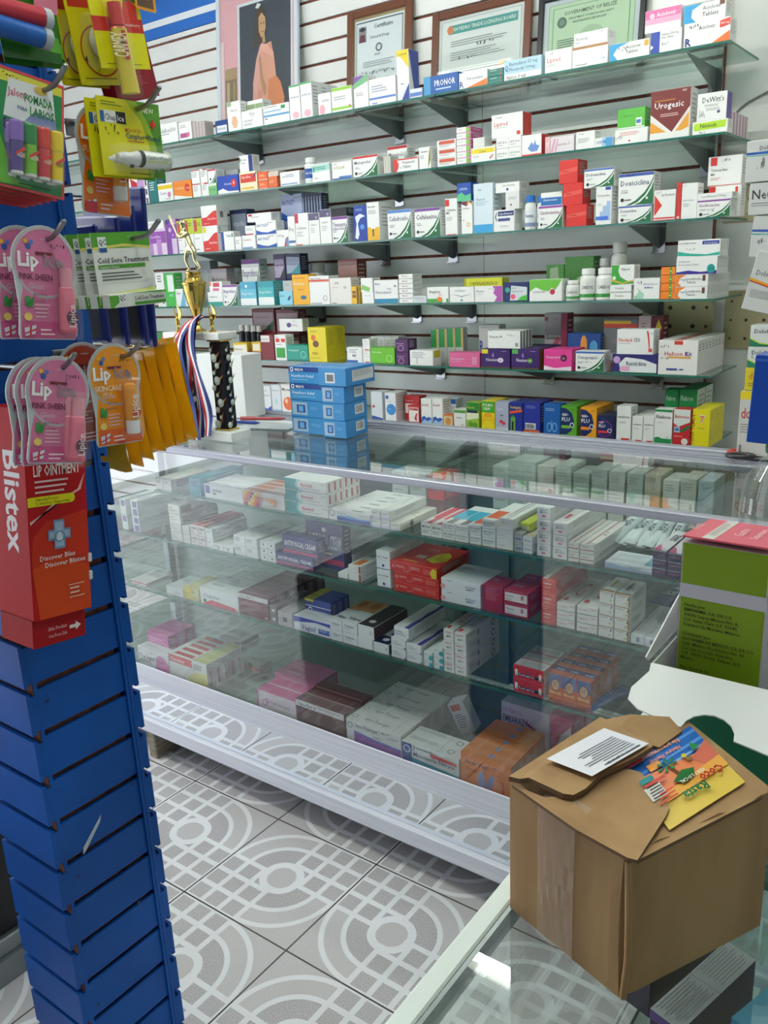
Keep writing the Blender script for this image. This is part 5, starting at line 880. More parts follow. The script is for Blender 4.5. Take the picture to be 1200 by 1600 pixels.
QR = [R(.3, .3, .65, .7, '8a8a90'), ('l', .1, .9, .8, 1, 'aaa', .05)]
BX(190, 249, 508, 645, 'e8e8ea', QR, 'slim white carton end, three high, printed square', d=.14, nv=3)
BX(252, 308, 545, 655, 'ececee', QR[1:], 'white carton end with long shaded side', d=.15, nv=2)
BX(312, 366, 612, 668, 'f0f0f0', [], 'blank white carton end', d=.12)
BX(369, 438, 570, 680, 'eeeeec', [R(.85, 0, 1, 1, 'b0303a')], 'white carton end with red edge', d=.13, nv=2, top=[R(.2, .05, .8, .35, 'e8843a'), R(.3, .5, .7, .9, 'c8ccd8')])
BX(524, 600, 490, 697, 'eef0f4', [('t', 'MICODERM', .1, .62, .09, '445', .8, .01), R(0, 0, 1, .03, '3a4a9c'), ('l', .15, .5, .7, 1, '99a', .02), ('e', .5, .2, .1, '3a4a9c', .08)], 'tall white carton pair with blue foot line', d=.07, nv=2, n=2)
REDB = [('a', .06, .5, .025, .008, 'f4d8d0'), ('l', .12, .6, .35, 2, 'f0c0b8', .06), R(.42, .2, .425, .8, 'f0c0b8'), ('l', .45, .7, .68, 3, 'f0c0b8', .05), R(.72, .25, .94, .8, 'd8584c'), ('t', '50 caps', .3, .15, .14, 'f4dcd8', .12)]
BX(620, 868, 605, 712, 'cf2a26', REDB, 'red wide carton at the pile foot', d=.12, nv=2)
BX(597, 858, 545, 603, 'cf2a26', REDB+[('p', [(.9, 0), (.86, .5), (.92, 1), (1, .9), (1, 0)], 'e8d22a')], 'red wide carton on top with yellow burst', d=.14, top=[('p', [(.55, .3), (.6, .6), (.75, .75), (.9, .6), (.95, .35), (.75, .2)], 'e8d22a'), ('a', .35, .75, .05, .01, 'f4c8c0'), ('a', .47, .75, .05, .01, 'f4c8c0'), R(.3, .3, .5, .45, 'd8a8a0'), R(.2, .1, .5, .13, 'e8c23a')])
ACI = [('t', 'Aciclovir', .62, .5, .2, '3a4a70', .3, .01), ('t', 'MEMPHIS', .64, .3, .13, '1c2a6a', .26, .03), ('e', .04, .3, .07, 'f0a8b0', .2), ('l', .15, .85, .3, 1, '333', .05)]
BX(880, 1098, 640, 780, 'eaecf4', ACI, 'wide white carton with pink corner', d=.1, nv=2, top=[('l', .1, .8, .4, 2, '9a9aa8', .04)])
ctx(reg='K8')
BX(46, 153, 572, 710, 'a8203c', [('l', .15, .9, .85, 9, 'd07a8c', .03)], 'crimson carton with fine print', d=.06)
PKL = [R(.04, .15, .96, .85, 'ece4e6'), ('t', 'Herpex', .1, .5, .18, '333', .3, .01), R(.7, .4, .82, .75, 'd07a8c'), ('s', .1, .2, .2, '111')]
BX(156, 286, 600, 732, 'b02a48', PKL, 'crimson carton with white label', d=.055, nv=2, n=2)
BX(354, 430, 542, 768, 'd43a2c', [('t', 'Scabisan', .1, .66, .12, 'ffffff', .85, .03), ('l', .1, .5, .7, 3, 'f0b0a0', .03), ('l', .1, .15, .6, 1, 'f0b0a0', .03)], 'scarlet carton end with white title', d=.15, nv=3, top=[R(0, 0, .35, 1, 'f0ece8')])
GAM = [('t', 'Gamusort', .08, .45, .2, 'b0485a', .85, .01), R(0, 0, 1, .05, '4aa08a'), R(.7, .7, .95, .8, 'd0a0a8')]
BX(432, 527, 665, 808, 'ece8e8', GAM, 'white carton end with rose title, left column', d=.16, nv=3, top=[('p', [(.1, .1), (.4, .1), (.3, .2), (.1, .2)], 'd0303c'), ('t', 'G', .3, .3, .5, 'c86a70', .4)])
BX(537, 645, 680, 835, 'ece8e8', GAM, 'white carton end with rose title, right column', d=.16, nv=3, top=[('p', [(.1, .1), (.4, .1), (.3, .2), (.1, .2)], 'd0303c'), ('t', 'G', .3, .3, .5, 'c86a70', .4)])
BRW = [('l', .12, .75, .7, 1, '7a7a90', .06), ('p', [(.8, .6), (.86, .85), (.95, .85), (.86, .55)], '4a4a6a'), R(0, .93, 1, 1, 'a8803a'), ('e', .78, .28, .1, 'd8c8a8', .1)]
BX(653, 729, 605, 845, 'eeecea', BRW, 'white carton end with gold edge, left column', d=.085, nv=4, top=[R(0, .0, 1, .1, 'a8803a'), R(.3, .3, .5, .8, 'c8a860')])
BX(733, 815, 622, 868, 'eeecea', BRW+[R(.9, 0, 1, 1, 'a8803a')], 'white carton end with gold edge, right column', d=.085, nv=4, top=[R(0, .0, 1, .1, 'a8803a'), R(.3, .3, .5, .8, '5a6a9a')])
BX(818, 962, 830, 886, 'e8eaf0', [R(.4, .25, .65, .75, '9a9aa8')], 'low long white carton with printed square', d=.16, nx=2, top=[R(.15, .1, .2, .9, 'c87a8a'), ('e', .7, .8, .06, '333')])
for i, (zx, zy) in enumerate(((925, 690), (965, 700), (1040, 715))):
    ox, oy, s = REG['K8']; p = on(ox+zx/s, oy+zy/s, 2, SB_+.012); yy = max(p.y, 1.63)
    tube_thing(p.x, yy, SB_+.001, .09, .011, -.25+.1*i, 0, 'blue capped tube lying behind the low white cartons, %s of three, middle case shelf' % ('left', 'middle', 'right')[i], '3a6a8c', 'e8eef0', 'dce8f0', 'gel', 'blue tubes on the middle case shelf')
# ================= display case, lower shelf =================
ctx(reg='K5', z=SC, zmax=SB_-.0075, place='lower case shelf')
BX(106, 190, 78, 240, 'e6dfe0', [R(0, .55, 1, .95, 'e0606a'), ('t', 'Lamisil', .15, .7, .1, 'f8e8e8', .6), ('r', 0, .49, 1, .51, 'aaa'), ('l', .2, .3, .7, 2, '9a8a9a', .04), R(.45, .35, .55, .42, 'c04a5a')], 'pale carton with coral upper half', d=.1)
BX(282, 378, 50, 108, 'e0e2e4', [('l', .5, .4, .9, 2, '889', .07)], 'pale carton behind the floor reflection', d=.1)
BX(380, 462, 55, 140, 'ddd49a', [R(0, 0, .55, 1, 'd8c43a'), ('l', .5, .7, .9, 2, '8a8', .06)], 'pale yellow carton', d=.1, top=[R(.2, .2, .8, .8, 'e0dca8')])
BX(467, 680, 57, 143, 'eceff0', [('t', 'Clogesten', .1, .45, .24, '8a9aa8', .5, .01), ('e', .12, .2, .04, '3a9a6a', .14), ('p', [(.05, 0), (.3, .35), (.9, .2), (1, 0)], 'e86a80')], 'white carton with coral bottom wave', d=.06, n=3)
BX(682, 848, 88, 225, '6d3440', [R(0, .78, 1, 1, 'd8d4d8'), ('t', 'Gynoflor 3', .06, .82, .14, '3a3038', .55, .01), ('l', .1, .65, .8, 4, 'a87080', .03), R(.86, .04, .96, .14, 'c8a0a8')], 'maroon carton with white title strip', d=.038, n=6, top=[R(.0, 0, 1, 1, '6a3844'), R(.1, .3, .9, .5, '8a5a66')])
BX(852, 893, 160, 250, '7c7276', [R(.35, .3, .75, .65, 'd8d8da')], 'small grey carton end with white square', d=.13, nv=2)
BX(896, 976, 190, 262, 'b8b4b8', [R(.35, .3, .65, .65, '6a6a70')], 'grey carton end by the violet titled carton', d=.12)
BX(984, 1188, 213, 288, 'eaeaf4', [('p', [(0, .55), (0, 1), (1, 1), (1, .75), (.6, .85)], '4a55b8'), ('t', 'Vagisil', .2, .15, .38, '6a5a98', .5, .01), R(.68, .12, .97, .5, '4a6ac0'), ('l', .7, .42, .95, 2, 'c8d4f0', .06)], 'white carton with blue top and violet title', d=.05)
BX(1015, 1192, 108, 212, '4f5cae', [R(0, .3, 1, .34, 'e8eaf6'), R(0, .7, 1, .74, 'e8eaf6'), ('e', .2, .48, .1, 'eef0fa', .2), ('e', .2, .48, .07, '3c4a90', .14), ('t', 'LUBRICATING', .35, .48, .13, 'd0d4f0', .55), R(.0, .9, .35, 1, 'd8cc38')], 'blue card carton with yellow tag', d=.025, n=3, dy=.052, top=[R(0, 0, .35, 1, 'd8cc38')])
ctx(reg='K7')
VO = [('t', 'Voltaren', .12, .5, .22, '222a4a', .7, .02), ('l', .12, .35, .7, 1, '99a', .05)]
VT = [R(0, .5, 1, 1, 'e8a468'), ('e', .5, .8, .3, 'c87a40', .15), ('t', 'Voltaren', .1, .1, .12, '2a2f5a', .85, .03), R(0, .46, 1, .5, 'f0f0f4')]
BX(225, 299, 140, 245, 'ececf2', VO, 'white carton end under orange picture lid, left', d=.14, nv=2, top=VT)
BX(301, 374, 155, 268, 'ececf2', VO, 'white carton end under orange picture lid, right', d=.14, nv=2, top=VT)
BX(376, 450, 232, 290, 'ececf0', [], 'white carton end under dark sided one', d=.13)
BX(377, 456, 172, 230, 'ececf0', [('l', .75, .6, .9, 3, '777', .06)], 'white carton end with dark brown sides', d=.14, top=[R(0, 0, 1, 1, '3a3034'), ('e', .5, .2, .2, 'd8d8d8', .06)], side=[R(0, 0, 1, 1, '4a3038')])
BX(453, 530, 257, 312, 'eaeaf0', [('l', .8, .6, .92, 3, '777', .06)], 'white carton end with navy sides', d=.14, top=[R(0, 0, 1, .3, '1c2a5a'), R(.3, .35, .7, .95, '3a8ab0'), ('e', .5, .15, .2, 'e8e8f0', .06)], side=[R(0, 0, 1, 1, '1c2040')])
PW = [('t', 'Dolofel', .12, .6, .14, '556', .7), ('l', .12, .45, .8, 2, 'aaa', .05), R(.92, 0, 1, .2, '4a4aa0')]
PT = [('p', [(.7, 0), (1, .0), (1, 1), (.7, 1), (.8, .8), (.7, .6), (.8, .4), (.7, .2)], '4a4aa8')]
BX(541, 614, 237, 345, 'ececf0', PW, 'white carton end with violet scalloped lid, left', d=.15, nv=2, top=PT)
BX(617, 692, 262, 372, 'ececf0', PW, 'white carton end with violet scalloped lid, right', d=.15, nv=2, top=PT)
BX(554, 628, 180, 234, 'ececf0', PW, 'white carton end with violet scalloped lid, topmost', d=.16, top=PT)
TE = [('e', .85, .2, .25, '2fa8b4', .4), ('l', .1, .7, .6, 2, '99a', .06)]
BX(702, 744, 305, 388, 'e4eaec', TE, 'small carton end with teal corner, left', d=.12, nv=2)
BX(750, 796, 285, 405, 'e4eaec', TE, 'small carton end with teal corner, right', d=.12, nv=3)
RDT = [('l', .12, .8, .9, 2, 'c04a58', .06), ('t', 'MOTS', .3, .25, .2, '222', .45, .03), ('e', .08, .9, .02, '333')]
RTT = [R(.1, .05, .4, .15, 'd0242c'), ('t', 'MOTS', .25, .3, .5, 'b84a58', .5), ('a', .8, .9, .12, .04, '888')]
BX(800, 851, 195, 425, 'ecebec', RDT, 'white carton end with red print, left column', d=.15, nv=4, top=RTT, side=[('e', .35, .5, .04, 'aaa', .3), ('a', .8, .5, .06, .02, '777'), ('l', .1, .8, .3, 2, '999', .06)])
BX(854, 912, 212, 445, 'ecebec', RDT, 'white carton end with red print, right column', d=.15, nv=4, top=RTT, side=[('e', .35, .5, .04, 'aaa', .3), ('a', .8, .5, .06, .02, '777'), ('l', .1, .8, .3, 2, '999', .06)])
ctx(reg='T1')
TG = [('p', [(0, .45), (0, .25), (1, .2), (1, .42)], '161214'), ('t', 'Touch and Go', .16, .27, .16, 'ffffff', .72, .03), ('t', 'Super', .4, .6, .2, '8a1418', .35, .01)] + [q for u in (.05, .85) for q in (R(u, .2, u+.03, .6, 'f4f0ec'), R(u+.06, .2, u+.09, .6, 'f4f0ec'), R(u, .35, u+.09, .72, 'f4f0ec'))]
BX(340, 500, 190, 345, 'd42220', TG, 'red carton with black band and white tooth figures', d=.036, nv=2, n=3, top=[R(0, 0, 1, 1, 'd4d4d4'), R(.1, .15, .9, .8, 'c4c6c6'), R(0, .0, 1, .05, 'c02028')], side=[R(0, 0, 1, 1, 'd0d0ce')])
CL = [R(0, .55, 1, 1, '3a5a9c'), R(0, 0, 1, .12, 'b8381c'), ('e', .5, .62, .33, '5a3428', .22), ('e', .5, .62, .29, 'd8a888', .19), ('l', .3, .7, .7, 3, '8a5040', .03), ('t', 'Clove Oil', .08, .3, .1, 'f8e0b8', .8, .03), ('p', [(0, .38), (0, .34), (1, .28), (1, .3)], 'f0c060')]
BX(524, 745, 232, 392, 'd8622a', CL, 'small orange and blue carton with round picture', d=.038, nx=3, n=4, top=[R(0, 0, 1, .5, 'c85a34'), R(0, .5, 1, 1, '3a4a88'), R(.2, .6, .8, .75, 'a8b0d0')])
BX(738, 792, 440, 478, '1b66b8', [('t', 'Bonico', .1, .4, .3, 'a8d0f0', .8)], 'long blue carton lying skewed', d=.12, rz=-.3)
# ================= display case, floor board =================
ctx(reg='K5', z=SD, zmax=SC-.0075, y=1.43, ymax=1.84, place='floor of the case')
BX(127, 296, 385, 480, 'ecebee', [('p', [(.55, 0), (.6, .6), (.7, .85), (.9, .8), (1, .5), (1, 0)], 'e87ac0'), ('t', '7 Day Vaginal Cream', .03, .5, .2, '1c2a4a', .8, .01), ('l', .05, .4, .5, 2, '667', .04), ('s', .4, .82, .1, '111')], 'white and pink carton at the left end', d=.04)
CAN = [R(0, .68, .62, .97, 'dc2c30'), ('t', 'Canesten', .05, .74, .14, 'ffffff', .5, .02), ('p', [(.55, 0), (.5, .3), (.7, .55), (1, .6), (1, 0)], 'e8e088'), ('l', .66, .85, .95, 4, '555', .03)]
BX(299, 508, 420, 540, 'ececea', CAN, 'white carton with red title block and yellow glow', d=.028, n=5, top=[R(.12, .2, .6, .8, 'cf3a3c'), R(.65, 0, 1, 1, 'd8d890')], side=[R(.4, .1, .6, .7, 'd03a50'), ('l', .1, .95, .9, 1, '888', .02)])
BX(176, 292, 300, None, 'd86ab0', [('l', .1, .8, .9, 4, 'f0c0e0', .04), R(.0, .9, 1, 1, 'c85aa0')], 'taller pink carton behind the left one', d=.035, n=3, dy=.042)
BX(712, 800, 470, None, 'd8dcd0', [('p', [(0, .5), (.5, 1), (1, .5), (.6, .1)], 'e0503c'), ('e', .4, .8, .15, '4a9a5a')], 'white carton with red diamond and green dot', d=.05, dy=.15)
BX(580, 700, 330, 440, 'b4b4b6', [R(.7, .2, .95, .8, '6a6a70'), ('l', .1, .8, .5, 3, '888', .05)], 'large dim grey carton raised in the back', d=.08, dy=.26)
BX(782, 996, 622, 712, 'e8d8e4', [('a', .2, .45, .07, .02, 'd070a0'), ('a', .27, .6, .05, .02, 'd070a0'), ('t', 'Caremagel', .35, .5, .2, 'a888a8', .5), ('l', .3, .3, .9, 2, 'bba', .04), R(0, 0, .03, 1, 'e060a0')], 'pale carton with pink flower', d=.045, n=2, top=[R(0, 0, 1, 1, 'd8609c'), R(0, .9, 1, 1, 'e8a8c8')])
BX(880, 1100, 530, None, 'd8609c', [R(.05, .1, .6, .5, 'f0d8e8')], 'rose pink carton in the row behind', d=.05, dy=.095, n=2)
ctx(reg='K7')
BX(72, 312, 540, 652, '5a1a22', [R(0, .76, 1, 1, 'd8d2d8'), ('t', 'Gynoflor 3', .04, .8, .14, '2a2028', .38, .02), ('l', .45, .9, .95, 1, '8a7a80', .04), ('a', .2, .5, .06, .015, '8a5058'), ('l', .1, .55, .4, 2, '8a5058', .03)], 'dark maroon glossy carton', d=.04, n=3, top=[R(0, 0, 1, 1, '5e2028'), R(0, .95, 1, 1, 'b89098')])
BX(320, 590, 637, 745, 'e6e4e6', [('p', [(.14, 0), (.14, .62), (.5, .5), (1, .44), (1, 0)], '9a55b8'), ('p', [(.14, .62), (.14, .56), (.5, .44), (1, .38), (1, .44), (.5, .5)], '3a7ad8'), ('a', .07, .8, .05, .012, '6a6a88'), ('t', 'Gyno-Travogen', .16, .78, .16, '222a4a', .42, .01), ('t', '1x600', .5, .56, .1, '333', .14), ('s', .58, .85, .1, '111'), ('s', .74, .72, .12, '111')], 'white carton with purple lower panel', d=.045, n=5, top=[('t', 'Gyno-Travogen', .25, .4, .3, '333a3a', .45), ('a', .08, .5, .05, .012, '888')])
BX(593, 876, 747, 858, 'eceef0', [R(0, 0, .18, 1, '1f4aa0'), ('a', .09, .72, .065, .02, 'd8e4f8'), ('t', 'Miconazole Nitrate', .21, .48, .2, '1c3a6a', .72, .02), ('t', '7', .2, .75, .2, '1c2a3a', .06, .04), ('l', .27, .88, .55, 1, '445', .05), ('p', [(.18, 0), (.18, .4), (.6, .32), (1, .22), (1, 0)], '2aa0c0'), ('p', [(.5, .78), (.56, .93), (.56, .86), (.97, .8), (.97, .66), (.56, .7), (.56, .62)], 'd8303c'), ('s', .4, .86, .1, '111')], 'white blue and aqua carton with red arrow', d=.04, n=2, top=[('l', .05, .8, .6, 3, '9aa8a8', .06), ('a', .8, .5, .06, .02, '8a9a9a'), R(.62, 0, .625, 1, '888')])
ctx(reg='T1')
BX(66, 330, 642, 802, 'e87a1c', [('t', 'Andi-Vagil', .08, .7, .13, '2a2a5a', .55, .02), ('t', 'nystatin', .62, .58, .07, 'c85a10', .3), ('l', .1, .55, .5, 2, 'a85a28', .03), ('e', .42, .3, .07, '8a9ad8', .3), ('p', [(.5, .2), (.62, .6), (.68, .5), (.6, .1)], '6a8ad8'), ('p', [(.8, 0), (.84, .3), (.8, .5), (.86, .5), (.88, .2), (.84, 0)], 'c84a10'), ('s', .6, .75, .1, '333')], 'orange carton with blue ribbon figure', d=.033, n=5, top=[R(0, 0, 1, 1, 'e0802c'), ('e', .55, .5, .05, '8a90c0', .3)])
BX(277, 528, 380, None, 'd8cce4', [('t', 'PRUEBA DE', .03, .78, .1, 'b85ab0', .4), ('t', 'EMBARAZO', .03, .55, .17, '5a4a70', .55, .01), ('p', [(.45, .7), (.75, .55), (.95, .15), (.92, .12), (.78, .4)], 'c8307a'), ('t', '5', .25, .35, .1, '4a5ab0', .1, .03), ('l', .1, .25, .8, 2, '7a70a0', .03)], 'lavender carton with magenta arc, standing at the back', d=.05, dy=.2)
BX(532, 650, 450, None, 'd8407a', [('p', [(.3, .3), (.5, .6), (.95, .85), (.95, .3)], 'e8d8dc'), ('t', 'test', .35, .2, .1, 'f8e0e8', .3)], 'pink carton with white swan shape', d=.05, dy=.2)
BX(545, 712, 392, None, 'd8487c', [('p', [(.1, .3), (.3, .9), (.8, .9), (.5, .4)], 'e4d4d8'), ('t', 'test', .5, .3, .14, 'f8e0e8', .3)], 'taller pink carton with white diagonal', d=.05, dy=.255)
o_ = MB(); o_.box(-.022, -.02, 0, .022, .02, .085, 'dfe2ea', bev=.0008); o_.draw((-.022, -.02, 0), (1, 0, 0), (0, 0, 1), (0, -1, 0), .044, .085, [R(.1, .75, .7, .95, 'c8584a'), ('l', .15, .6, .8, 6, '5a6ab0', .04)])
p = on(738, 1180, 1, 1.60)
tag(o_.build('medicine_box', loc=(p.x-.02, 1.63, SD+.009), rot=(0, -.42, .2)), 'white carton leaning askew left of the orange cartons, floor of the case', 'box')
print('placed', len(PLACED)); dd = [k for k, v in LOOKS.items() if len(v) > 1]; print('dup labels', dd[:20]); print('long', [k for k in LOOKS if len(k.split()) > 16][:20])
# ---------------- things on top of the display case ----------------
TZ = 1.0003
# heartburn cartons, four high in two columns
HBF = [R(0, .7, 1, 1, '1b3f8c'), ('a', .1, .84, .05, .02, 'ffffff'), ('t', 'MAJOR', .2, .76, .16, 'ffffff', .45, .04), R(0, 0, 1, .7, '2f8fd0'), ('t', 'Heartburn Relief', .08, .36, .2, 'e8f4fc', .85, .02), ('l', .1, .2, .8, 1, 'a8d4f0', .05)]
HBW = [R(0, 0, 1, 1, '3a8fd0'), R(.04, .1, .5, .9, 'a8c4d8'), R(.18, .25, .44, .75, '1f4a9c'), R(.24, .32, .38, .68, '6ab0e8'), ('l', .6, .6, .9, 2, '7ab8e4', .05)]
HBS = [R(0, 0, 1, 1, '2f86cc'), R(.45, .25, .85, .85, 'e8ecee')] + [R(.5+.05*i, .35, .52+.05*i, .78, '333333') for i in range(6)]
def hb(x0, x1, y0, y1, z, h, front, side, lb, rz):
    W, D = x1-x0, y1-y0; b = MB(); b.box(-W/2, -D/2, 0, W/2, D/2, h, '2f86cc', bev=.001)
    b.draw((-W/2+.001, -D/2, .001), (1, 0, 0), (0, 0, 1), (0, -1, 0), W-.002, h-.002, front)
    b.draw((W/2, -D/2+.001, .001), (0, 1, 0), (0, 0, 1), (1, 0, 0), D-.002, h-.002, side)
    b.draw((-W/2+.001, -D/2+.001, h), (1, 0, 0), (0, 1, 0), (0, 0, 1), W-.002, D-.002, [R(0, 0, 1, .25, '4a9ad8'), ('l', .1, .7, .8, 2, '7ab8e4', .05)])
    return tag(b.build('medicine_box', mats=('gloss',), loc=((x0+x1)/2, (y0+y1)/2, z), rz=rz), lb, 'box', 'blue heartburn cartons stacked on the display case')
for k, nm in enumerate(('bottom', 'second from bottom', 'third from bottom', 'top')):
    h = .0445; z = TZ + k*(h+.0005)
    hb(-1.568, -1.4495, 1.69, 1.78, z, h, HBF if k > 1 else HBW, HBS, 'blue carton in the left stack on the display case, '+nm, -.02+.012*(k % 2))
    if k < 3: hb(-1.445, -1.372, 1.675, 1.775, z, h, HBW, HBS, 'blue carton with window picture in the right stack, '+nm, .06-.03*(k % 2))
z = TZ+3*.045
hb(-1.449, -1.36, 1.672, 1.80, z+.0002, .046, [R(0, 0, 1, 1, '3a8fd0'), R(.25, .15, .6, .75, 'e8ecee'), R(.3, .25, .55, .65, '777777')], [R(0, 0, 1, 1, '2f86cc'), R(.2, .2, .95, .85, 'd8dcde'), ('l', .25, .75, .9, 4, '99a0a4', .05)], 'blue carton lying crosswise on the right stack, top', .04)
b = MB(); b.box(-.0985, -.042, 0, .0985, .042, .19, 'e9ebea', bev=.0012)
b.draw((-.0985, -.042, 0), (1, 0, 0), (0, 0, 1), (0, -1, 0), .197, .19, [R(.66, 0, .664, 1, 'cfd2d0')])
tag(b.build('white_carton', loc=(-1.952, 1.84, TZ)), 'plain tall white carton behind the trophy', 'box')
for i, (q, rz, lb) in enumerate((((-1.70, 1.742), .25, 'white sheet of paper beside the blue cartons on the case'), ((-1.775, 1.775), -.1, 'folded white paper under the pens behind the trophy'))):
    b = MB(); b.box(-.085, -.055, 0, .085, .055, .0008, 'e8f0f2'); b.draw((-.085, -.055, .0008), (1, 0, 0), (0, 1, 0), (0, 0, 1), .17, .11, [('l', .1, .85, .8, 3, 'd4dce0', .04)])
    tag(b.build('paper_sheet', loc=(q[0], q[1], TZ+.001*(1-i)), rz=rz), lb, 'paper')
def pen(x, y, rz, c, lb, z=TZ+.0022):
    t = thing('pen', lb, 'pen', (x, y, z), (0, 0, rz)); b = MB(); b.lathe([(.0045, -.065), (.0045, .05), (.0015, .066)], 8, c, ax=0, c=(0, 0, .0045)); b.build('barrel', t, ('gloss',))
    b = MB(); b.lathe([(.0055, -.078), (.0058, -.03)], 8, c, ax=0, c=(0, 0, .0045)); b.build('cap', t, ('gloss',))
pen(-1.80, 1.72, .2, '1f3fa8', 'blue pen lying behind the trophy base'); pen(-1.775, 1.795, .35, 'a8303a', 'red pen lying by the folded paper')
# clear bottle behind the padded sachets
t = thing('clear_bottle', 'clear plastic bottle with white cap behind the yellow sachets', 'bottle', (-1.925, 1.53, TZ))
b = MB(); b.lathe([(.05, 0), (.058, .004), (.058, .19), (.054, .205), (.035, .225), (.018, .24), (.016, .262)], 24, 'f4f6f4', sx=1.05, sy=.6); b.build('bottle_body', t, ('clearplastic',))
b = MB(); b.lathe([(.019, .2625), (.019, .283), (.017, .285)], 18, 'eef0ee'); b.build('cap', t, ('gloss',))
# ---------------- trophy ----------------
TX, TY = -1.742, 1.545
tr = thing('trophy', 'marble and gold trophy with batter figure on the display case', 'trophy', (TX, TY, TZ))
b = MB(); b.box(-.118, -.036, 0, .125, .036, .026, bev=.002); b.build('marble_base', tr, ('marble',))
b = MB(); b.box(-.108, -.033, .262, .108, .033, .281, bev=.002); b.build('marble_top_slab', tr, ('marble',))
for s, nm in ((1, 'column'), (-1, 'column')):
    b = MB(); w2 = .0235; s = s*.84; b.box(s*.088-w2, -.017, .031, s*.088+w2, .017, .257, '120f14', bev=.004)
    random.seed(3)
    for O, U, N, W in (((s*.088-w2, -.017, .031), (1, 0, 0), (0, -1, 0), 2*w2), ((s*.088+w2, -.017, .031), (0, 1, 0), (1, 0, 0), .034)):
        ops = []
        for i in range(11):
            u = .18+.5*((i*.618) % 1); v = .045+i*.086; r_ = (.24, .12, .17)[i % 3]
            ops += [('p', [(u-r_*.6, v-.01), (u+r_*2.2, v+.075), (u+r_*.9, v-.005)], 'a8331f'), ('p', [(u-r_*.3, v+.012), (u+r_*1.6, v+.05), (u+r_*.8, v)], '8a9a4a'), ('e', u, v, r_, 'b4c0ae'), ('e', u-r_*.2, v+r_*.06, r_*.6, 'dfe6da')]
        b.draw(O, U, (0, 0, 1), N, W, .226, ops)
    b.build(nm, tr, ('gloss',))
    for zz in (.026, .257):
        b = MB(); b.box(s*.088-.026, -.02, zz, s*.088+.026, .02, zz+.005, bev=.001); b.build('column_plate', tr, ('gold',))
b = MB(); b.lathe([(.02, .281), (.02, .284), (.01, .289), (.005, .296), (.0045, .303), (.007, .309), (.013, .327), (.0225, .357), (.029, .385), (.031, .399), (.0325, .402), (.0325, .406), (.027, .408), (.024, .411), (.022, .417), (.019, .419), (.018, .425), (.020, .428), (.020, .432), (.005, .434)], 28, 'ffffff'); b.build('cup', tr, ('gold',))
def skin(name, joints, edges, parent, m_, root_=0, lvl=2):
    me = bpy.data.meshes.new(name); me.from_pydata([j[:3] for j in joints], edges, []); me.materials.append(MT[m_])
    o = bpy.data.objects.new(name, me); COLL.objects.link(o); o.parent = parent
    sk = o.modifiers.new('skin', 'SKIN'); sv = me.skin_vertices[0].data if me.skin_vertices else None
    if sv is None:
        bpy.context.view_layer.objects.active = o; sv = me.skin_vertices[0].data
    for v, j in zip(sv, joints): v.radius = (j[3], j[4] if len(j) > 4 else j[3]); v.use_root = False
    sv[root_].use_root = True
    ss = o.modifiers.new('sub', 'SUBSURF'); ss.levels = lvl; ss.render_levels = lvl
    for p_ in me.polygons: p_.use_smooth = True
    sk.use_smooth_shade = True
    return o
Zf = .433; sx = 0
J = [(sx+.002, 0, Zf+.060, .0085, .007), (sx-.004, 0, Zf+.078, .0085, .007), (sx-.012, 0, Zf+.094, .010, .007), (sx-.018, 0, Zf+.103, .0045), (sx-.020, 0, Zf+.113, .0075, .008), (sx-.021, 0, Zf+.122, .006, .006),
     (sx-.012, 0, Zf+.055, .0075), (sx-.020, -.002, Zf+.030, .0058), (sx-.010, 0, Zf+.005, .0035), (sx-.018, -.006, Zf+.002, .003),
     (sx+.013, 0, Zf+.052, .0075), (sx+.016, -.004, Zf+.030, .0056), (sx+.030, 0, Zf+.006, .0034), (sx+.024, -.007, Zf+.002, .003),
     (sx-.022, -.008, Zf+.095, .005), (sx-.032, -.012, Zf+.083, .0042), (sx-.026, -.017, Zf+.094, .0036),
     (sx-.004, -.006, Zf+.094, .005), (sx-.012, -.018, Zf+.084, .0042), (sx-.025, -.018, Zf+.093, .0036)]
Ed = [(0, 1), (1, 2), (2, 3), (3, 4), (4, 5), (0, 6), (6, 7), (7, 8), (8, 9), (0, 10), (10, 11), (11, 12), (12, 13), (2, 14), (14, 15), (15, 16), (2, 17), (17, 18), (18, 19)]
skin('batter_figure', J, Ed, tr, 'palegold')
b = MB(); b.tube([(sx-.024, -.0175, Zf+.088), (sx-.028, -.018, Zf+.098), (sx-.048, -.016, Zf+.137)], .002, 8, rs=[.0018, .002, .0035]); b.lathe([(.0028, 0), (.0035, .003), (.0025, .005)], 8, c=(sx-.0475, -.016, Zf+.136)); b.build('bat', tr, ('palegold',))
b = MB(); b.lathe([(.0095, 0), (.0098, .004), (.008, .009), (.003, .012)], 12, c=(sx-.0205, 0, Zf+.117)); b.prism([(sx-.036, -.006), (sx-.028, -.008), (sx-.028, .008), (sx-.036, .006)], Zf+.1165, Zf+.1185); b.build('cap', tr, ('palegold',))
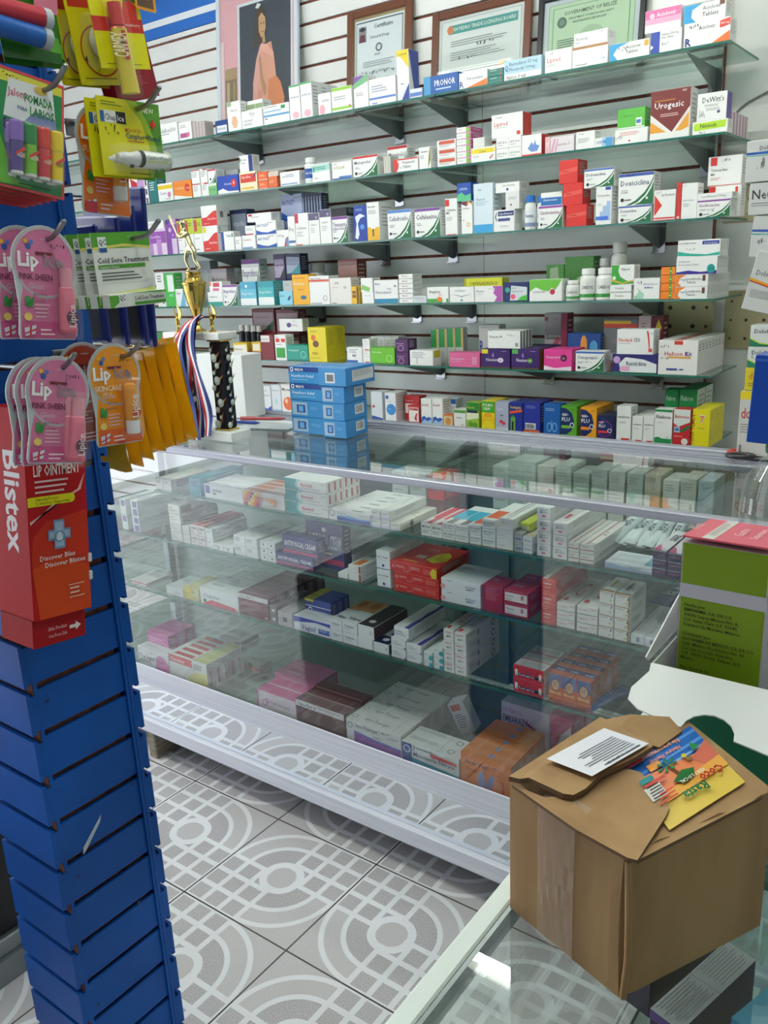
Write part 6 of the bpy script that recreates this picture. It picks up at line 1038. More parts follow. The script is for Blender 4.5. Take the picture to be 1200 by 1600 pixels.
def winged(x, y, z, s):     # small gold victory figures with one swept wing
    b = MB(); b.lathe([(.011*s, 0), (.011*s, .004*s), (.005*s, .007*s), (.004*s, .014*s), (.007*s, .02*s), (.0055*s, .03*s), (.007*s, .04*s), (.003*s, .045*s), (.0045*s, .05*s), (.003*s, .056*s)], 12, c=(x, y, z))
    b.tube([(x-.004*s, y, z+.04*s), (x-.009*s, y, z+.055*s), (x-.012*s, y, z+.075*s)], .0018*s, 6)
    n = 7; pts = [(x+.004*s, z+.028*s)] + [(x+.004*s+.017*s*math.sin(t*math.pi/(n-1)), z+.03*s+.05*s*t/(n-1)) for t in range(n)] + [(x+.003*s+.006*s*math.sin(t*math.pi/(n-1)), z+.08*s-.045*s*t/(n-1)) for t in range(n-1)]
    b.prism(pts, y-.0018*s, y+.0018*s, axis=1); return b
for x, y, z, s in ((.062, -.008, .281, .86), (-.07, -.008, .281, .86), (.03, -.027, .026, .8)):
    winged(x, y, z, s).build('winged_figurine', tr, ('gold',))
# medal ribbons looped over the cup stem
def ribbon(pts, w, lb, flip=0, tw=0):
    b = MB(); pts = [Vector(p) for p in pts]; P2 = []
    for i in range(len(pts)-1):          # smooth
        p0, p1, p2, p3 = pts[max(i-1, 0)], pts[i], pts[i+1], pts[min(i+2, len(pts)-1)]
        for k in range(6):
            t = k/6; P2.append(.5*((2*p1)+(p2-p0)*t+(2*p0-5*p1+4*p2-p3)*t*t+(3*p1-p0-3*p2+p3)*t**3))
    P2.append(pts[-1]); n = len(P2)
    cols = ['b8202c', 'b8202c', 'f0f0f2', 'f0f0f2', '24387c', '24387c', '24387c']
    if flip: cols = cols[::-1]
    W = []
    for i, p in enumerate(P2):
        a = tw*i/n + .35*math.sin(i*.35+w*200); d = Vector((math.cos(a), math.sin(a)*.8, .12)).normalized(); W.append(d*w*(.45+.55*min(1, i/(n*.2))))
    for i in range(n-1):
        for k, c in enumerate(cols):
            a, e = k/7-.5, (k+1)/7-.5
            q = [P2[i]+W[i]*a, P2[i]+W[i]*e, P2[i+1]+W[i+1]*e, P2[i+1]+W[i+1]*a]
            th = Vector((0, .0007, 0)); b.add(q, [(0, 1, 2, 3)], c); b.add([v+th for v in q], [(3, 2, 1, 0)], c)
    o = b.build('medal_ribbon', mats=('ribbon',)); return tag(o, lb, 'ribbon', 'striped medal ribbons hanging from the trophy')
x0, y0, z0 = TX, TY-.045, 0
RB = [([(.004, .03, 1.322), (-.03, -.005, 1.298), (-.092, -.018, 1.268), (-.112, -.022, 1.2), (-.10, -.02, 1.13), (-.08, -.02, 1.07), (-.045, -.02, 1.015)], .034, 'red white and blue ribbon hanging furthest left', 0, .2),
      ([(.004, .022, 1.325), (-.02, -.014, 1.302), (-.055, -.030, 1.25), (-.05, -.034, 1.17), (-.02, -.032, 1.09), (-.0, -.03, 1.008)], .036, 'wide ribbon hanging in front of the trophy column', 0, .1),
      ([(.004, .02, 1.328), (.006, -.014, 1.305), (.004, -.024, 1.25), (.020, -.026, 1.19), (.040, -.026, 1.12), (.046, -.024, 1.07), (.036, -.024, 1.02)], .024, 'ribbon sweeping to the right across the white carton', 0, .25),
      ([(.002, .025, 1.32), (-.045, -.003, 1.292), (-.085, -.012, 1.22), (-.074, -.012, 1.12), (-.08, -.014, 1.06), (-.07, -.014, 1.012)], .034, 'ribbon half hidden behind the left ones', 1, -.3),
      ([(.002, .015, 1.322), (-.016, -.02, 1.28), (-.03, -.020, 1.2), (-.065, -.018, 1.1), (-.10, -.020, 1.045), (-.07, -.02, 1.008)], .032, 'twisted ribbon crossing low towards the base', 1, .9),
      ([(.0, .01, 1.322), (-.04, -.02, 1.28), (-.082, -.026, 1.2), (-.04, -.026, 1.12), (-.07, -.028, 1.05), (-.03, -.028, 1.01)], .032, 'ribbon curving over the left marble column', 0, -.4),
      ([(.002, .01, 1.322), (-.01, -.014, 1.26), (-.004, -.012, 1.16), (.004, -.012, 1.08), (-.014, -.012, 1.01)], .03, 'innermost ribbon close to the trophy', 0, -.3)]
for pts, w_, lb, fl, tw in RB: ribbon([(x0+p[0]*(.62 if p[0] < 0 else 1)+.036, y0+p[1], p[2]) for p in pts], w_, lb, fl, tw)
t = thing('medal', 'gold medal lying under the ribbons by the trophy base', 'medal', (x0-.035, y0-.035, TZ)); b = MB(); b.lathe([(.026, 0), (.028, .001), (.028, .004), (.025, .005), (.02, .0045)], 20); b.build('disc', t, ('gold',)); b = MB(); b.lathe([(.01, .0046), (.008, .006)], 5); b.build('star', t, ('palegold',))
# scissors at the right end
p = on(1158, 716, 2, TZ)
t = thing('scissors', 'scissors with black and red handles near the clear jar', 'scissors', (-.42, 1.85, 1.0045), (0, 0, .2))
for s in (-1, 1):
    b = MB(); n = 18; c_ = (-.02 if s < 0 else -.018, s*.017)
    pts = [(c_[0]+.026*math.cos(2*math.pi*i/n), c_[1]+.015*math.sin(2*math.pi*i/n), .008) for i in range(n+1)]
    b.tube(pts, .0048, 8, 'c03a34' if s > 0 else '2a2426'); b.build('handle', t, ('gloss',))
    b = MB(); b.prism([(.008, s*.012), (.02, s*.004+.004), (.1, s*.002), (.1, s*.003), (.02, s*.004-.004), (.008, s*.006)], .006+.001*s, .0075+.001*s); b.build('blade', t, ('steel',))

# ---------------- frames on the back wall ----------------
def frame(x0, x1, z0, z1, fc, fw, fmat, mount, ops, lb, tilt=.10):
    W, H = x1-x0, z1-z0; t = thing('picture_frame', lb, 'picture frame', ((x0+x1)/2, 2.848-.0095-(z1-z0)*math.sin(tilt), z0), (-tilt, 0, 0)); d = .016
    b = MB(); b.box(-W/2, -d/2, 0, -W/2+fw, d/2, H, fc, bev=.003); b.box(W/2-fw, -d/2, 0, W/2, d/2, H, fc, bev=.003); b.box(-W/2+fw, -d/2, 0, W/2-fw, d/2, fw, fc, bev=.003); b.box(-W/2+fw, -d/2, H-fw, W/2-fw, d/2, H, fc, bev=.003)
    b.box(-W/2+fw, d/2-.004, fw, W/2-fw, d/2-.001, H-fw, fc); b.build('frame', t, (fmat,))
    b = MB(); b.box(-W/2+fw, 0, fw, W/2-fw, .002, H-fw, mount); b.draw((-W/2+fw, 0, fw), (1, 0, 0), (0, 0, 1), (0, -1, 0), W-2*fw, H-2*fw, ops, step=.0003); b.build('print', t, ('card',))
    b = MB(); b.quad((-W/2+fw, -.006, fw), (W/2-fw, -.006, fw), (W/2-fw, -.006, H-fw), (-W/2+fw, -.006, H-fw)); b.build('cover_glass', t, ('pane',))
zf = SHZ[0]+.0025
DR = [R(.24, 0, .97, .93, 'e8eaf0'), R(.27, .02, .95, .91, '3c4450'), R(.06, 0, .22, .5, 'b89a70'), R(.06, .2, .22, .42, '8a7658'), R(.08, .22, .12, .4, 'c8b088'), R(.17, .25, .2, .4, 'b09868'), R(0, 0, .05, .7, 'f4d4d8'),
      ('p', [(.5, .52), (.47, .42), (.45, .3), (.44, .1), (.45, .02), (.8, .02), (.86, .12), (.87, .22), (.82, .33), (.76, .38), (.74, .5), (.7, .62), (.56, .6)], 'e8a48c'), ('p', [(.46, .3), (.45, .35), (.5, .52), (.56, .62), (.6, .52), (.53, .38), (.5, .28)], 'e8a8a0'),
      ('p', [(.66, .36), (.64, .02), (.8, .02), (.86, .12), (.87, .22), (.82, .33), (.76, .38)], 'e08858'), ('p', [(.52, .3), (.5, .04), (.56, .02), (.58, .3)], 'dc968a'), ('p', [(.53, .52), (.56, .55), (.585, .4), (.63, .32), (.62, .26), (.6, .26), (.56, .36)], 'c09468'),
      ('p', [(.49, .78), (.5, .86), (.56, .88), (.62, .84), (.64, .76), (.6, .66), (.55, .62), (.5, .62), (.47, .56), (.48, .68)], '4a382c'), ('p', [(.54, .8), (.58, .83), (.63, .79), (.635, .72), (.61, .67), (.57, .66), (.54, .71)], 'd0a274'), ('p', [(.585, .68), (.59, .62), (.63, .62), (.62, .68)], 'c89868'),
      ('e', .575, .755, .008, '2a1c18'), ('e', .61, .755, .008, '2a1c18'), ('p', [(.575, .7), (.6, .69), (.615, .705), (.6, .7)], '9a4a3c'), ('p', [(.5, .87), (.53, .9), (.58, .885), (.54, .86)], 'f0ece8'), ('p', [(.58, .62), (.66, .6), (.74, .54), (.74, .5), (.64, .54), (.56, .58)], 'eab09c')]
frame(-2.885, -2.425, zf, 2.545, 'd4dee6', .022, 'gloss', 'efb4bc', DR, 'tall silver framed portrait of a child in a peach gown')
def cert(head, hc, extra): return [('t', head, .2, .84, .05, hc, .6, .02)] + [('l', .25, .74, .8, 3, '99a', .02), ('l', .15, .56, .88, 3, 'aab', .015), ('l', .15, .3, .85, 5, 'aab', .014)] + extra
frame(-2.195, -1.897, zf, 2.352, '6e3f28', .03, 'gloss', 'a08a58', [R(.03, .0, .97, .97, 'e9edf0'), R(.05, .02, .95, .95, '5a6470'), R(.065, .03, .935, .935, 'e6ebf0'), R(.1, .74, .25, .9, '8a96a8'), ('p', [(.11, .74), (.13, .82), (.22, .82), (.24, .74)], '6a2030'), ('e', .175, .84, .03, 'b08868'), ('p', [(.1, .87), (.175, .9), (.25, .87), (.175, .845)], '14161c'), ('t', 'Certificate', .4, .86, .045, '3a3f4a', .4, .01), ('t', 'Clinical & Drugs', .32, .76, .03, '3a3f4a', .5), ('a', .5, .66, .06, .02, '555c66'), ('t', 'BELIZE', .42, .58, .02, '444', .2), ('l', .2, .52, .85, 3, 'a8b0b8', .012), ('s', .12, .38, .05, '222'), ('s', .36, .37, .06, '222'), ('s', .6, .38, .05, '222'), ('s', .3, .31, .05, '222'), ('s', .55, .3, .05, '222'), ('l', .2, .22, .85, 3, 'a8b0b8', .012)], 'brown framed certificate with a small photo, slimmest of the brown frames')
frame(-1.815, -1.425, zf, 2.275, '6a3a24', .028, 'gloss', 'dfe3e2', [R(.03, .03, .97, .97, 'b8bebc'), R(.04, .04, .96, .96, 'e6e9e8'), R(.12, .8, .93, .91, '3f9c98'), ('t', 'SAN PEDRO TRADE LICENSING BOARD', .15, .835, .045, 'f0f4e8', .76, .02), ('e', .14, .855, .04, 'd8783a'), ('l', .15, .7, .85, 3, '8a9094', .015), ('l', .15, .56, .85, 4, 'a0a6aa', .015), ('l', .15, .34, .85, 4, 'a0a6aa', .015), ('s', .45, .6, .05, '333'), ('s', .25, .46, .05, '333'), ('e', .78, .28, .06, 'd8b070')], 'brown framed licence with a teal heading banner')
frame(-1.402, -1.04, zf, 2.245, '1a1c20', .02, 'gloss', 'c4ccd4', [R(.05, .05, .95, .95, '9ab09a'), R(.06, .06, .94, .94, 'b9d4b0'), R(.1, .1, .9, .9, '6a8a70'), R(.108, .108, .892, .892, 'bcd6b4'), ('t', 'GOVERNMENT OF BELIZE', .22, .8, .045, '2a3a34', .62, .02), ('t', 'DEPARTMENT OF HEALTH AND SAFETY', .27, .74, .025, '2a3a34', .5, .01), ('t', 'REGISTRATION CERTIFICATE', .32, .69, .025, '2a3a34', .4, .01), ('a', .2, .72, .05, .02, '4a6a5a'), ('e', .2, .72, .03, '6a8a78'), ('e', .52, .42, .16, 'a8c4a0'), ('l', .16, .5, .4, 4, '6a8474', .015)], 'black framed certificate on pale green paper')
# perforated beige panels beside the slats
for i, (x0, x1, z0, z1, lb) in enumerate(((-1.022, -.79, 1.105, 1.29, 'beige perforated panel behind the white title cartons'), (-.765, -.60, 1.125, 1.305, 'beige perforated panel on the bare wall, lower'), (-.79, -.60, 1.51, 1.64, 'beige perforated panel on the bare wall, upper'))):
    b = MB(); W, H = x1-x0, z1-z0; b.box(-W/2, -.004, 0, W/2, 0, H, mt=0, bev=.001)
    ops = []
    for v in (.18, .5, .82):
        for u in (.12, .4, .72, .9): ops.append(('e', u, v, .022 if u in (.12, .9) else .03, '3a3226'))
    b.draw((-W/2, -.004, 0), (1, 0, 0), (0, 0, 1), (0, -1, 0), W, H, ops, mt=1); tag(b.build('perforated_panel', mats=('beige', 'card'), loc=((x0+x1)/2, 2.8495 if i == 0 else 2.8795, z0)), lb, 'panel')
b = MB(); p0, p1, p2 = on(1144, 183, 1, 2.874), on(1168, 160, 1, 2.874), on(1205, 140, 1, 2.874); b.tube([p0, (p0+p1)/2+Vector((0, 0, .004)), p1, p2, p2+Vector((.5, 0, .12))], .0025, 6, '7d8078'); tag(b.build('wall_cable', mats=('gloss',)), 'thin grey cable running up the bare wall', 'cable')
b = MB(); b.prism([(-.70, 2.05), (-.55, 2.05), (-.55, 2.2), (-.70, 2.2)], 2.845, 2.848, axis=1)
# ---------------- hanging strip with cartons at the right ----------------
HX, HY = -.402, 1.90
st = thing('clip_strip', 'pale vertical clip strip carrying the tilted cartons at the right edge', 'display strip', (HX+.03, HY+.03, 1.2))
b = MB(); b.box(-.012, 0, 0, .012, .002, 1.5195, 'd8dad8'); b.build('strip', st, ('card',))
for q in range(5):
    b = MB(); b.box(-.008, -.006, .05+q*.16, .008, -.0002, .07+q*.16, 'c8cac8'); b.build('clip', st, ('card',))
def rbox(px0, px1, py0, py1, Y, base, ops, lb, d=.05, tilt=0, z0=None, name='medicine_box'):
    ym = (py0+py1)/2; X0, X1 = on(px0, ym, 1, Y)[0], on(px1, ym, 1, Y)[0]; xm = (px0+px1)/2; z1 = on(xm, py0, 1, Y)[2]; zb = on(xm, py1, 1, Y)[2] if z0 is None else z0
    W, H = X1-X0, z1-zb; b = MB(); b.box(-W/2, 0, 0, W/2, d, H, base, bev=.001); b.draw((-W/2, 0, 0), (1, 0, 0), (0, 0, 1), (0, -1, 0), W, H, ops)
    tag(b.build(name, loc=((X0+X1)/2, Y, zb), rot=(0, tilt, 0)), lb, 'box'); return (X0, X1, zb, z1)
r_ = rbox(1154, 1212, 612, 705, 1.845, 'cfcdc8', [R(0, .88, 1, 1, 'e8cf2a'), ('t', 'dolo-te', .06, .6, .16, 'c0403a', .8, .02), ('l', .06, .5, .9, 4, '8a8a88', .02), ('r', .06, .08, .12, .2, '777')], 'white carton with yellow top and red title standing at the case edge', d=.07, z0=1.0045)
r2 = rbox(1164, 1216, 575, 612, 1.85, 'd8c428', [('t', 'dolo', .1, .5, .3, 'b8501e', .5), ('l', .1, .3, .9, 2, '8a7a20', .05)], 'yellow carton on the yellow topped one', d=.06, z0=r_[3]+.0008)
DF = [('p', [(0, .35), (.3, .12), (1, .0), (0, 0)], '1f7a5a'), ('p', [(0, .42), (.3, .18), (1, .04), (1, 0), (.3, .12), (0, .35)], 'c8d84a'), ('t', 'Dolofin', .12, .62, .2, '33404a', .8, .01)]
r3 = rbox(1168, 1222, 542, 575, 1.85, 'd8dcd8', DF+[('s', .1, .4, .2, '222')], 'white and green carton with slanted writing, lower', d=.055, z0=r2[3]+.0008)
rbox(1172, 1226, 508, 542, 1.85, 'dce0dc', DF, 'white and green carton with rounded top, upper', d=.05, z0=r3[3]+.0008)
DN = [('t', 'Dolo-Neuro', .12, .6, .09, '555', .8, .01), ('p', [(0, .54), (1, .44), (1, .38), (0, .48)], 'e8a02a'), ('p', [(0, .5), (1, .4), (1, .38), (0, .48)], 'c83a2c'), ('l', .1, .34, .9, 5, '9a9a98', .015)]
rbox(1160, 1222, 395, 488, HY-.055, 'd0d2cf', DN, 'grey white carton with yellow and red line, tilted on the strip', d=.05, tilt=.22)
rbox(1172, 1224, 338, 402, HY-.052, 'd4d6d4', [R(0, .62, 1, .68, '3f5fb8'), R(0, .55, 1, .58, '5ab0a0'), ('s', .2, .25, .25, '333')], 'white carton with blue line hanging, lower of two', d=.05, tilt=.06)
rbox(1170, 1222, 285, 335, HY-.052, 'd8dad8', [('t', 'Neu', .1, .5, .3, '333', .6, .02), ('l', .1, .35, .7, 2, '999', .04)], 'white carton with black title hanging on the strip', d=.05)
rbox(1166, 1224, 218, 283, HY-.052, 'dcdedb', [R(0, .66, 1, .72, '2f5fb8'), R(0, .62, 1, .64, '5ab0a0'), ('s', .3, .3, .3, '333'), ('t', 'Dolo', .35, .76, .1, '444', .5)], 'white carton with blue line hanging, upper of two', d=.05)
# ---------------- clear jar with blue carton ----------------
JX, JY = -.216, 1.12
t = thing('clear_jar', 'clear rounded plastic bottle with green neck beside the red lidded carton', 'bottle', (JX, JY, 1.0005))
b = MB(); b.lathe([(.040, 0), (.045, .004), (.046, .09), (.0475, .105), (.046, .125), (.040, .148), (.028, .166), (.019, .174), (.019, .178)], 28, 'eef4ee'); b.build('bottle_body', t, ('clearplastic',))
b = MB(); b.lathe([(.021, .1785), (.022, .186), (.021, .190)], 20, '1f7a4a'); b.build('neck_ring', t, ('gloss',))
b = MB(); b.lathe([(.041, .006), (.043, .03), (.035, .036)], 16, 'b8a070'); b.build('contents', t, ('gloss',))
b = MB(); b.box(-.04, -.02, 0, .05, .02, .108, '1746a8', bev=.001); b.draw((-.04, -.02, 0), (1, 0, 0), (0, 0, 1), (0, -1, 0), .09, .108, [('t', 'VICK', .42, .08, .2, 'f0f4fa', .6, .05), R(0, .93, 1, .96, '3a66c4')])
tag(b.build('medicine_box', mats=('gloss',), loc=(JX-.001, JY, 1.0005+.1908), rot=(0, .035, 0)), 'royal blue carton standing on the clear bottle', 'box')
# ---------------- cartons on the near counter ----------------
CZ = 1.0004
t = thing('open_carton', 'open green carton with white folded flap on the near glass counter', 'carton', (-.145, .655, CZ))
gx0, gx1, gy0, gy1, gh = -.052, .066, -.055, .065, .116
th = .0012; b = MB()
def wall(b, x0, y0, x1, y1, z0, z1, out, inn):
    dx, dy = x1-x0, y1-y0; L = math.hypot(dx, dy); nx, ny = dy/L*th, -dx/L*th      # outside normal is on the right hand
    b.quad((x0, y0, z0), (x1, y1, z0), (x1, y1, z1), (x0, y0, z1), out); b.quad((x1-nx, y1-ny, z0), (x0-nx, y0-ny, z0), (x0-nx, y0-ny, z1), (x1-nx, y1-ny, z1), inn)
    b.quad((x0, y0, z1), (x1, y1, z1), (x1-nx, y1-ny, z1), (x0-nx, y0-ny, z1), inn)
wall(b, gx0, gy0, gx1, gy0, 0, gh, '146a4c', 'e8ecea'); wall(b, gx1, gy0, gx1, gy1, 0, gh, '146a4c', 'e8ecea'); wall(b, gx1, gy1, gx0, gy1, 0, gh, '146a4c', 'e8ecea'); wall(b, gx0, gy1, gx0, gy0, 0, gh, 'c9cfcc', 'e8ecea')
b.box(gx0, gy0, 0, gx1, gy1, .001, 'e0e4e2'); b.build('body', t, ('card',))
b = MB(); b.prism([(gy0+.002, gh+.001), (gy1, gh+.001), (gy1+.006, gh+.040), (gy0+.07, gh+.030), (gy0-.004, gh+.006)], 0, .0012, 'dfe3e1', axis=0); b.build('side_flap', t, ('card',), loc=(gx0-.0016, 0, 0), rot=(0, -.02, 0))
b = MB(); w_ = gx1-gx0; fl = .062     # folded front flap with thumb notch
out = [(0, 0), (w_, 0), (w_-.001, -fl*.75), (w_-.006, -fl*.95), (w_-.014, -fl), (w_*.66, -fl*.92)] + [(w_*.5+w_*.15*math.cos(a), -fl*.92+.019*math.sin(a)) for a in [i*math.pi/8 for i in range(9)]] + [(w_*.3, -fl*.92), (.008, -fl*.82), (-.002, -fl*.7), (-.004, -fl*.5), (.002, -fl*.15)]
b.prism(out, 0, .0012, 'eef2f0'); b.build('front_flap', t, ('card',), loc=(gx0, gy0-.0015, gh), rot=(math.radians(16), 0, 0))
# the tall green carton standing inside it
W, D, H = .064, .066, .205
t = thing('medicine_carton', 'tall lime green carton with pink lid standing in the open carton', 'carton', (-.1545, .662, CZ+.003), (0, 0, -.03))
b = MB(); b.box(-W/2, -D/2, 0, W/2, D/2, H, 'dcd4dc', bev=.0006)
LN = ['Hecho por:', 'EMIFARMA, S.A. DE C.V.', 'Adolfo Lopez Mateos No. 8,', 'Col. Santa Clara C.P. 55540,', 'Ecatepec de Morelos, México.', '', 'Distribuido por:', 'ASOFARMA DE MÉXICO, S.A. DE C.V.', 'Calz. México-Xochimilco No. 43,', 'Col. San Lorenzo Huipulco,', 'C.P. 14370, Deleg. Tlalpan, D.F.', 'México.', '', 'Bajo licencia de:', 'HELSINN']
LW = [.28, .62, .66, .72, .74, 0, .34, .84, .8, .72, .76, .2, 0, .5, .4]
b.draw((-W/2, -D/2, 0), (1, 0, 0), (0, 0, 1), (0, -1, 0), W, H, [R(.012, 0, .985, 1, '73900c'), R(0, .785, 1, .84, 'b9b7c4')] + [('t', s_, .07, .75-.0195*i, .0125, '1c2606', w__, .035) for i, (s_, w__) in enumerate(zip(LN, LW)) if s_])
b.draw((W/2, -D/2, 0), (0, 1, 0), (0, 0, 1), (1, 0, 0), D, H, [R(0, 0, 1, 1, 'c8c6cc'), ('l', .15, .9, .8, 8, 'a8a6b0', .02)])
b.draw((-W/2, -D/2, 0), (0, 1, 0), (0, 0, 1), (-1, 0, 0), D, H, [R(0, 0, 1, 1, 'c9c4c8')])
b.build('body', t, ('card',))
b = MB(); b.box(-W/2, 0, 0, W/2+.001, D*1.02, .0012, 'd6566a'); b.draw((-W/2, 0, .0012), (1, 0, 0), (0, 1, 0), (0, 0, 1), W, D, [R(0, 0, 1, 1, 'd85e70'), ('p', [(.22, 0), (.36, 0), (.36, 1), (.22, 1)], 'dcd8d0'), ('l', .24, .8, .34, 9, '9a9690', .04), ('t', 'Asofarma', .06, .35, .14, 'ecc0c4', .3, .01, 90), ('t', 'Gastro', .6, .3, .12, 'f0d0d4', .4, .01, 90), ('t', 'Suspension', .78, .25, .1, 'f0d0d4', .5, .01, 90)])
b.build('lid', t, ('card',), loc=(0, -D/2-.001, H+.0045), rot=(math.radians(-3.5), 0, 0))
b = MB(); b.box(-.004, -.002, 0, .03, .02, .03, 'c8ccc8', bev=.001); b.draw((-.004, -.002, 0), (1, 0, 0), (0, 0, 1), (0, -1, 0), .039, .03, [('p', [(.1, .1), (.1, .8), (.9, .9), (.9, .2)], 'b8d018'), ('t', 'Gas', .2, .35, .3, '222', .5)])
tag(b.build('medicine_box', loc=(-.2, .735, CZ), rz=.5), 'small white carton with lime patch between counter rail and green carton', 'box')
# torn cardboard box
A_, B_, C_, D_ = Vector((-.2275, .4255, 0)), Vector((-.1385, .395, 0)), Vector((-.0855, .500, 0)), Vector((-.1745, .5305, 0))
base = Vector((-.1565, .463, CZ))
kb = thing('cardboard_box', 'torn brown cardboard box with colourful island label on the near counter', 'cardboard box', base)
def loc_(v, z): return Vector((v.x-base.x, v.y-base.y, z))
HB = .1
b = MB(); n = 10; vs = []; rows = 7; ring = []
pts2 = []
for P_, Q_ in ((A_, B_), (B_, C_), (C_, D_), (D_, A_)):
    for i in range(n): pts2.append((P_.lerp(Q_, i/n), i/n, (P_, Q_)))
for j in range(rows):
    z = HB*j/(rows-1)
    for k, (pp, tt, (P_, Q_)) in enumerate(pts2):
        nrm = Vector((Q_.y-P_.y, -(Q_.x-P_.x), 0)).normalized(); bul = .0022*math.sin(math.pi*tt)*math.sin(math.pi*j/(rows-1))
        sq = 0
        if P_ is B_ and tt < .15 : sq = -.002*math.sin(math.pi*j/(rows-1))-.0016*(tt < .05)
        vs.append(loc_(pp+nrm*(bul+sq), z+(.0015*math.sin(k*1.7) if j == rows-1 else 0)))
N4 = len(pts2); fs = []
for j in range(rows-1): fs += [(j*N4+k, j*N4+(k+1) % N4, (j+1)*N4+(k+1) % N4, (j+1)*N4+k) for k in range(N4)]
b.add(vs, fs, mt=0, smooth=False); b.add([v*.999 for v in vs[:N4]], [tuple(range(N4))[::-1]]); b.add([v - Vector((0, 0, .006)) for v in vs[-N4:]], [tuple(range(N4))], mt=1)
# soft crease along the front corner
e0 = loc_(B_, 0)
b.tube([e0+Vector((.0015, .0, .002)), e0+Vector((.0028, .0016, .03)), e0+Vector((.0024, .001, .06)), e0+Vector((.001, .001, .096))], .0022, 6, mt=0)
b.build('body', kb, ('kraft', 'flute'))
def flap(px, zs, thick, name, mats=('kraft', 'flute'), dz=0, crumple=0):
    top = []
    for (x, y), z in zip(px, zs):
        w_ = on(x, y, 2, CZ+z); top.append(Vector((w_.x-base.x, w_.y-base.y, z+dz)))
    b = MB(); n = len(top); bot = [v-Vector((0, 0, thick)) for v in top]
    b.add(top, [tuple(range(n))], mt=0); b.add(bot, [tuple(range(n))[::-1]], mt=0)
    b.add(top+bot, [((i+1) % n, i, n+i, n+(i+1) % n) for i in range(n)], mt=1); return b, top
b, _ = flap([(978, 1196), (1076, 1127), (1200, 1228), (1199, 1240), (995, 1345), (990, 1338)], [.1, .101, .1, .1, .1, .1], .0025, 'top'); b.build('top_flap', kb, ('kraft', 'flute'))
b, _ = flap([(938, 1126), (985, 1116), (1046, 1120), (1066, 1142), (1030, 1168), (1006, 1160), (970, 1136)], [.108, .112, .108, .104, .104, .106, .110], .003, 'rear'); b.build('rear_flap', kb, ('kraft', 'flute'))
b, _ = flap([(852, 1246), (884, 1242), (930, 1206), (962, 1196), (1000, 1206), (1034, 1236), (1046, 1262), (1040, 1276), (996, 1344), (980, 1340), (900, 1296), (800, 1226)], [.1035, .104, .104, .1045, .105, .105, .1045, .104, .102, .1015, .1015, .1015], .0022, 'torn'); b.build('torn_flap', kb, ('kraft', 'flute'))
b, _ = flap([(795, 1213), (938, 1120), (1010, 1155), (1020, 1166), (990, 1185), (940, 1208), (915, 1232), (896, 1242), (880, 1240), (850, 1226), (826, 1215), (812, 1217)], [.108, .112, .112, .111, .110, .110, .1095, .1085, .1085, .109, .109, .108], .0035, 'left'); b.build('side_flap', kb, ('kraft', 'flute'))
def sticker(px, z, ops, name, base_c, dz=.0004):
    P_ = [on(x, y, 2, CZ+z) for x, y in px]; P_ = [Vector((p.x-base.x, p.y-base.y, z+dz)) for p in P_]
    b = MB(); O, U, V = P_[0], (P_[1]-P_[0]), (P_[3]-P_[0]); W, H = U.length, V.length
    b.draw(O, U.normalized(), V.normalized(), (0, 0, 1), W, H, [R(0, 0, 1, 1, base_c)]+ops, step=.00012); o = b.build(name, kb, ('film',)); return o
# address label, printed upside down for the viewer
sticker([(944, 1139), (854, 1187), (922, 1207), (1014, 1163)], .1125, [('l', .1, .9, .9, 1, '555', .05), ('l', .12, .8, .9, 8, '6a6a6e', .035), ('t', 'PRODUCT OF JAMAICA', .1, .88, .07, '333', .7)], 'address_label', 'eeeef4', dz=.0006)
PALM = [R(0, 0, 1, .42, '2468c0'), ('p', [(0, .06), (1, .1), (1, .13), (0, .1)], '5a9ae0'), ('p', [(0, .2), (1, .26), (1, .29), (0, .24)], '5a9ae0'), ('p', [(0, .3), (1, .36), (1, .38), (0, .34)], '8ab8ec'), ('p', [(0, .40), (1, .30), (1, .66), (.5, .6), (0, .55)], 'ec8a5c'), ('p', [(0, .28), (.3, .42), (.2, .6), (0, .62)], 'd8705a'), ('p', [(0, .55), (.5, .6), (1, .66), (1, .74), (0, .72)], 'f0b050'),
        ('t', 'No preservatives', .25, .08, .065, 'f4a070', .5, .06), ('t', 'Natural Flavour', .3, .18, .055, 'f4a070', .42, .05), R(.62, .22, .78, .32, 'f0a040'),
        ('p', [(.47, .62), (.52, .6), (.60, .36), (.57, .34)], '7a4a2a')] + [('p', [(.585, .35), (.585+.13*math.cos(a), .35+.09*math.sin(a)), (.585+.12*math.cos(a+.4), .35+.08*math.sin(a+.4))], '1f7a3a') for a in (0, .9, 1.8, 2.7, 3.5, 4.4, 5.4)] + [
        ('p', [(.36, .55), (.5, .5), (.66, .58), (.56, .66), (.42, .64)], '1f6a34'), ('e', .33, .42, .035, '8a6a40', .03), ('e', .36, .36, .03, 'e8d23a', .03), ('p', [(.12, .34), (.2, .24), (.24, .36)], '2a8a4a'), ('t', 'VERY LOCAL', .28, .62, .045, 'f8f0e0', .34, .03), ('t', 'Coco', .1, .68, .11, 'b8202c', .3, .06), ('t', 'Rasta', .38, .76, .12, '1f6a3a', .3, .06),
        R(.8, .5, .99, .68, 'd8d4cc'), ('l', .81, .65, .97, 5, '333333', .02), R(.78, .02, .98, .16, 'd83a3c'), R(.82, .38, .98, .45, '1f8a8a'), R(.7, .46, .97, .5, 'c84a3a'), ('l', .72, .74, .97, 3, 'd0402c', .025)]
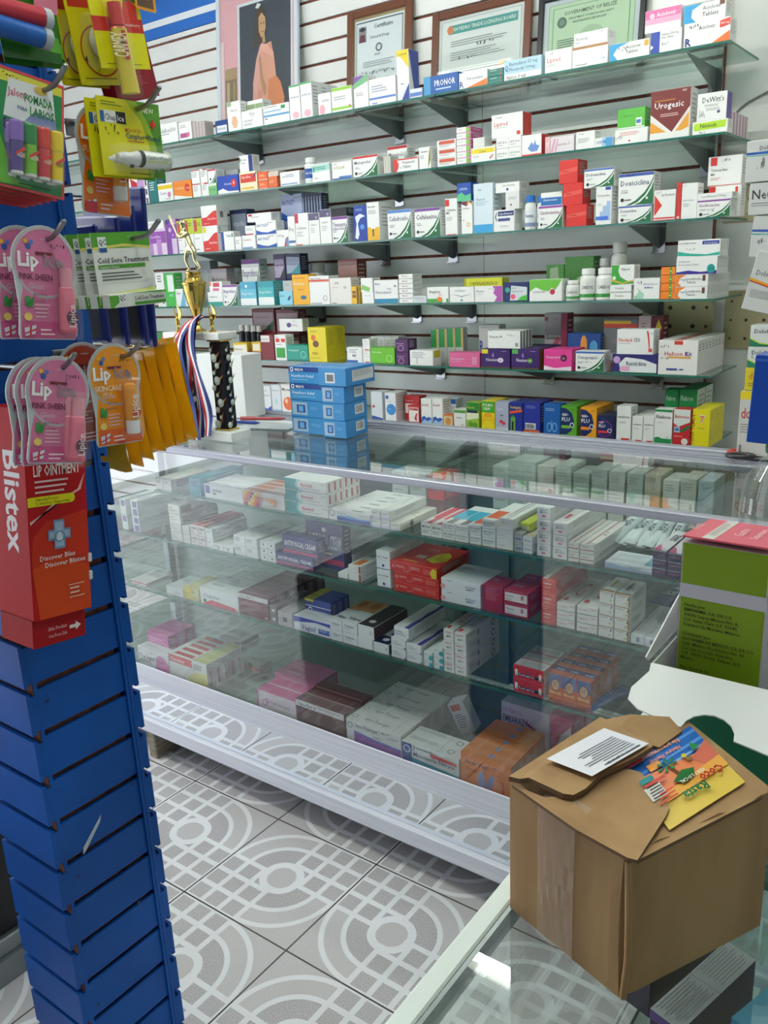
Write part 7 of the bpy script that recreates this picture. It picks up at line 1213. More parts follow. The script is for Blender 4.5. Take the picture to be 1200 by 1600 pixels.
def quadmap(px, z, ops, name, base_c, parent, dz=.0005):      # artwork turned so that it reads from the far side
    P_ = [on(x, y, 2, CZ+z) for x, y in px]; P_ = [Vector((p.x-base.x, p.y-base.y, z+dz)) for p in P_]
    b = MB(); O = P_[0]; U = (P_[1]-P_[0]+P_[2]-P_[3])/2; V = (P_[3]-P_[0]+P_[2]-P_[1])/2; b.draw(O, U.normalized(), V.normalized(), (0, 0, 1), U.length, V.length, [R(0, 0, 1, 1, base_c)]+ops, step=.00012); return b.build(name, parent, ('film',))
quadmap([(1078, 1137), (986, 1190), (1046, 1300), (1182, 1217)], .1006, PALM, 'printed_label', 'e8c85a', kb, dz=.0012)
b = MB()     # clear packing tape over the front corner
for (s0, s1, z0, z1) in ((.30, .62, .0, .1),):
    q0, q1 = A_.lerp(B_, s0), A_.lerp(B_, s1); nrm = Vector((B_.y-A_.y, -(B_.x-A_.x), 0)).normalized()*.003
    cols_ = 12
    for i in range(cols_):
        a_, c_ = q0.lerp(q1, i/cols_), q0.lerp(q1, (i+1)/cols_); wv = lambda k: nrm*(1+.18*math.sin(k*2.3)+.1*math.sin(k*5.1))
        for j in range(6):
            za, zb_ = z0+(z1-z0)*j/6, z0+(z1-z0)*(j+1)/6
            b.add([loc_(a_+wv(i+j*.8), za), loc_(c_+wv(i+1+j*.8), za), loc_(c_+wv(i+1+(j+1)*.8), zb_), loc_(a_+wv(i+(j+1)*.8), zb_)], [(0, 1, 2, 3)], smooth=True)
    P_ = [loc_(q0+nrm, .1), loc_(q1+nrm, .1), loc_(q1-nrm*4, .1045), loc_(q0-nrm*4, .1045)]; b.add(P_, [(0, 1, 2, 3)])
b.build('packing_tape', kb, ('tape',))
# ---------------- goods inside the near counter ----------------
def ibox(cx, cy, w_, d_, h_, rz, z, col, ops, top, lb):
    b = MB(); b.box(-w_/2, -d_/2, 0, w_/2, d_/2, h_, col, bev=.0008); b.draw((-w_/2, -d_/2, 0), (1, 0, 0), (0, 0, 1), (0, -1, 0), w_, h_, ops); b.draw((-w_/2, -d_/2, h_), (1, 0, 0), (0, 1, 0), (0, 0, 1), w_, d_, top)
    tag(b.build('medicine_box', loc=(cx, cy, z), rz=rz), lb, 'box', None)
WL = [R(0, 0, 1, 1, 'b4b8bc'), R(0, .5, 1, .505, '6a6e74')] + [R(.08+.1*i, .04+.02*(i % 3), .11+.1*i, .46-.03*(i % 2), '7c8086') for i in range(9)] + [R(.08+.1*i, .55+.02*(i % 2), .11+.1*i, .95-.03*(i % 3), '7c8086') for i in range(9)]
ibox(-.140, .60, .028, .11, .045, -.28, .7945, '2c1a4a', [R(0, .8, 1, 1, '5a3a90')], WL, 'dark purple carton with small print lid inside the near counter')
ibox(-.178, .64, .03, .11, .045, -.28, .7945, '2c2a4a', [R(0, .85, 1, 1, '5a3a90')], WL, 'purple edged carton half under the cardboard box, inside the counter')
ibox(-.065, .60, .06, .10, .06, -.35, .7945, '3f8fc0', [('e', .4, .5, .2, '6ab0d8', .3)], [R(0, 0, 1, 1, '52a8c8')], 'light blue carton inside the near counter')
ibox(-.112, .505, .05, .04, .05, -.3, .7945, '14161c', [R(.1, .1, .45, .8, 'd8dadc'), R(.14, .15, .41, .75, '14161c'), R(.55, .1, .9, .8, 'd8dadc'), R(.59, .15, .86, .75, '14161c'), ('t', '8', .2, .3, .3, 'd8dadc', .2), ('t', '8', .66, .3, .3, 'd8dadc', .2)], [], 'black carton with outlined squares inside the near counter')
# ---------------- blue slatted pillar ----------------
PX0, PX1, PY0, PY1 = -1.237, -1.08, .565, .755
pil = thing('slatwall_pillar', 'blue slatted display pillar at the left with hanging packs', 'display pillar', ((PX0+PX1)/2, (PY0+PY1)/2, 0))
SPB = .0762; ZB = .858-SPB*11
def pp(b, name): return root_at(b.build(name, pil, ('bluelam', 'fibreboard')), pil)
def slats(axis, a0, a1, face, depth, sign, h):    # boards along a0..a1; 'face' is the outer plane
    b = MB(); z = ZB-SPB
    def bx(u0, u1, f0, f1, z0, z1, mt):
        f0, f1 = min(f0, f1), max(f0, f1)
        if axis == 'x': b.box(u0, f0, z0, u1, f1, z1, mt=mt)
        else: b.box(f0, u0, z0, f1, u1, z1, mt=mt)
    while z < h:
        za, zb_ = max(z+.0052, 0.0005), min(z+SPB-.0052, h)
        if zb_ > za: bx(a0, a1, face, face-sign*.006, za, zb_, 0)               # lips
        zc, zd = max(z+.010, 0.0005), min(z+SPB-.010, h)
        if zd > zc: bx(a0, a1, face-sign*.0061, face-sign*.013, zc, zd, 0)           # T slot: wider behind the lips
        z += SPB
    bx(a0, a1, face-sign*.0131, face-sign*.019, .0005, h, 0)
    z = ZB-SPB
    while z < h:
        if z-.0098 > .001: bx(a0+.0015, a1-.0015, face-sign*.0118, face-sign*.0129, z-.0098, min(z+.0098, h), 1)
        z += SPB
    return b
HP = 2.0
pp(slats('x', PX0, PX1, PY0, .019, -1, HP), 'near_panel')
pp(slats('y', PY0+.0195, PY1-.0245, PX1-.0045, .019, 1, HP), 'side_panel')
pp(slats('x', PX0, PX1, PY1, .019, 1, HP), 'far_panel')
b = MB(); b.box(PX0+.001, PY0+.02, 0.0005, PX1-.025, PY1-.0195, HP-.001, mt=0); pp(b, 'core')
b = MB(); b.box(PX1-.0045, PY1-.0243, .0005, PX1-.0005, PY1-.0195, HP, mt=0); pp(b, 'corner_strip')
b = MB(); q0 = on(158, 1272, 0, PX1-.0043); q1 = on(131, 1335, 0, PX1-.0043)      # paint chip
b.add([(PX1-.0042, q0.y, q0.z), (PX1-.0042, q0.y-.004, q0.z-.012), (PX1-.0042, q1.y+.005, q1.z+.004), (PX1-.0042, q1.y-.001, q1.z), (PX1-.0042, q1.y+.001, q1.z+.012)], [(0, 1, 2, 3, 4)], 'b8c4cc')
for px_, py_ in ((172, 905), (178, 918), (160, 705)):
    q = on(px_, py_, 0, PX1-.0043); b.add([(PX1-.0042, q.y, q.z), (PX1-.0042, q.y+.003, q.z-.006), (PX1-.0042, q.y+.0035, q.z-.004), (PX1-.0042, q.y+.001, q.z+.002)], [(0, 1, 2, 3)], 'c8d4dc')
root_at(b.build('paint_chips', pil, ('card',)), pil)
b = MB()
for yy, zz in ((.598, .83), (.72, .62), (.6, .52), (.70, .40), (.598, .27)): b.lathe([(.0035, 0), (.003, .0004)], 10, '0a2a60', ax=0, c=(PX1-.0044, yy, zz))
root_at(b.build('screw_heads', pil, ('card',)), pil)
# dark cabinet left of the pillar with grey plinth
dc = thing('dark_cabinet', 'black cabinet side with grey plinth beyond the blue pillar', 'cabinet', (-1.73, .42, 0))
b = MB(); b.box(-1.9, .05, .1, -1.57, .80, .42, bev=.003); root_at(b.build('body', dc, ('black',)), dc)
b = MB(); b.box(-1.89, .06, 0, -1.555, .80, .0995, bev=.003); b.box(-1.5545, .06, .0005, -1.545, .80, .06); root_at(b.build('plinth', dc, ('greyalu',)), dc)

# ---------------- hanging packs ----------------
def hook(y, z, L, lb, x=PX1-.0045, tipup=.018):
    t = thing('display_hook', lb, 'hook', (x, y, z), group='grey display hooks')
    L += .028
    b = MB(); b.tube([(.001, 0, 0), (L-.03, 0, .0), (L-.018, 0, .002), (L-.006, 0, .008), (L+.008, 0, tipup)], .0031, 8); b.lathe([(.0001, 0), (.0027, .0008), (.0035, .003), (.0027, .0052), (.0001, .006)], 8, c=(L+.008, 0, tipup-.003)); b.build('rod', t, ('wire',))
    b = MB(); b.box(.0005, -.012, -.016, .003, .012, .006, bev=.0008); b.build('plate', t, ('wire',)); return t
def fr(px, X):       # frame from TL, TR, BL pixels on a plane facing +X
    a, c, e = (on(*p, 0, X) for p in px); w_ = math.hypot(c.y-a.y, c.z-a.z); h_ = math.hypot(e.y-a.y, e.z-a.z); t = -math.atan2(c.z-a.z, c.y-a.y)
    return ((X, (a.y+c.y)/2, (a.z+c.z)/2), w_, h_, t)
def rr(w_, h_, r):   # rounded rectangle hanging down from z=0
    pts = []
    for cx, cz, a0 in ((w_/2-r, -r, 0), (-w_/2+r, -r, 90), (-w_/2+r, -h_+r, 180), (w_/2-r, -h_+r, 270)):
        for k in range(4): a = math.radians(a0+30*k); pts.append((cx+r*math.cos(a), cz+r*math.sin(a)))
    return pts
def card(name, loc, w_, h_, tilt, outline, base, ops, lb, cat='pack', thick=.0012, swing=0, extra=None, grp=None, edge=None):
    t = thing(name, lb, cat, loc, (swing, tilt, math.pi/2), grp)
    b = MB(); b.prism(outline, 0, thick, base, axis=1)
    b.draw((-w_/2, 0, -h_), (1, 0, 0), (0, 0, 1), (0, -1, 0), w_, h_, ops, step=.0001); b.build('backing_card', t, ('film',))
    if extra: extra(t)
    return t
def capsule(b, x, z0, z1, r, col, cols=None, y=-.009, seg=12, flat=.8):
    L = z1-z0; b.lathe([(r*.6, 0), (r, r*.35), (r, L-r*.35), (r*.6, L)], seg, col, c=(x, y, z0), sy=flat, cols=cols)
def blist(b, x0, z0, x1, z1, d=.017, col='ffffff'):
    n = 6; b.box(x0, -d, z0, x1, -.0009, z1, col, bev=.004)
# LipIce style round-topped packs
def lip_outline(w_, h_):
    R_ = w_/2; pts = [(R_*math.cos(math.radians(a)), -R_+R_*math.sin(math.radians(a))) for a in range(-28, 209, 12)]
    return pts + [(-w_*.42, -h_*.72), (-w_*.45, -h_+.006), (-w_*.42, -h_), (w_*.42, -h_), (w_*.46, -h_+.006), (w_*.44, -h_*.72)]
def lip_ops(w_, h_, c1, c2, c3, sub, blocks):
    k = w_/h_; cz = 1-k*.5
    return [('p', [(.5+.44*math.cos(math.radians(a)), cz+.44*k*math.sin(math.radians(a))) for a in range(0, 360, 15)], c1),
            ('p', [(.08, .01), (.1, .3), (.16, .5), (.84, .5), (.92, .3), (.94, .01)], c1), ('p', [(.09, .01), (.1, .16), (.93, .16), (.94, .01)], c2),
            ('a', .5, cz, .485, .03, 'b8bcc0'), ('a', .5, cz, .455, .012, c3),
            ('e', .26, cz+.2*k, .04, '2c5aa8'), ('e', .31, cz+.26*k, .03, '4a7ac0'), ('e', .22, cz+.27*k, .03, 'e8b83a'), ('t', '6-Amino', .46, cz+.3*k, .02, 'f4e8ec', .2), ('s', .6, cz+.2*k, .04, '222222'),
            R(.36, cz+.1*k, .62, cz+.14*k, '7a2030'),
            ('t', 'Lip', .09, cz-.06*k, .125, 'ffffff', .4, .07), ('t', 'ice', .48, cz-.06*k, .125, '9a8a94', .4, .07), ('t', sub, .1, cz-.24*k, .055, '6a2440' if c1 < 'e5' else 'f8ecd0', .5, .03),
            ('t', 'Gloss', .22, cz-.36*k, .05, 'd0c4cc', .3, .02), ('t', 'Enriched', .3, cz-.45*k, .026, '7a4a5a', .3), ('t', 'Lipbalm', .28, cz-.54*k, .03, '7a4a5a', .34),
            ('l', .3, .3, .56, 4, 'e8b8cc', .018), ('e', .2, .34, .04, '3a9a4a', .045), ('p', [(.14, .3), (.3, .38), (.26, .28)], '2f8a3e'), ('e', .19, .2, .06, 'f0d070', .035),
            ('p', [(.12, .1), (.3, .13), (.28, .05), (.13, .03)], 'd8dce8'), ('p', [(.13, .06), (.3, .1), (.3, .085), (.13, .045)], 'c83048'), ('p', [(.2, .12), (.23, .12), (.22, .03), (.19, .03)], 'c83048'), ('l', .36, .08, .6, 2, 'fbe0ea', .02)] + blocks
def gloss_tube(t):
    b = MB(); W_t = .0095
    b.lathe([(.0105, 0), (.0112, .004), (.0098, .045), (.0085, .052), (.0075, .053), (.0075, .072), (.007, .075)], 16, 'e87a94', c=(.021, -.009, -.122), sy=.75, cols=['e0607c', 'e87a94', 'e87a94', 'ec8ca4', 'f0a0b4', 'f0a0b4'])
    b.build('gloss_tube', t, ('gloss',))
    b = MB(); b.lathe([(.0001, 0), (.008, .0002), (.008, .0008), (.0001, .001)], 16, '6a2440', ax=1, c=(.0215, -.0185, -.104)); g_, fs, gw = glyphs('Lipice', 2, .03); sc = .026/gw
    b.add([(.0245-y_*sc*1.1, -.0192, -.115+x_*sc) for x_, y_ in g_], fs, 'f0e4ea'); b.build('tube_label', t, ('gloss',))
    b = MB(); blist(b, .006, -.13, .037, -.04, .0205); b.build('blister', t, ('blister',))
def balm_stick(t):
    b = MB(); b.lathe([(.0088, 0), (.0092, .002), (.0092, .0175)], 16, 'eef0f2', c=(.014, -.0105, -.118)); b.lathe([(.009, .0178), (.009, .058), (.0075, .064), (.004, .066)], 16, 'f0a030', c=(.014, -.0105, -.118)); b.build('balm_stick', t, ('gloss',))
    b = MB(); g_, fs, gw = glyphs('Lipice', 2, .04); sc = .03/gw; b.lathe([(.0001, 0), (.007, .0002), (.0001, .0004)], 14, 'd8482c', ax=1, c=(.0145, -.0204, -.09)); b.add([(.0165-y_*sc*1.1, -.0212, -.096+x_*sc) for x_, y_ in g_], fs, 'fbeee0'); b.build('stick_label', t, ('gloss',))
    b = MB(); blist(b, .001, -.124, .027, -.044, .0215); b.build('blister', t, ('blister',))
PK1, PK2 = 'd87aa4', 'd05a90'
def lippack(top, w_, h_, tilt, c1, c2, c3, sub, lb, ex, blocks=[], swing=0, grp=None):
    return card('lip_balm_pack', top, w_, h_, tilt, lip_outline(w_, h_), 'c8ccd0', lip_ops(w_, h_, c1, c2, c3, sub, blocks), lb, 'lip balm pack', extra=ex, swing=swing, grp=grp)
# upper pink packs (front and one behind)
X1 = -.93
p = on(66, 352, 0, X1)
lippack((X1, p.y, p.z), .084, .130, .10, PK1, PK2, 'e8a0c0', 'PINK SHEEN', 'pink round topped lip balm pack, front one of the upper hook', gloss_tube)
lippack((X1-.03, p.y-.012, p.z+.002), .084, .130, .06, PK1, PK2, 'e8a0c0', 'PINK SHEEN', 'pink round topped lip balm pack, behind on the upper hook', gloss_tube)
hook(p.y+.004, p.z-.016, .155, 'grey hook through the upper pink lip balm packs')
# lower pink packs
X2 = -.90
p = on(93, 556, 0, X2)
lippack((X2, p.y, p.z), .084, .126, .20, PK1, PK2, 'e8a0c0', 'PINK SHEEN', 'pink round topped lip balm pack, front one of the lower hook', gloss_tube)
for q, lb in ((.012, 'pink round topped lip balm pack, second on the lower hook'), (.024, 'pink round topped lip balm pack, third on the lower hook')):
    lippack((X2-q, p.y-.006-q*.3, p.z), .084, .126, .12, PK1, PK2, 'e8a0c0', 'PINK SHEEN', lb, gloss_tube)
hook(p.y+.002, p.z-.016, .175, 'grey hook through the lower pink lip balm packs')
# orange pack
X3 = -.945
p = on(175, 536, 0, X3)
lippack((X3, p.y, p.z), .082, .132, .05, 'f09a1e', 'ec6a2a', 'f0b83a', 'SKINCARE', 'orange and yellow round topped lip balm pack', balm_stick, [('e', .5, .02, .08, 'c83a2c', .012), ('t', 'SPF 25', .22, .5, .03, 'f4e4c0', .26, .02)])
lippack((X3-.05, p.y-.012, p.z+.002), .082, .132, .03, 'a83a24', 'a83a24', 'c07a6a', 'SKINCARE', 'dark orange round topped pack half hidden behind the front orange one', balm_stick)
hook(p.y+.012, p.z-.018, .145, 'grey hook through the orange lip balm pack')
# cold sore treatment packs
X4 = -.955
fL, w4, h4, t4 = fr(((140, 364), (231, 361), (155, 478)), X4)
CS = [R(0, .78, 1, 1, '5aa832'), ('p', [(0, .8), (.55, .84), (1, .79), (1, .76), (.5, .8), (0, .76)], 'e8e06a'), ('p', [(0, .72), (.3, .78), (1, .74), (1, .3), (0, .3)], 'f1f3ef'), R(.0, .0, 1, .11, '5aa832'), ('p', [(0, .14), (1, .2), (1, .11), (0, .11)], 'dfe88a'), R(.1, .78, .24, .94, 'f4f6f4'), ('t', 'QC', .115, .83, .08, '2a3550', .12, .03), R(.11, .73, .235, .79, '2a5a9a'),
      ('t', 'Cold Sore Treatment', .05, .58, .075, '23282a', .9, .035), R(.05, .5, .86, .555, '4f9a2c'), ('t', 'Camphor Phenol', .07, .508, .035, 'f0f6e8', .42, .02), ('l', .08, .43, .8, 3, '555c5a', .024), ('p', [(.72, .22), (.78, .28), (.98, .34), (.96, .26), (.8, .2)], 'dfe4e4'), ('t', 'Cold Sore', .6, .92, .03, 'dff0d0', .3)]
for k in range(4):
    lb = ('front', 'second', 'third', 'rearmost')[k]+' white and green sore treatment pack on its hook'
    t = thing('sore_treatment_pack', lb, 'pack', (fL[0]-.02*k, fL[1]-.004*k+.0, fL[2]), (0, t4+.0*k, math.pi/2), 'white and green treatment packs on one hook')
    b = MB(); b.box(-w4/2, 0, -h4, w4/2, .0016, 0, 'e8ebe6', bev=.0005); b.draw((-w4/2, 0, -h4), (1, 0, 0), (0, 0, 1), (0, -1, 0), w4, h4, CS, step=.0001); b.build('backing_card', t, ('card',))
    b = MB(); b.box(-w4/2+.002, -.0165, -h4-.004, w4/2+.002, -.0004, -h4+.013, 'e8ece4', bev=.0006)
    b.draw((-w4/2+.002, -.0165, -h4-.004), (1, 0, 0), (0, 0, 1), (0, -1, 0), w4, .017, [('p', [(0, 0), (0, .9), (.14, .9), (.22, .6), (.05, 0)], '5aa832'), R(.16, .25, .28, .95, 'f4f6f4'), ('t', 'QC', .17, .5, .4, '2a3550', .1, .03), ('t', 'Cold Sore Treatment', .42, .42, .32, '23282a', .54, .03), R(.42, .08, .98, .3, '4f9a2c'), ('p', [(.3, 1), (1, 1), (1, .85)], '5aa832')])
    b.build('carton', t, ('card',))
hook(fL[1]+.018, fL[2]-.008, .15, 'grey hook through the sore treatment packs')
# camphor phenol cards
X5 = -.945
fL, w5, h5, t5 = fr(((148, 148), (247, 164), (157, 272)), X5)
CP = [R(0, 0, 1, 1, 'e6df1e'), ('p', [(.62, 1), (1, 1), (1, 0), (.8, 0), (.9, .4), (.8, .7)], '5a9a2c'), ('p', [(.45, 1), (.62, 1), (.8, .7), (.9, .4), (.8, 0), (.7, 0), (.78, .4), (.68, .75)], 'a4c42a'), R(.04, .68, .1, .82, '2a6ab0'), R(.1, .68, .28, .83, 'f4f4f2'), ('t', 'Chap', .105, .71, .08, '1c1c1c', .17, .01), R(.28, .68, .43, .83, '1c1c1c'), ('t', 'Ice', .3, .71, .08, 'f4f4f2', .1, .01),
      ('t', 'NEW', .7, .86, .07, 'f0f4d0', .2, .02), R(.85, .66, .88, .78, 'd82a2c'), R(.82, .7, .91, .74, 'd82a2c'), ('t', 'MEDICATED', .4, .585, .045, 'd0402c', .26, .01), ('t', 'Camphor+Phenol', .4, .5, .075, '1c3a6a', .56, .03), ('l', .42, .46, .8, 1, 'c87a2c', .022), ('s', .08, .52, .14, '222'), ('l', .4, .04, .85, 1, '6a7a20', .02), ('l', .06, .93, .4, 2, '7a8a20', .018)]
def camph(t):
    b = MB(); b.lathe([(.0045, 0), (.005, .006), (.0065, .008), (.0068, .02), (.0085, .028), (.0095, .03), (.0105, .036), (.0095, .075), (.0115, .078)], 16, 'eceeee', ax=0, c=(-.033, -.010, -.070), sy=1, cols=['e8eaea', 'e8eaea', 'e8eaea', 'e8eaea', 'e0e4e4', '2a3230', 'f0f2f2', 'd8e4d0']); b.build('cream_tube', t, ('gloss',))
    b = MB(); b.draw((.004, -.0212, -.075), (1, 0, 0), (0, 0, 1), (0, -1, 0), .036, .012, [('t', 'Camphor+Phenol', 0, .3, .4, '3a7a5a', 1, .02), R(0, .05, .9, .15, 'c8d040')]); b.build('tube_print', t, ('gloss',))
    b = MB(); blist(b, -.036, -.085, .046, -.054, .0225); b.build('blister', t, ('blister',))
for k in range(2):
    card('cream_pack', (fL[0]-.014*k, fL[1]-.006*k, fL[2]-.001*k), w5, h5, t5, rr(w5, h5, .004), 'd8d020', CP, ('front', 'rear')[k]+' yellow and green cream tube pack with red cross', 'cream pack', extra=camph)
hook(fL[1]+.013, fL[2]-.009, .15, 'grey hook through the yellow cream packs')
# orange pack peeping out behind the cream cards
fL2, w6, h6, t6 = fr(((118, 165), (205, 160), (120, 310)), -.99)
lippack((fL2[0], fL2[1]-.004, fL2[2]), .084, .136, .09, 'f07a22', 'f07a22', 'f0a83a', 'SUN', 'bright orange pack hanging behind the yellow cream packs', balm_stick, [('p', [(.1, 0), (.1, .1), (.3, .1), (.3, 0)], 'c83048')])
b = MB(); q = on(118, 325, 0, -1.0)
# jalema lip card
X7 = -.94
fL, w7, h7, t7 = fr(((-8, 114), (100, 120), (37, 302)), X7); t7 = .16; w7 = .084; h7 = .128
PM = [R(0, 0, 1, 1, 'd8484c'), R(.035, .025, .965, .975, '2a8a50'), ('p', [(.03, .97), (.97, .97), (.97, .9), (.03, .88)], 'e0d84a'), ('p', [(.1, .6), (.18, .92), (.82, .93), (.88, .58)], 'e8ecee'), ('p', [(.4, .6), (.55, .7), (.86, .68), (.88, .58)], '7a8ac0'), ('t', 'Jaloma', .16, .78, .07, 'c04a6a', .32, .02), ('t', 'POMADA', .4, .76, .075, '2a8a44', .42, .05), ('t', 'PARA', .3, .68, .035, '3a5a90', .14, .02), ('t', 'LABIOS', .48, .66, .075, '2a8a44', .36, .05), ('e', .64, .89, .1, 'e0c060', .035), ('s', .08, .92, .04, '222'),
      ('e', .14, .52, .05, '3a2a70', .035), ('e', .12, .56, .03, '3a2a70', .02), ('e', .18, .56, .03, '3a2a70', .02), ('e', .3, .53, .04, 'd8343c', .03), ('e', .55, .53, .04, 'd8343c', .03), ('e', .82, .52, .06, '3a2a70', .04), ('p', [(.03, .03), (.03, .45), (.12, .3), (.2, .1), (.5, .04)], '6ab83c'), ('l', .3, .05, .8, 1, '1a5a30', .02)]
def four_sticks(t):
    for i, (cc, lc) in enumerate((('8a6ac0', '5a4a90'), ('1f8a44', '7ac23a'), ('d83a34', 'd8404a'), ('ecd020', 'ecd020'))):
        x = -.021+i*.0165-.002
        b = MB(); b.lathe([(.0068, 0), (.0072, .003), (.0072, .035)], 12, lc, c=(x, -.0085, -.113), cols=['e8e8e8', lc]); b.lathe([(.0078, .0352), (.0078, .055), (.007, .057)], 12, cc, c=(x, -.0085, -.113)); b.draw((x-.006, -.0161, -.108), (1, 0, 0), (0, 0, 1), (0, -1, 0), .012, .028, [('t', 'MANZANA', .15, .45, .2, 'f8e8d0' if i != 3 else '2a5a30', .8, .03), ('p', [(.0, .6), (1, .9), (1, .75), (0, .5)], 'd83a34')]); b.build('lip_stick', t, ('gloss',))
    b = MB(); blist(b, -.033, -.118, .034, -.053, .019); b.build('blister', t, ('blister',))
for k in range(6):
    card('lip_stick_pack', (fL[0]-.012*k, fL[1]-.0035*k, fL[2]-.0012*k), w7, h7, t7-.01*k, rr(w7, h7, .005), 'c83c44', PM if k < 2 else PM[:3], ('front', 'second', 'third', 'fourth', 'fifth', 'rearmost')[k]+' red bordered card with four lip sticks', 'lip stick pack', extra=four_sticks if k < 2 else None, grp='red bordered lip stick cards on one hook')
hook(fL[1]+.014, fL[2]-.014, .155, 'grey hook through the red bordered lip stick cards')
# carmex cards
X8 = -.935
fL, w8, h8, t8 = fr(((124, -62), (206, -50), (143, 104)), X8)
CM = [R(0, 0, 1, 1, 'ece61c'), R(0, .36, 1, .5, 'd03a30'), ('p', [(.6, .5), (.68, .68), (.8, .72), (.92, .62), (.92, .45), (.8, .36), (.66, .42)], 'd8382e'), ('p', [(.7, .66), (.78, .78), (.9, .72), (.95, .64), (.82, .68)], '3a8a3a'), R(.0, .78, .1, 1, '6a3a80'), ('l', .62, .9, .95, 2, 'a09a20', .015), ('t', 'strawberry', .62, .42, .035, 'f4d8d0', .34), ('l', .12, .04, .85, 1, '8a8a20', .012)]
def carmex(t):
    b = MB(); b.lathe([(.0035, 0), (.0125, .001), (.0115, .03), (.0105, .072), (.008, .075)], 16, 'e0cc3c', c=(-.008, -.009, -.142), sy=.7, cols=['d8c438', 'e2ce40', 'e2ce40', 'd8504a']); b.lathe([(.009, .0755), (.0088, .1)], 14, 'cf3a3a', c=(-.008, -.009, -.142), sy=.8); b.build('balm_tube', t, ('gloss',))
    b = MB(); b.draw((-.0125, -.0178, -.118), (1, 0, 0), (0, 0, 1), (0, -1, 0), .009, .045, [R(0, .3, .7, 1, 'c83a30'), ('t', 'CARMEX', .58, .36, .5, 'f4e8c0', .58, .05, 90)]); b.build('tube_label', t, ('gloss',))
    b = MB(); blist(b, -.022, -.146, .006, -.03, .02); b.build('blister', t, ('blister',))
card('lip_balm_card', fL, w8, h8, t8, rr(w8, h8, .005), 'e0da1c', CM, 'yellow card with strawberry and balm tube, nearest at the top', 'lip balm card', extra=carmex)
CM2 = [R(0, 0, 1, 1, 'd8cc1e'), R(.05, .62, .7, .95, 'b82a2c'), ('t', 'CAR', .1, .72, .14, 'f0e0c8', .5, .05), ('a', .5, .28, .38, .03, 'b8501e'), ('l', .1, .05, .8, 1, '8a8020', .015), ('t', '4', .15, .18, .06, '4a4a20', .08, .03)]
def jar_blister(t):
    b = MB(); b.lathe([(.004, 0), (.019, .001), (.021, .004), (.021, .014), (.019, .017), (.001, .018)], 20, 'e4e6e4', ax=1, c=(.004, -.0192, -.09)); b.build('balm_jar', t, ('gloss',)); b = MB(); blist(b, -.026, -.12, .034, -.06, .022); b.build('blister', t, ('blister',))
for k, (tl, tr_, bl, X_, lb) in enumerate((((84, -70), (168, -58), (96, 128), -.97, 'yellow card with round balm jar, right one'), ((62, -66), (140, -50), (72, 128), -.995, 'yellow card with round balm jar, left one'))):
    f_, ww, hh, tt = fr((tl, tr_, bl), X_); card('lip_balm_card', f_, ww, hh, tt, rr(ww, hh, .005), 'd0c41e', CM2, lb, 'lip balm card', extra=jar_blister)
for k, (tl, tr_, bl, X_, lb) in enumerate((((120, 10), (200, 14), (130, 160), -1.0, 'dark red card behind the yellow cards, front one'), ((138, -20), (210, -10), (150, 150), -.972, 'dark red card behind the yellow cards, rear one'))):
    f_, ww, hh, tt = fr((tl, tr_, bl), X_); card('maroon_card', f_, ww, hh, tt-.1, rr(ww, hh, .003), '8a1424', [R(0, 0, 1, 1, '96182a'), ('l', .3, .2, .9, 4, 'b84a58', .012)], lb, 'pack')
hook(.79, 1.79, .14, 'grey hook carrying the yellow balm cards')
# tubes of lip balm lying across at the top left
for i, (c_, pa, pb, lb) in enumerate((('b8283c', (-10, 10), (76, 32), 'red capped balm tube lying across a clear pack, top left'), ('1f62b8', (-10, 36), (76, 62), 'blue balm tube lying across a clear pack, under the red one'))):
    a_, e_ = on(*pa, 0, -.945), on(*pb, 0, -.945); t = thing('balm_tube', lb, 'tube', (a_+e_)/2); d_ = (e_-a_)/2
    b = MB(); b.tube([-d_, d_*.7], .0115, 14, c_); b.build('tube_body', t, ('gloss',)); b = MB(); b.tube([d_*.72, d_], .0118, 14, 'b8c0c8'); b.build('cap', t, ('gloss',))
GP = [R(0, 0, 1, 1, '3f8a2c'), ('p', [(0, .3), (1, .1), (1, .3), (0, .55)], '6ab83a'), ('p', [(0, 0), (1, 0), (1, .12), (0, .2)], '2a6a24')]
for k, (tl, tr_, bl, X_) in enumerate((((-20, -50), (76, -30), (-14, 84), -.965), ((-20, -40), (80, -22), (-10, 96), -.985))):
    f_, ww, hh, tt = fr((tl, tr_, bl), X_); card('green_card', f_, ww, hh, tt, rr(ww, hh, .004), '2f7a2c', GP, 'green backing card behind the balm tubes, '+('front' if k == 0 else 'rear'), 'pack')
f_, ww, hh, tt = fr(((58, -60), (76, -60), (66, 20)), -.95); card('pink_card', f_, .03, hh, tt+.3, rr(.03, hh, .003), 'd87a90', [('l', .2, .4, .8, 4, 'b84a68', .02)], 'narrow pink card beside the balm tubes', 'pack')
f_, ww, hh, tt = fr(((205, -60), (236, -58), (206, 14)), -.93); card('orange_card', f_, ww, hh, 0, rr(ww, hh, .002), 'f0a030', [R(.08, .06, .88, 1, '6a5040'), ('l', .2, .3, .7, 2, 'b89a80', .04)], 'orange edged card at the very top', 'pack')
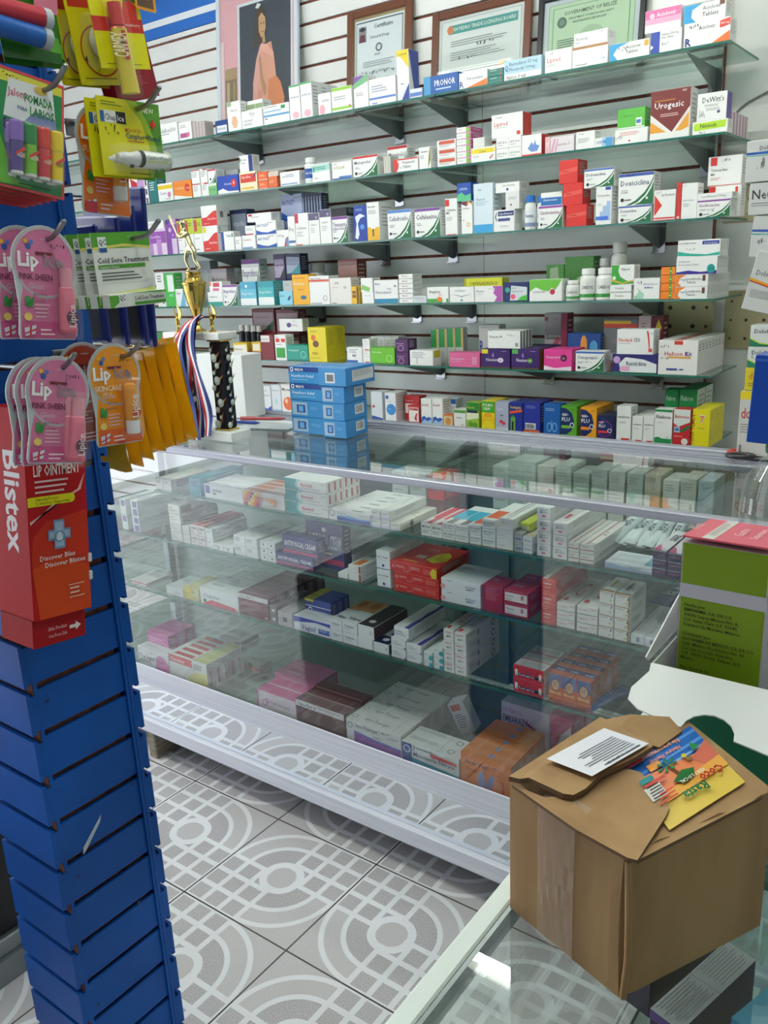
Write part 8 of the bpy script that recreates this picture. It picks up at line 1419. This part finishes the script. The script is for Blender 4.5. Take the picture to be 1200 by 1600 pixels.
# blue bags and padded yellow sachets on the far side, hooks run along +Y
def bag(x0, x1, y, z0, z1, lb, tilt, grp):
    t = thing('shaver_bag', lb, 'bag', ((x0+x1)/2, y, z1), (0, tilt, 0), grp); w_, h_ = x1-x0, z1-z0
    b = MB(); b.box(-w_/2, 0, -h_, w_/2, .010, 0, '1c2c7c', bev=.003); b.draw((-w_/2, 0, -h_), (1, 0, 0), (0, 0, 1), (0, -1, 0), w_, h_, [R(.36, .04, .9, .62, '4a4a48'), R(.5, .3, .8, .56, '5c5a54'), R(0, .05, .16, .9, '8a90a0'), ('t', 'IMP', .3, .84, .09, 'e8ecf4', .4, .05), ('p', [(.3, .6), (.34, .66), (.5, .62)], 'e8ecf4'), ('p', [(.6, .6), (.7, .65), (.74, .6)], 'e8ecf4'), R(0, .04, .02, .96, 'c0c8e0')]); b.build('bag_body', t, ('film',)); return t
for k, (y, xr, zt, zb_) in enumerate(((.80, -1.105, 1.50, 1.33), (.835, -1.098, 1.515, 1.325), (.87, -1.105, 1.53, 1.32), (.905, -1.118, 1.56, 1.315))):
    bag(xr-.12, xr, y, zb_, zt, 'blue plastic bag with dark window, %s on the far hook' % ('nearest', 'second', 'third', 'furthest')[k], .05*(k % 2), 'blue bags on the far hook')
def sachet(x0, x1, y, z0, z1, lb, k):
    w_, h_ = x1-x0, z1-z0; t = thing('padded_sachet', lb, 'sachet', ((x0+x1)/2, y, z1), (.0, -.13+.012*((k*5) % 3), .0), 'yellow padded sachets on the far hook')
    b = MB(); nx_, nz = 8, 14; V_ = []
    for j in range(nz+1):
        v = j/nz
        for i in range(nx_+1):
            u = i/nx_; e = math.sin(math.pi*min(max(u, 0), 1))**.6; bul = .010*e*math.sin(math.pi*min(1, v*.95+.05))**.7*(.5+.7*v)
            xx = -w_/2*(0.86+.14*v)+w_*(0.86+.14*v)*u
            V_.append((xx, -bul+.0015*math.sin(7*u+9*v+k), -h_*v - (.004*math.sin(u*9+k) if j == nz else 0)))
    B_v = [(x, -y_*.8+.001, z) for x, y_, z in V_]; fs = [(j*(nx_+1)+i, (j+1)*(nx_+1)+i, (j+1)*(nx_+1)+i+1, j*(nx_+1)+i+1) for j in range(nz) for i in range(nx_)]
    b.add(V_, fs, 'ffc41c', 0, True); b.add(B_v, [f[::-1] for f in fs], 'ffc41c', 0, True)
    n0 = nz*(nx_+1)
    b.add([V_[n0+i] for i in range(nx_+1)]+[B_v[n0+i] for i in range(nx_+1)], [(i, nx_+1+i, nx_+2+i, i+1) for i in range(nx_)], '8a5a10')
    b.build('sachet_body', t, ('film',))
    b = MB(); b.draw((-w_*.3, -.0125, -h_*.8), (1, 0, 0), (0, 0, 1), (0, -1, 0), w_*.6, h_*.72, [q for z_ in (.9, .62, .3, .1) for q in (R(0, z_, 1, z_+.008, '7a5208'), R(.99, z_-.15, 1, z_, '7a5208'), R(0, z_-.15, .012, z_, '7a5208'))]+[('l', .08, .85, .9, 10, 'a87a14', .012)])
    b.build('printed_table', t, ('film',)); return t
for k in range(7):
    y = .955-k*.0255; sachet(-1.262+.002*k, -1.128+.003*k, y, 1.148-.004*k, 1.318-.006*k, 'yellow padded sachet on the far hook, %s' % ('furthest of seven', 'second furthest', 'third furthest', 'middle one', 'third nearest', 'second nearest', 'nearest of seven')[k], k)
for z_, y1, lb in ((1.545, .93, 'grey hook along the far side carrying the blue bags'), (1.31, .975, 'grey hook along the far side carrying the yellow sachets')):
    t = thing('display_hook', lb, 'hook', (-1.17, PY1+.0005, z_), (0, 0, math.pi/2), 'grey display hooks'); L = y1-PY1
    b = MB(); b.tube([(.001, 0, 0), (L*.9, 0, .0), (L, 0, .01)], .0025, 8); b.build('rod', t, ('wire',)); b = MB(); b.box(0, -.012, -.016, .003, .012, .006); b.build('plate', t, ('wire',))
# Blistex dispenser
f_, wb_, hb_, tb = fr(((43, 622), (134, 596), (63, 1023)), -.985)
wb_ = .086; hb_ = .305
bl = thing('lip_ointment_dispenser', 'tall red lip ointment dispenser box hung on the blue pillar', 'dispenser box', (-.985, .617, 1.268), (0, .11, math.pi/2))
D_ = .085
b = MB(); b.box(-wb_/2, 0, -hb_+.028, wb_/2, D_, 0, 'b3161c', bev=.001)
FX = [R(0, 0, 1, 1, 'b8181e'), ('p', [(.1, 0), (.02, .3), (.06, .4), (.3, .47), (1, .5), (1, 0)], 'c8341e'), ('p', [(.1, 0), (.02, .25), (.5, .3), (1, .22), (1, 0)], 'd4481e'), R(0, 0, 1, 1, 'b8181e')][:3] + [
     ('p', [(.02, .475), (.03, .46), (.4, .545), (.85, .605), (.97, .675), (.98, .68), (.9, .6), (.42, .535)], 'f0b8b0'),
     ('t', 'MEDICATED', .12, .745, .052, 'f4ece8', .78, .03), ('t', 'LIP OINTMENT', .12, .685, .052, 'f4ece8', .78, .03), ('l', .13, .655, .72, 4, 'ecc8c4', .013), R(0, .545, .72, .59, 'ece21e'), ('e', .72, .5675, .07, 'ece21e', .0225), ('t', 'Clinically Proven', .12, .571, .013, '222222', .5), ('t', 'To Heal Dry, Chapped Lips', .12, .552, .013, '222222', .58),
     R(.4, .33, .58, .47, '7a9ac0'), R(.3, .375, .68, .425, '7a9ac0'), R(.42, .34, .56, .46, 'a8c0d8'), R(.32, .385, .66, .415, 'a8c0d8'), ('p', [(.49, .43), (.44, .38), (.45, .365), (.53, .365), (.54, .38)], 'dce8f0'), ('a', .49, .39, .09, .02, '6a8ab4'),
     ('t', 'Discover Bliss', .14, .285, .024, 'f4ece8', .6, .02), ('t', 'Discover Blistex', .22, .25, .024, 'f4ece8', .7, .02), ('l', .62, .12, .85, 2, 'f0c8b8', .012), R(.6, .078, .87, .082, 'f0c8b8'), R(.6, .14, .87, .144, 'f0c8b8'), ('s', .12, .84, .03, '111'), ('s', .12, .8, .03, '111'),
     ('p', [(.25, 1), (.95, .83), (1, .86), (1, .97), (.6, 1)], 'd8dce0'), ('p', [(.8, .865), (.9, .842), (.96, .93), (.88, .96)], 'c8202a'), ('t', 'Blistex', .38, .9, .04, '23355a', .42, .04, -14)]
hf = hb_-.028
FX = [q if q[0] != 'l' or q[1] != .13 else q for q in FX]
b.draw((-wb_/2, 0, -hf), (1, 0, 0), (0, 0, 1), (0, -1, 0), wb_, hf, FX, step=.00012)
b.draw((-wb_/2, D_, -hf), (0, -1, 0), (0, 0, 1), (-1, 0, 0), D_, hf, [('t', 'Blistex', .42, .80, .13, 'ece8ea', .5, .05, -90), R(0, 0, .02, 1, '8a1016')], step=.00012)
b.build('carton', bl, ('matte',))
b = MB(); b.box(-wb_/2+.001, .006, -hb_-.012, wb_/2-.006, D_-.002, -hb_+.0275, 'a3141a', bev=.001); b.draw((-wb_/2+.001, .006, -hb_-.012), (1, 0, 0), (0, 0, 1), (0, -1, 0), wb_-.007, .0395, [('t', 'Slide Product', .28, .5, .13, 'f0d0cc', .35), ('t', 'Out From Side', .28, .25, .13, 'f0d0cc', .35), ('p', [(.68, .4), (.68, .52), (.8, .52), (.8, .62), (.9, .46), (.8, .3), (.8, .4)], 'f0e0dc')]); b.build('bottom_tray', bl, ('matte',))
b = MB()
for z_ in (.07, .095): b.box(wb_/2-.002, -.003, -hf+z_-.03, wb_/2+.003, .012, -hf+z_-.018, 'e8e0dc', bev=.001)
b.build('tube_ends', bl, ('gloss',))
hook(.635, 1.262, .085, 'short grey hook holding the red dispenser box')

# ---------------- keep what the photograph can show ----------------
# numbers of the cartons nothing is seen of, and of those that show smallest (beyond the 300 largest)
GONE = [120, 121, 122, 123, 124, 125, 240, 272, 302, 303, 307, 340, 426, 427, 428, 429, 444, 458, 499, 500, 509, 586, 588, 654, 658]
SMALL = [1, 2, 3, 4, 5, 6, 9, 10, 11, 14, 15, 17, 18, 24, 27, 28, 30, 39, 40, 41, 42, 43, 46, 47, 48, 49, 50, 51, 53, 56, 57, 58, 59, 64, 65, 69, 70, 71, 72, 73, 74, 75, 76, 77, 79, 80, 81, 82, 83, 86, 89, 90, 96, 97, 98, 99, 100, 101, 103, 105, 106, 110, 111, 113, 114, 115, 117, 118, 126, 127, 128, 129, 130, 131, 132, 133, 134, 135, 140, 162, 165, 168, 170, 171, 172, 173, 177, 178, 183, 185, 190, 191, 192, 194, 195, 196, 197, 198, 199, 200, 209, 210, 213, 214, 215, 216, 219, 220, 221, 222, 223, 224, 225, 226, 227, 228, 229, 230, 231, 232, 234, 235, 236, 238, 239, 241, 242, 243, 244, 250, 252, 255, 256, 257, 259, 260, 261, 262, 263, 264, 269, 270, 271, 273, 275, 276, 277, 278, 280, 281, 286, 291, 292, 293, 294, 295, 296, 297, 300, 301, 304, 305, 306, 310, 311, 312, 314, 315, 316, 319, 322, 324, 327, 328, 330, 331, 333, 335, 336, 337, 339, 342, 344, 347, 348, 349, 353, 354, 355, 357, 358, 359, 363, 364, 365, 366, 367, 368, 369, 370, 371, 372, 373, 374, 375, 376, 377, 379, 380, 381, 382, 383, 384, 385, 386, 390, 391, 392, 395, 396, 397, 398, 400, 401, 403, 404, 405, 406, 407, 408, 409, 410, 412, 415, 420, 421, 423, 424, 425, 430, 431, 432, 433, 434, 435, 437, 438, 439, 440, 442, 445, 447, 449, 451, 452, 454, 456, 459, 461, 463, 465, 470, 472, 473, 476, 477, 478, 479, 480, 481, 482, 484, 485, 486, 487, 490, 491, 492, 493, 494, 495, 501, 502, 504, 505, 510, 519, 520, 521, 524, 525, 527, 528, 530, 531, 532, 534, 539, 547, 548, 549, 551, 552, 557, 558, 559, 561, 563, 566, 567, 568, 571, 572, 573, 574, 575, 576, 577, 578, 587, 589, 593, 594, 595, 596, 597, 598, 599, 600, 610, 611, 635, 646, 647]
bpy.context.view_layer.update()
nm = lambda i: 'medicine_box' if i == 0 else 'medicine_box.%03d' % i
for i in GONE: bpy.data.objects.remove(bpy.data.objects[nm(i)])
rest = [bpy.data.objects[nm(i)] for i in SMALL]
if rest:
    V, Fc, Cc = [], [], []
    for o in rest:
        me = o.data; b0 = len(V); mw = o.matrix_world; V += [tuple(mw @ v.co) for v in me.vertices]; ca = me.color_attributes['Col'].data
        for p_ in me.polygons: Fc.append(tuple(b0+i for i in p_.vertices)); c = tuple(ca[p_.loop_start].color); Cc.extend(c*p_.loop_total)
    me = bpy.data.meshes.new('small_medicine_boxes'); me.from_pydata(V, [], Fc); me.materials.append(MT['card'])
    ca = me.color_attributes.new('Col', 'FLOAT_COLOR', 'CORNER'); ca.data.foreach_set('color', Cc); me.update()
    for o in rest: bpy.data.objects.remove(o)
    o = bpy.data.objects.new('small_medicine_boxes', me); COLL.objects.link(o); o['kind'] = 'stuff'
    tag(o, 'the smallest and most hidden medicine cartons between the larger ones on all shelves', 'boxes')
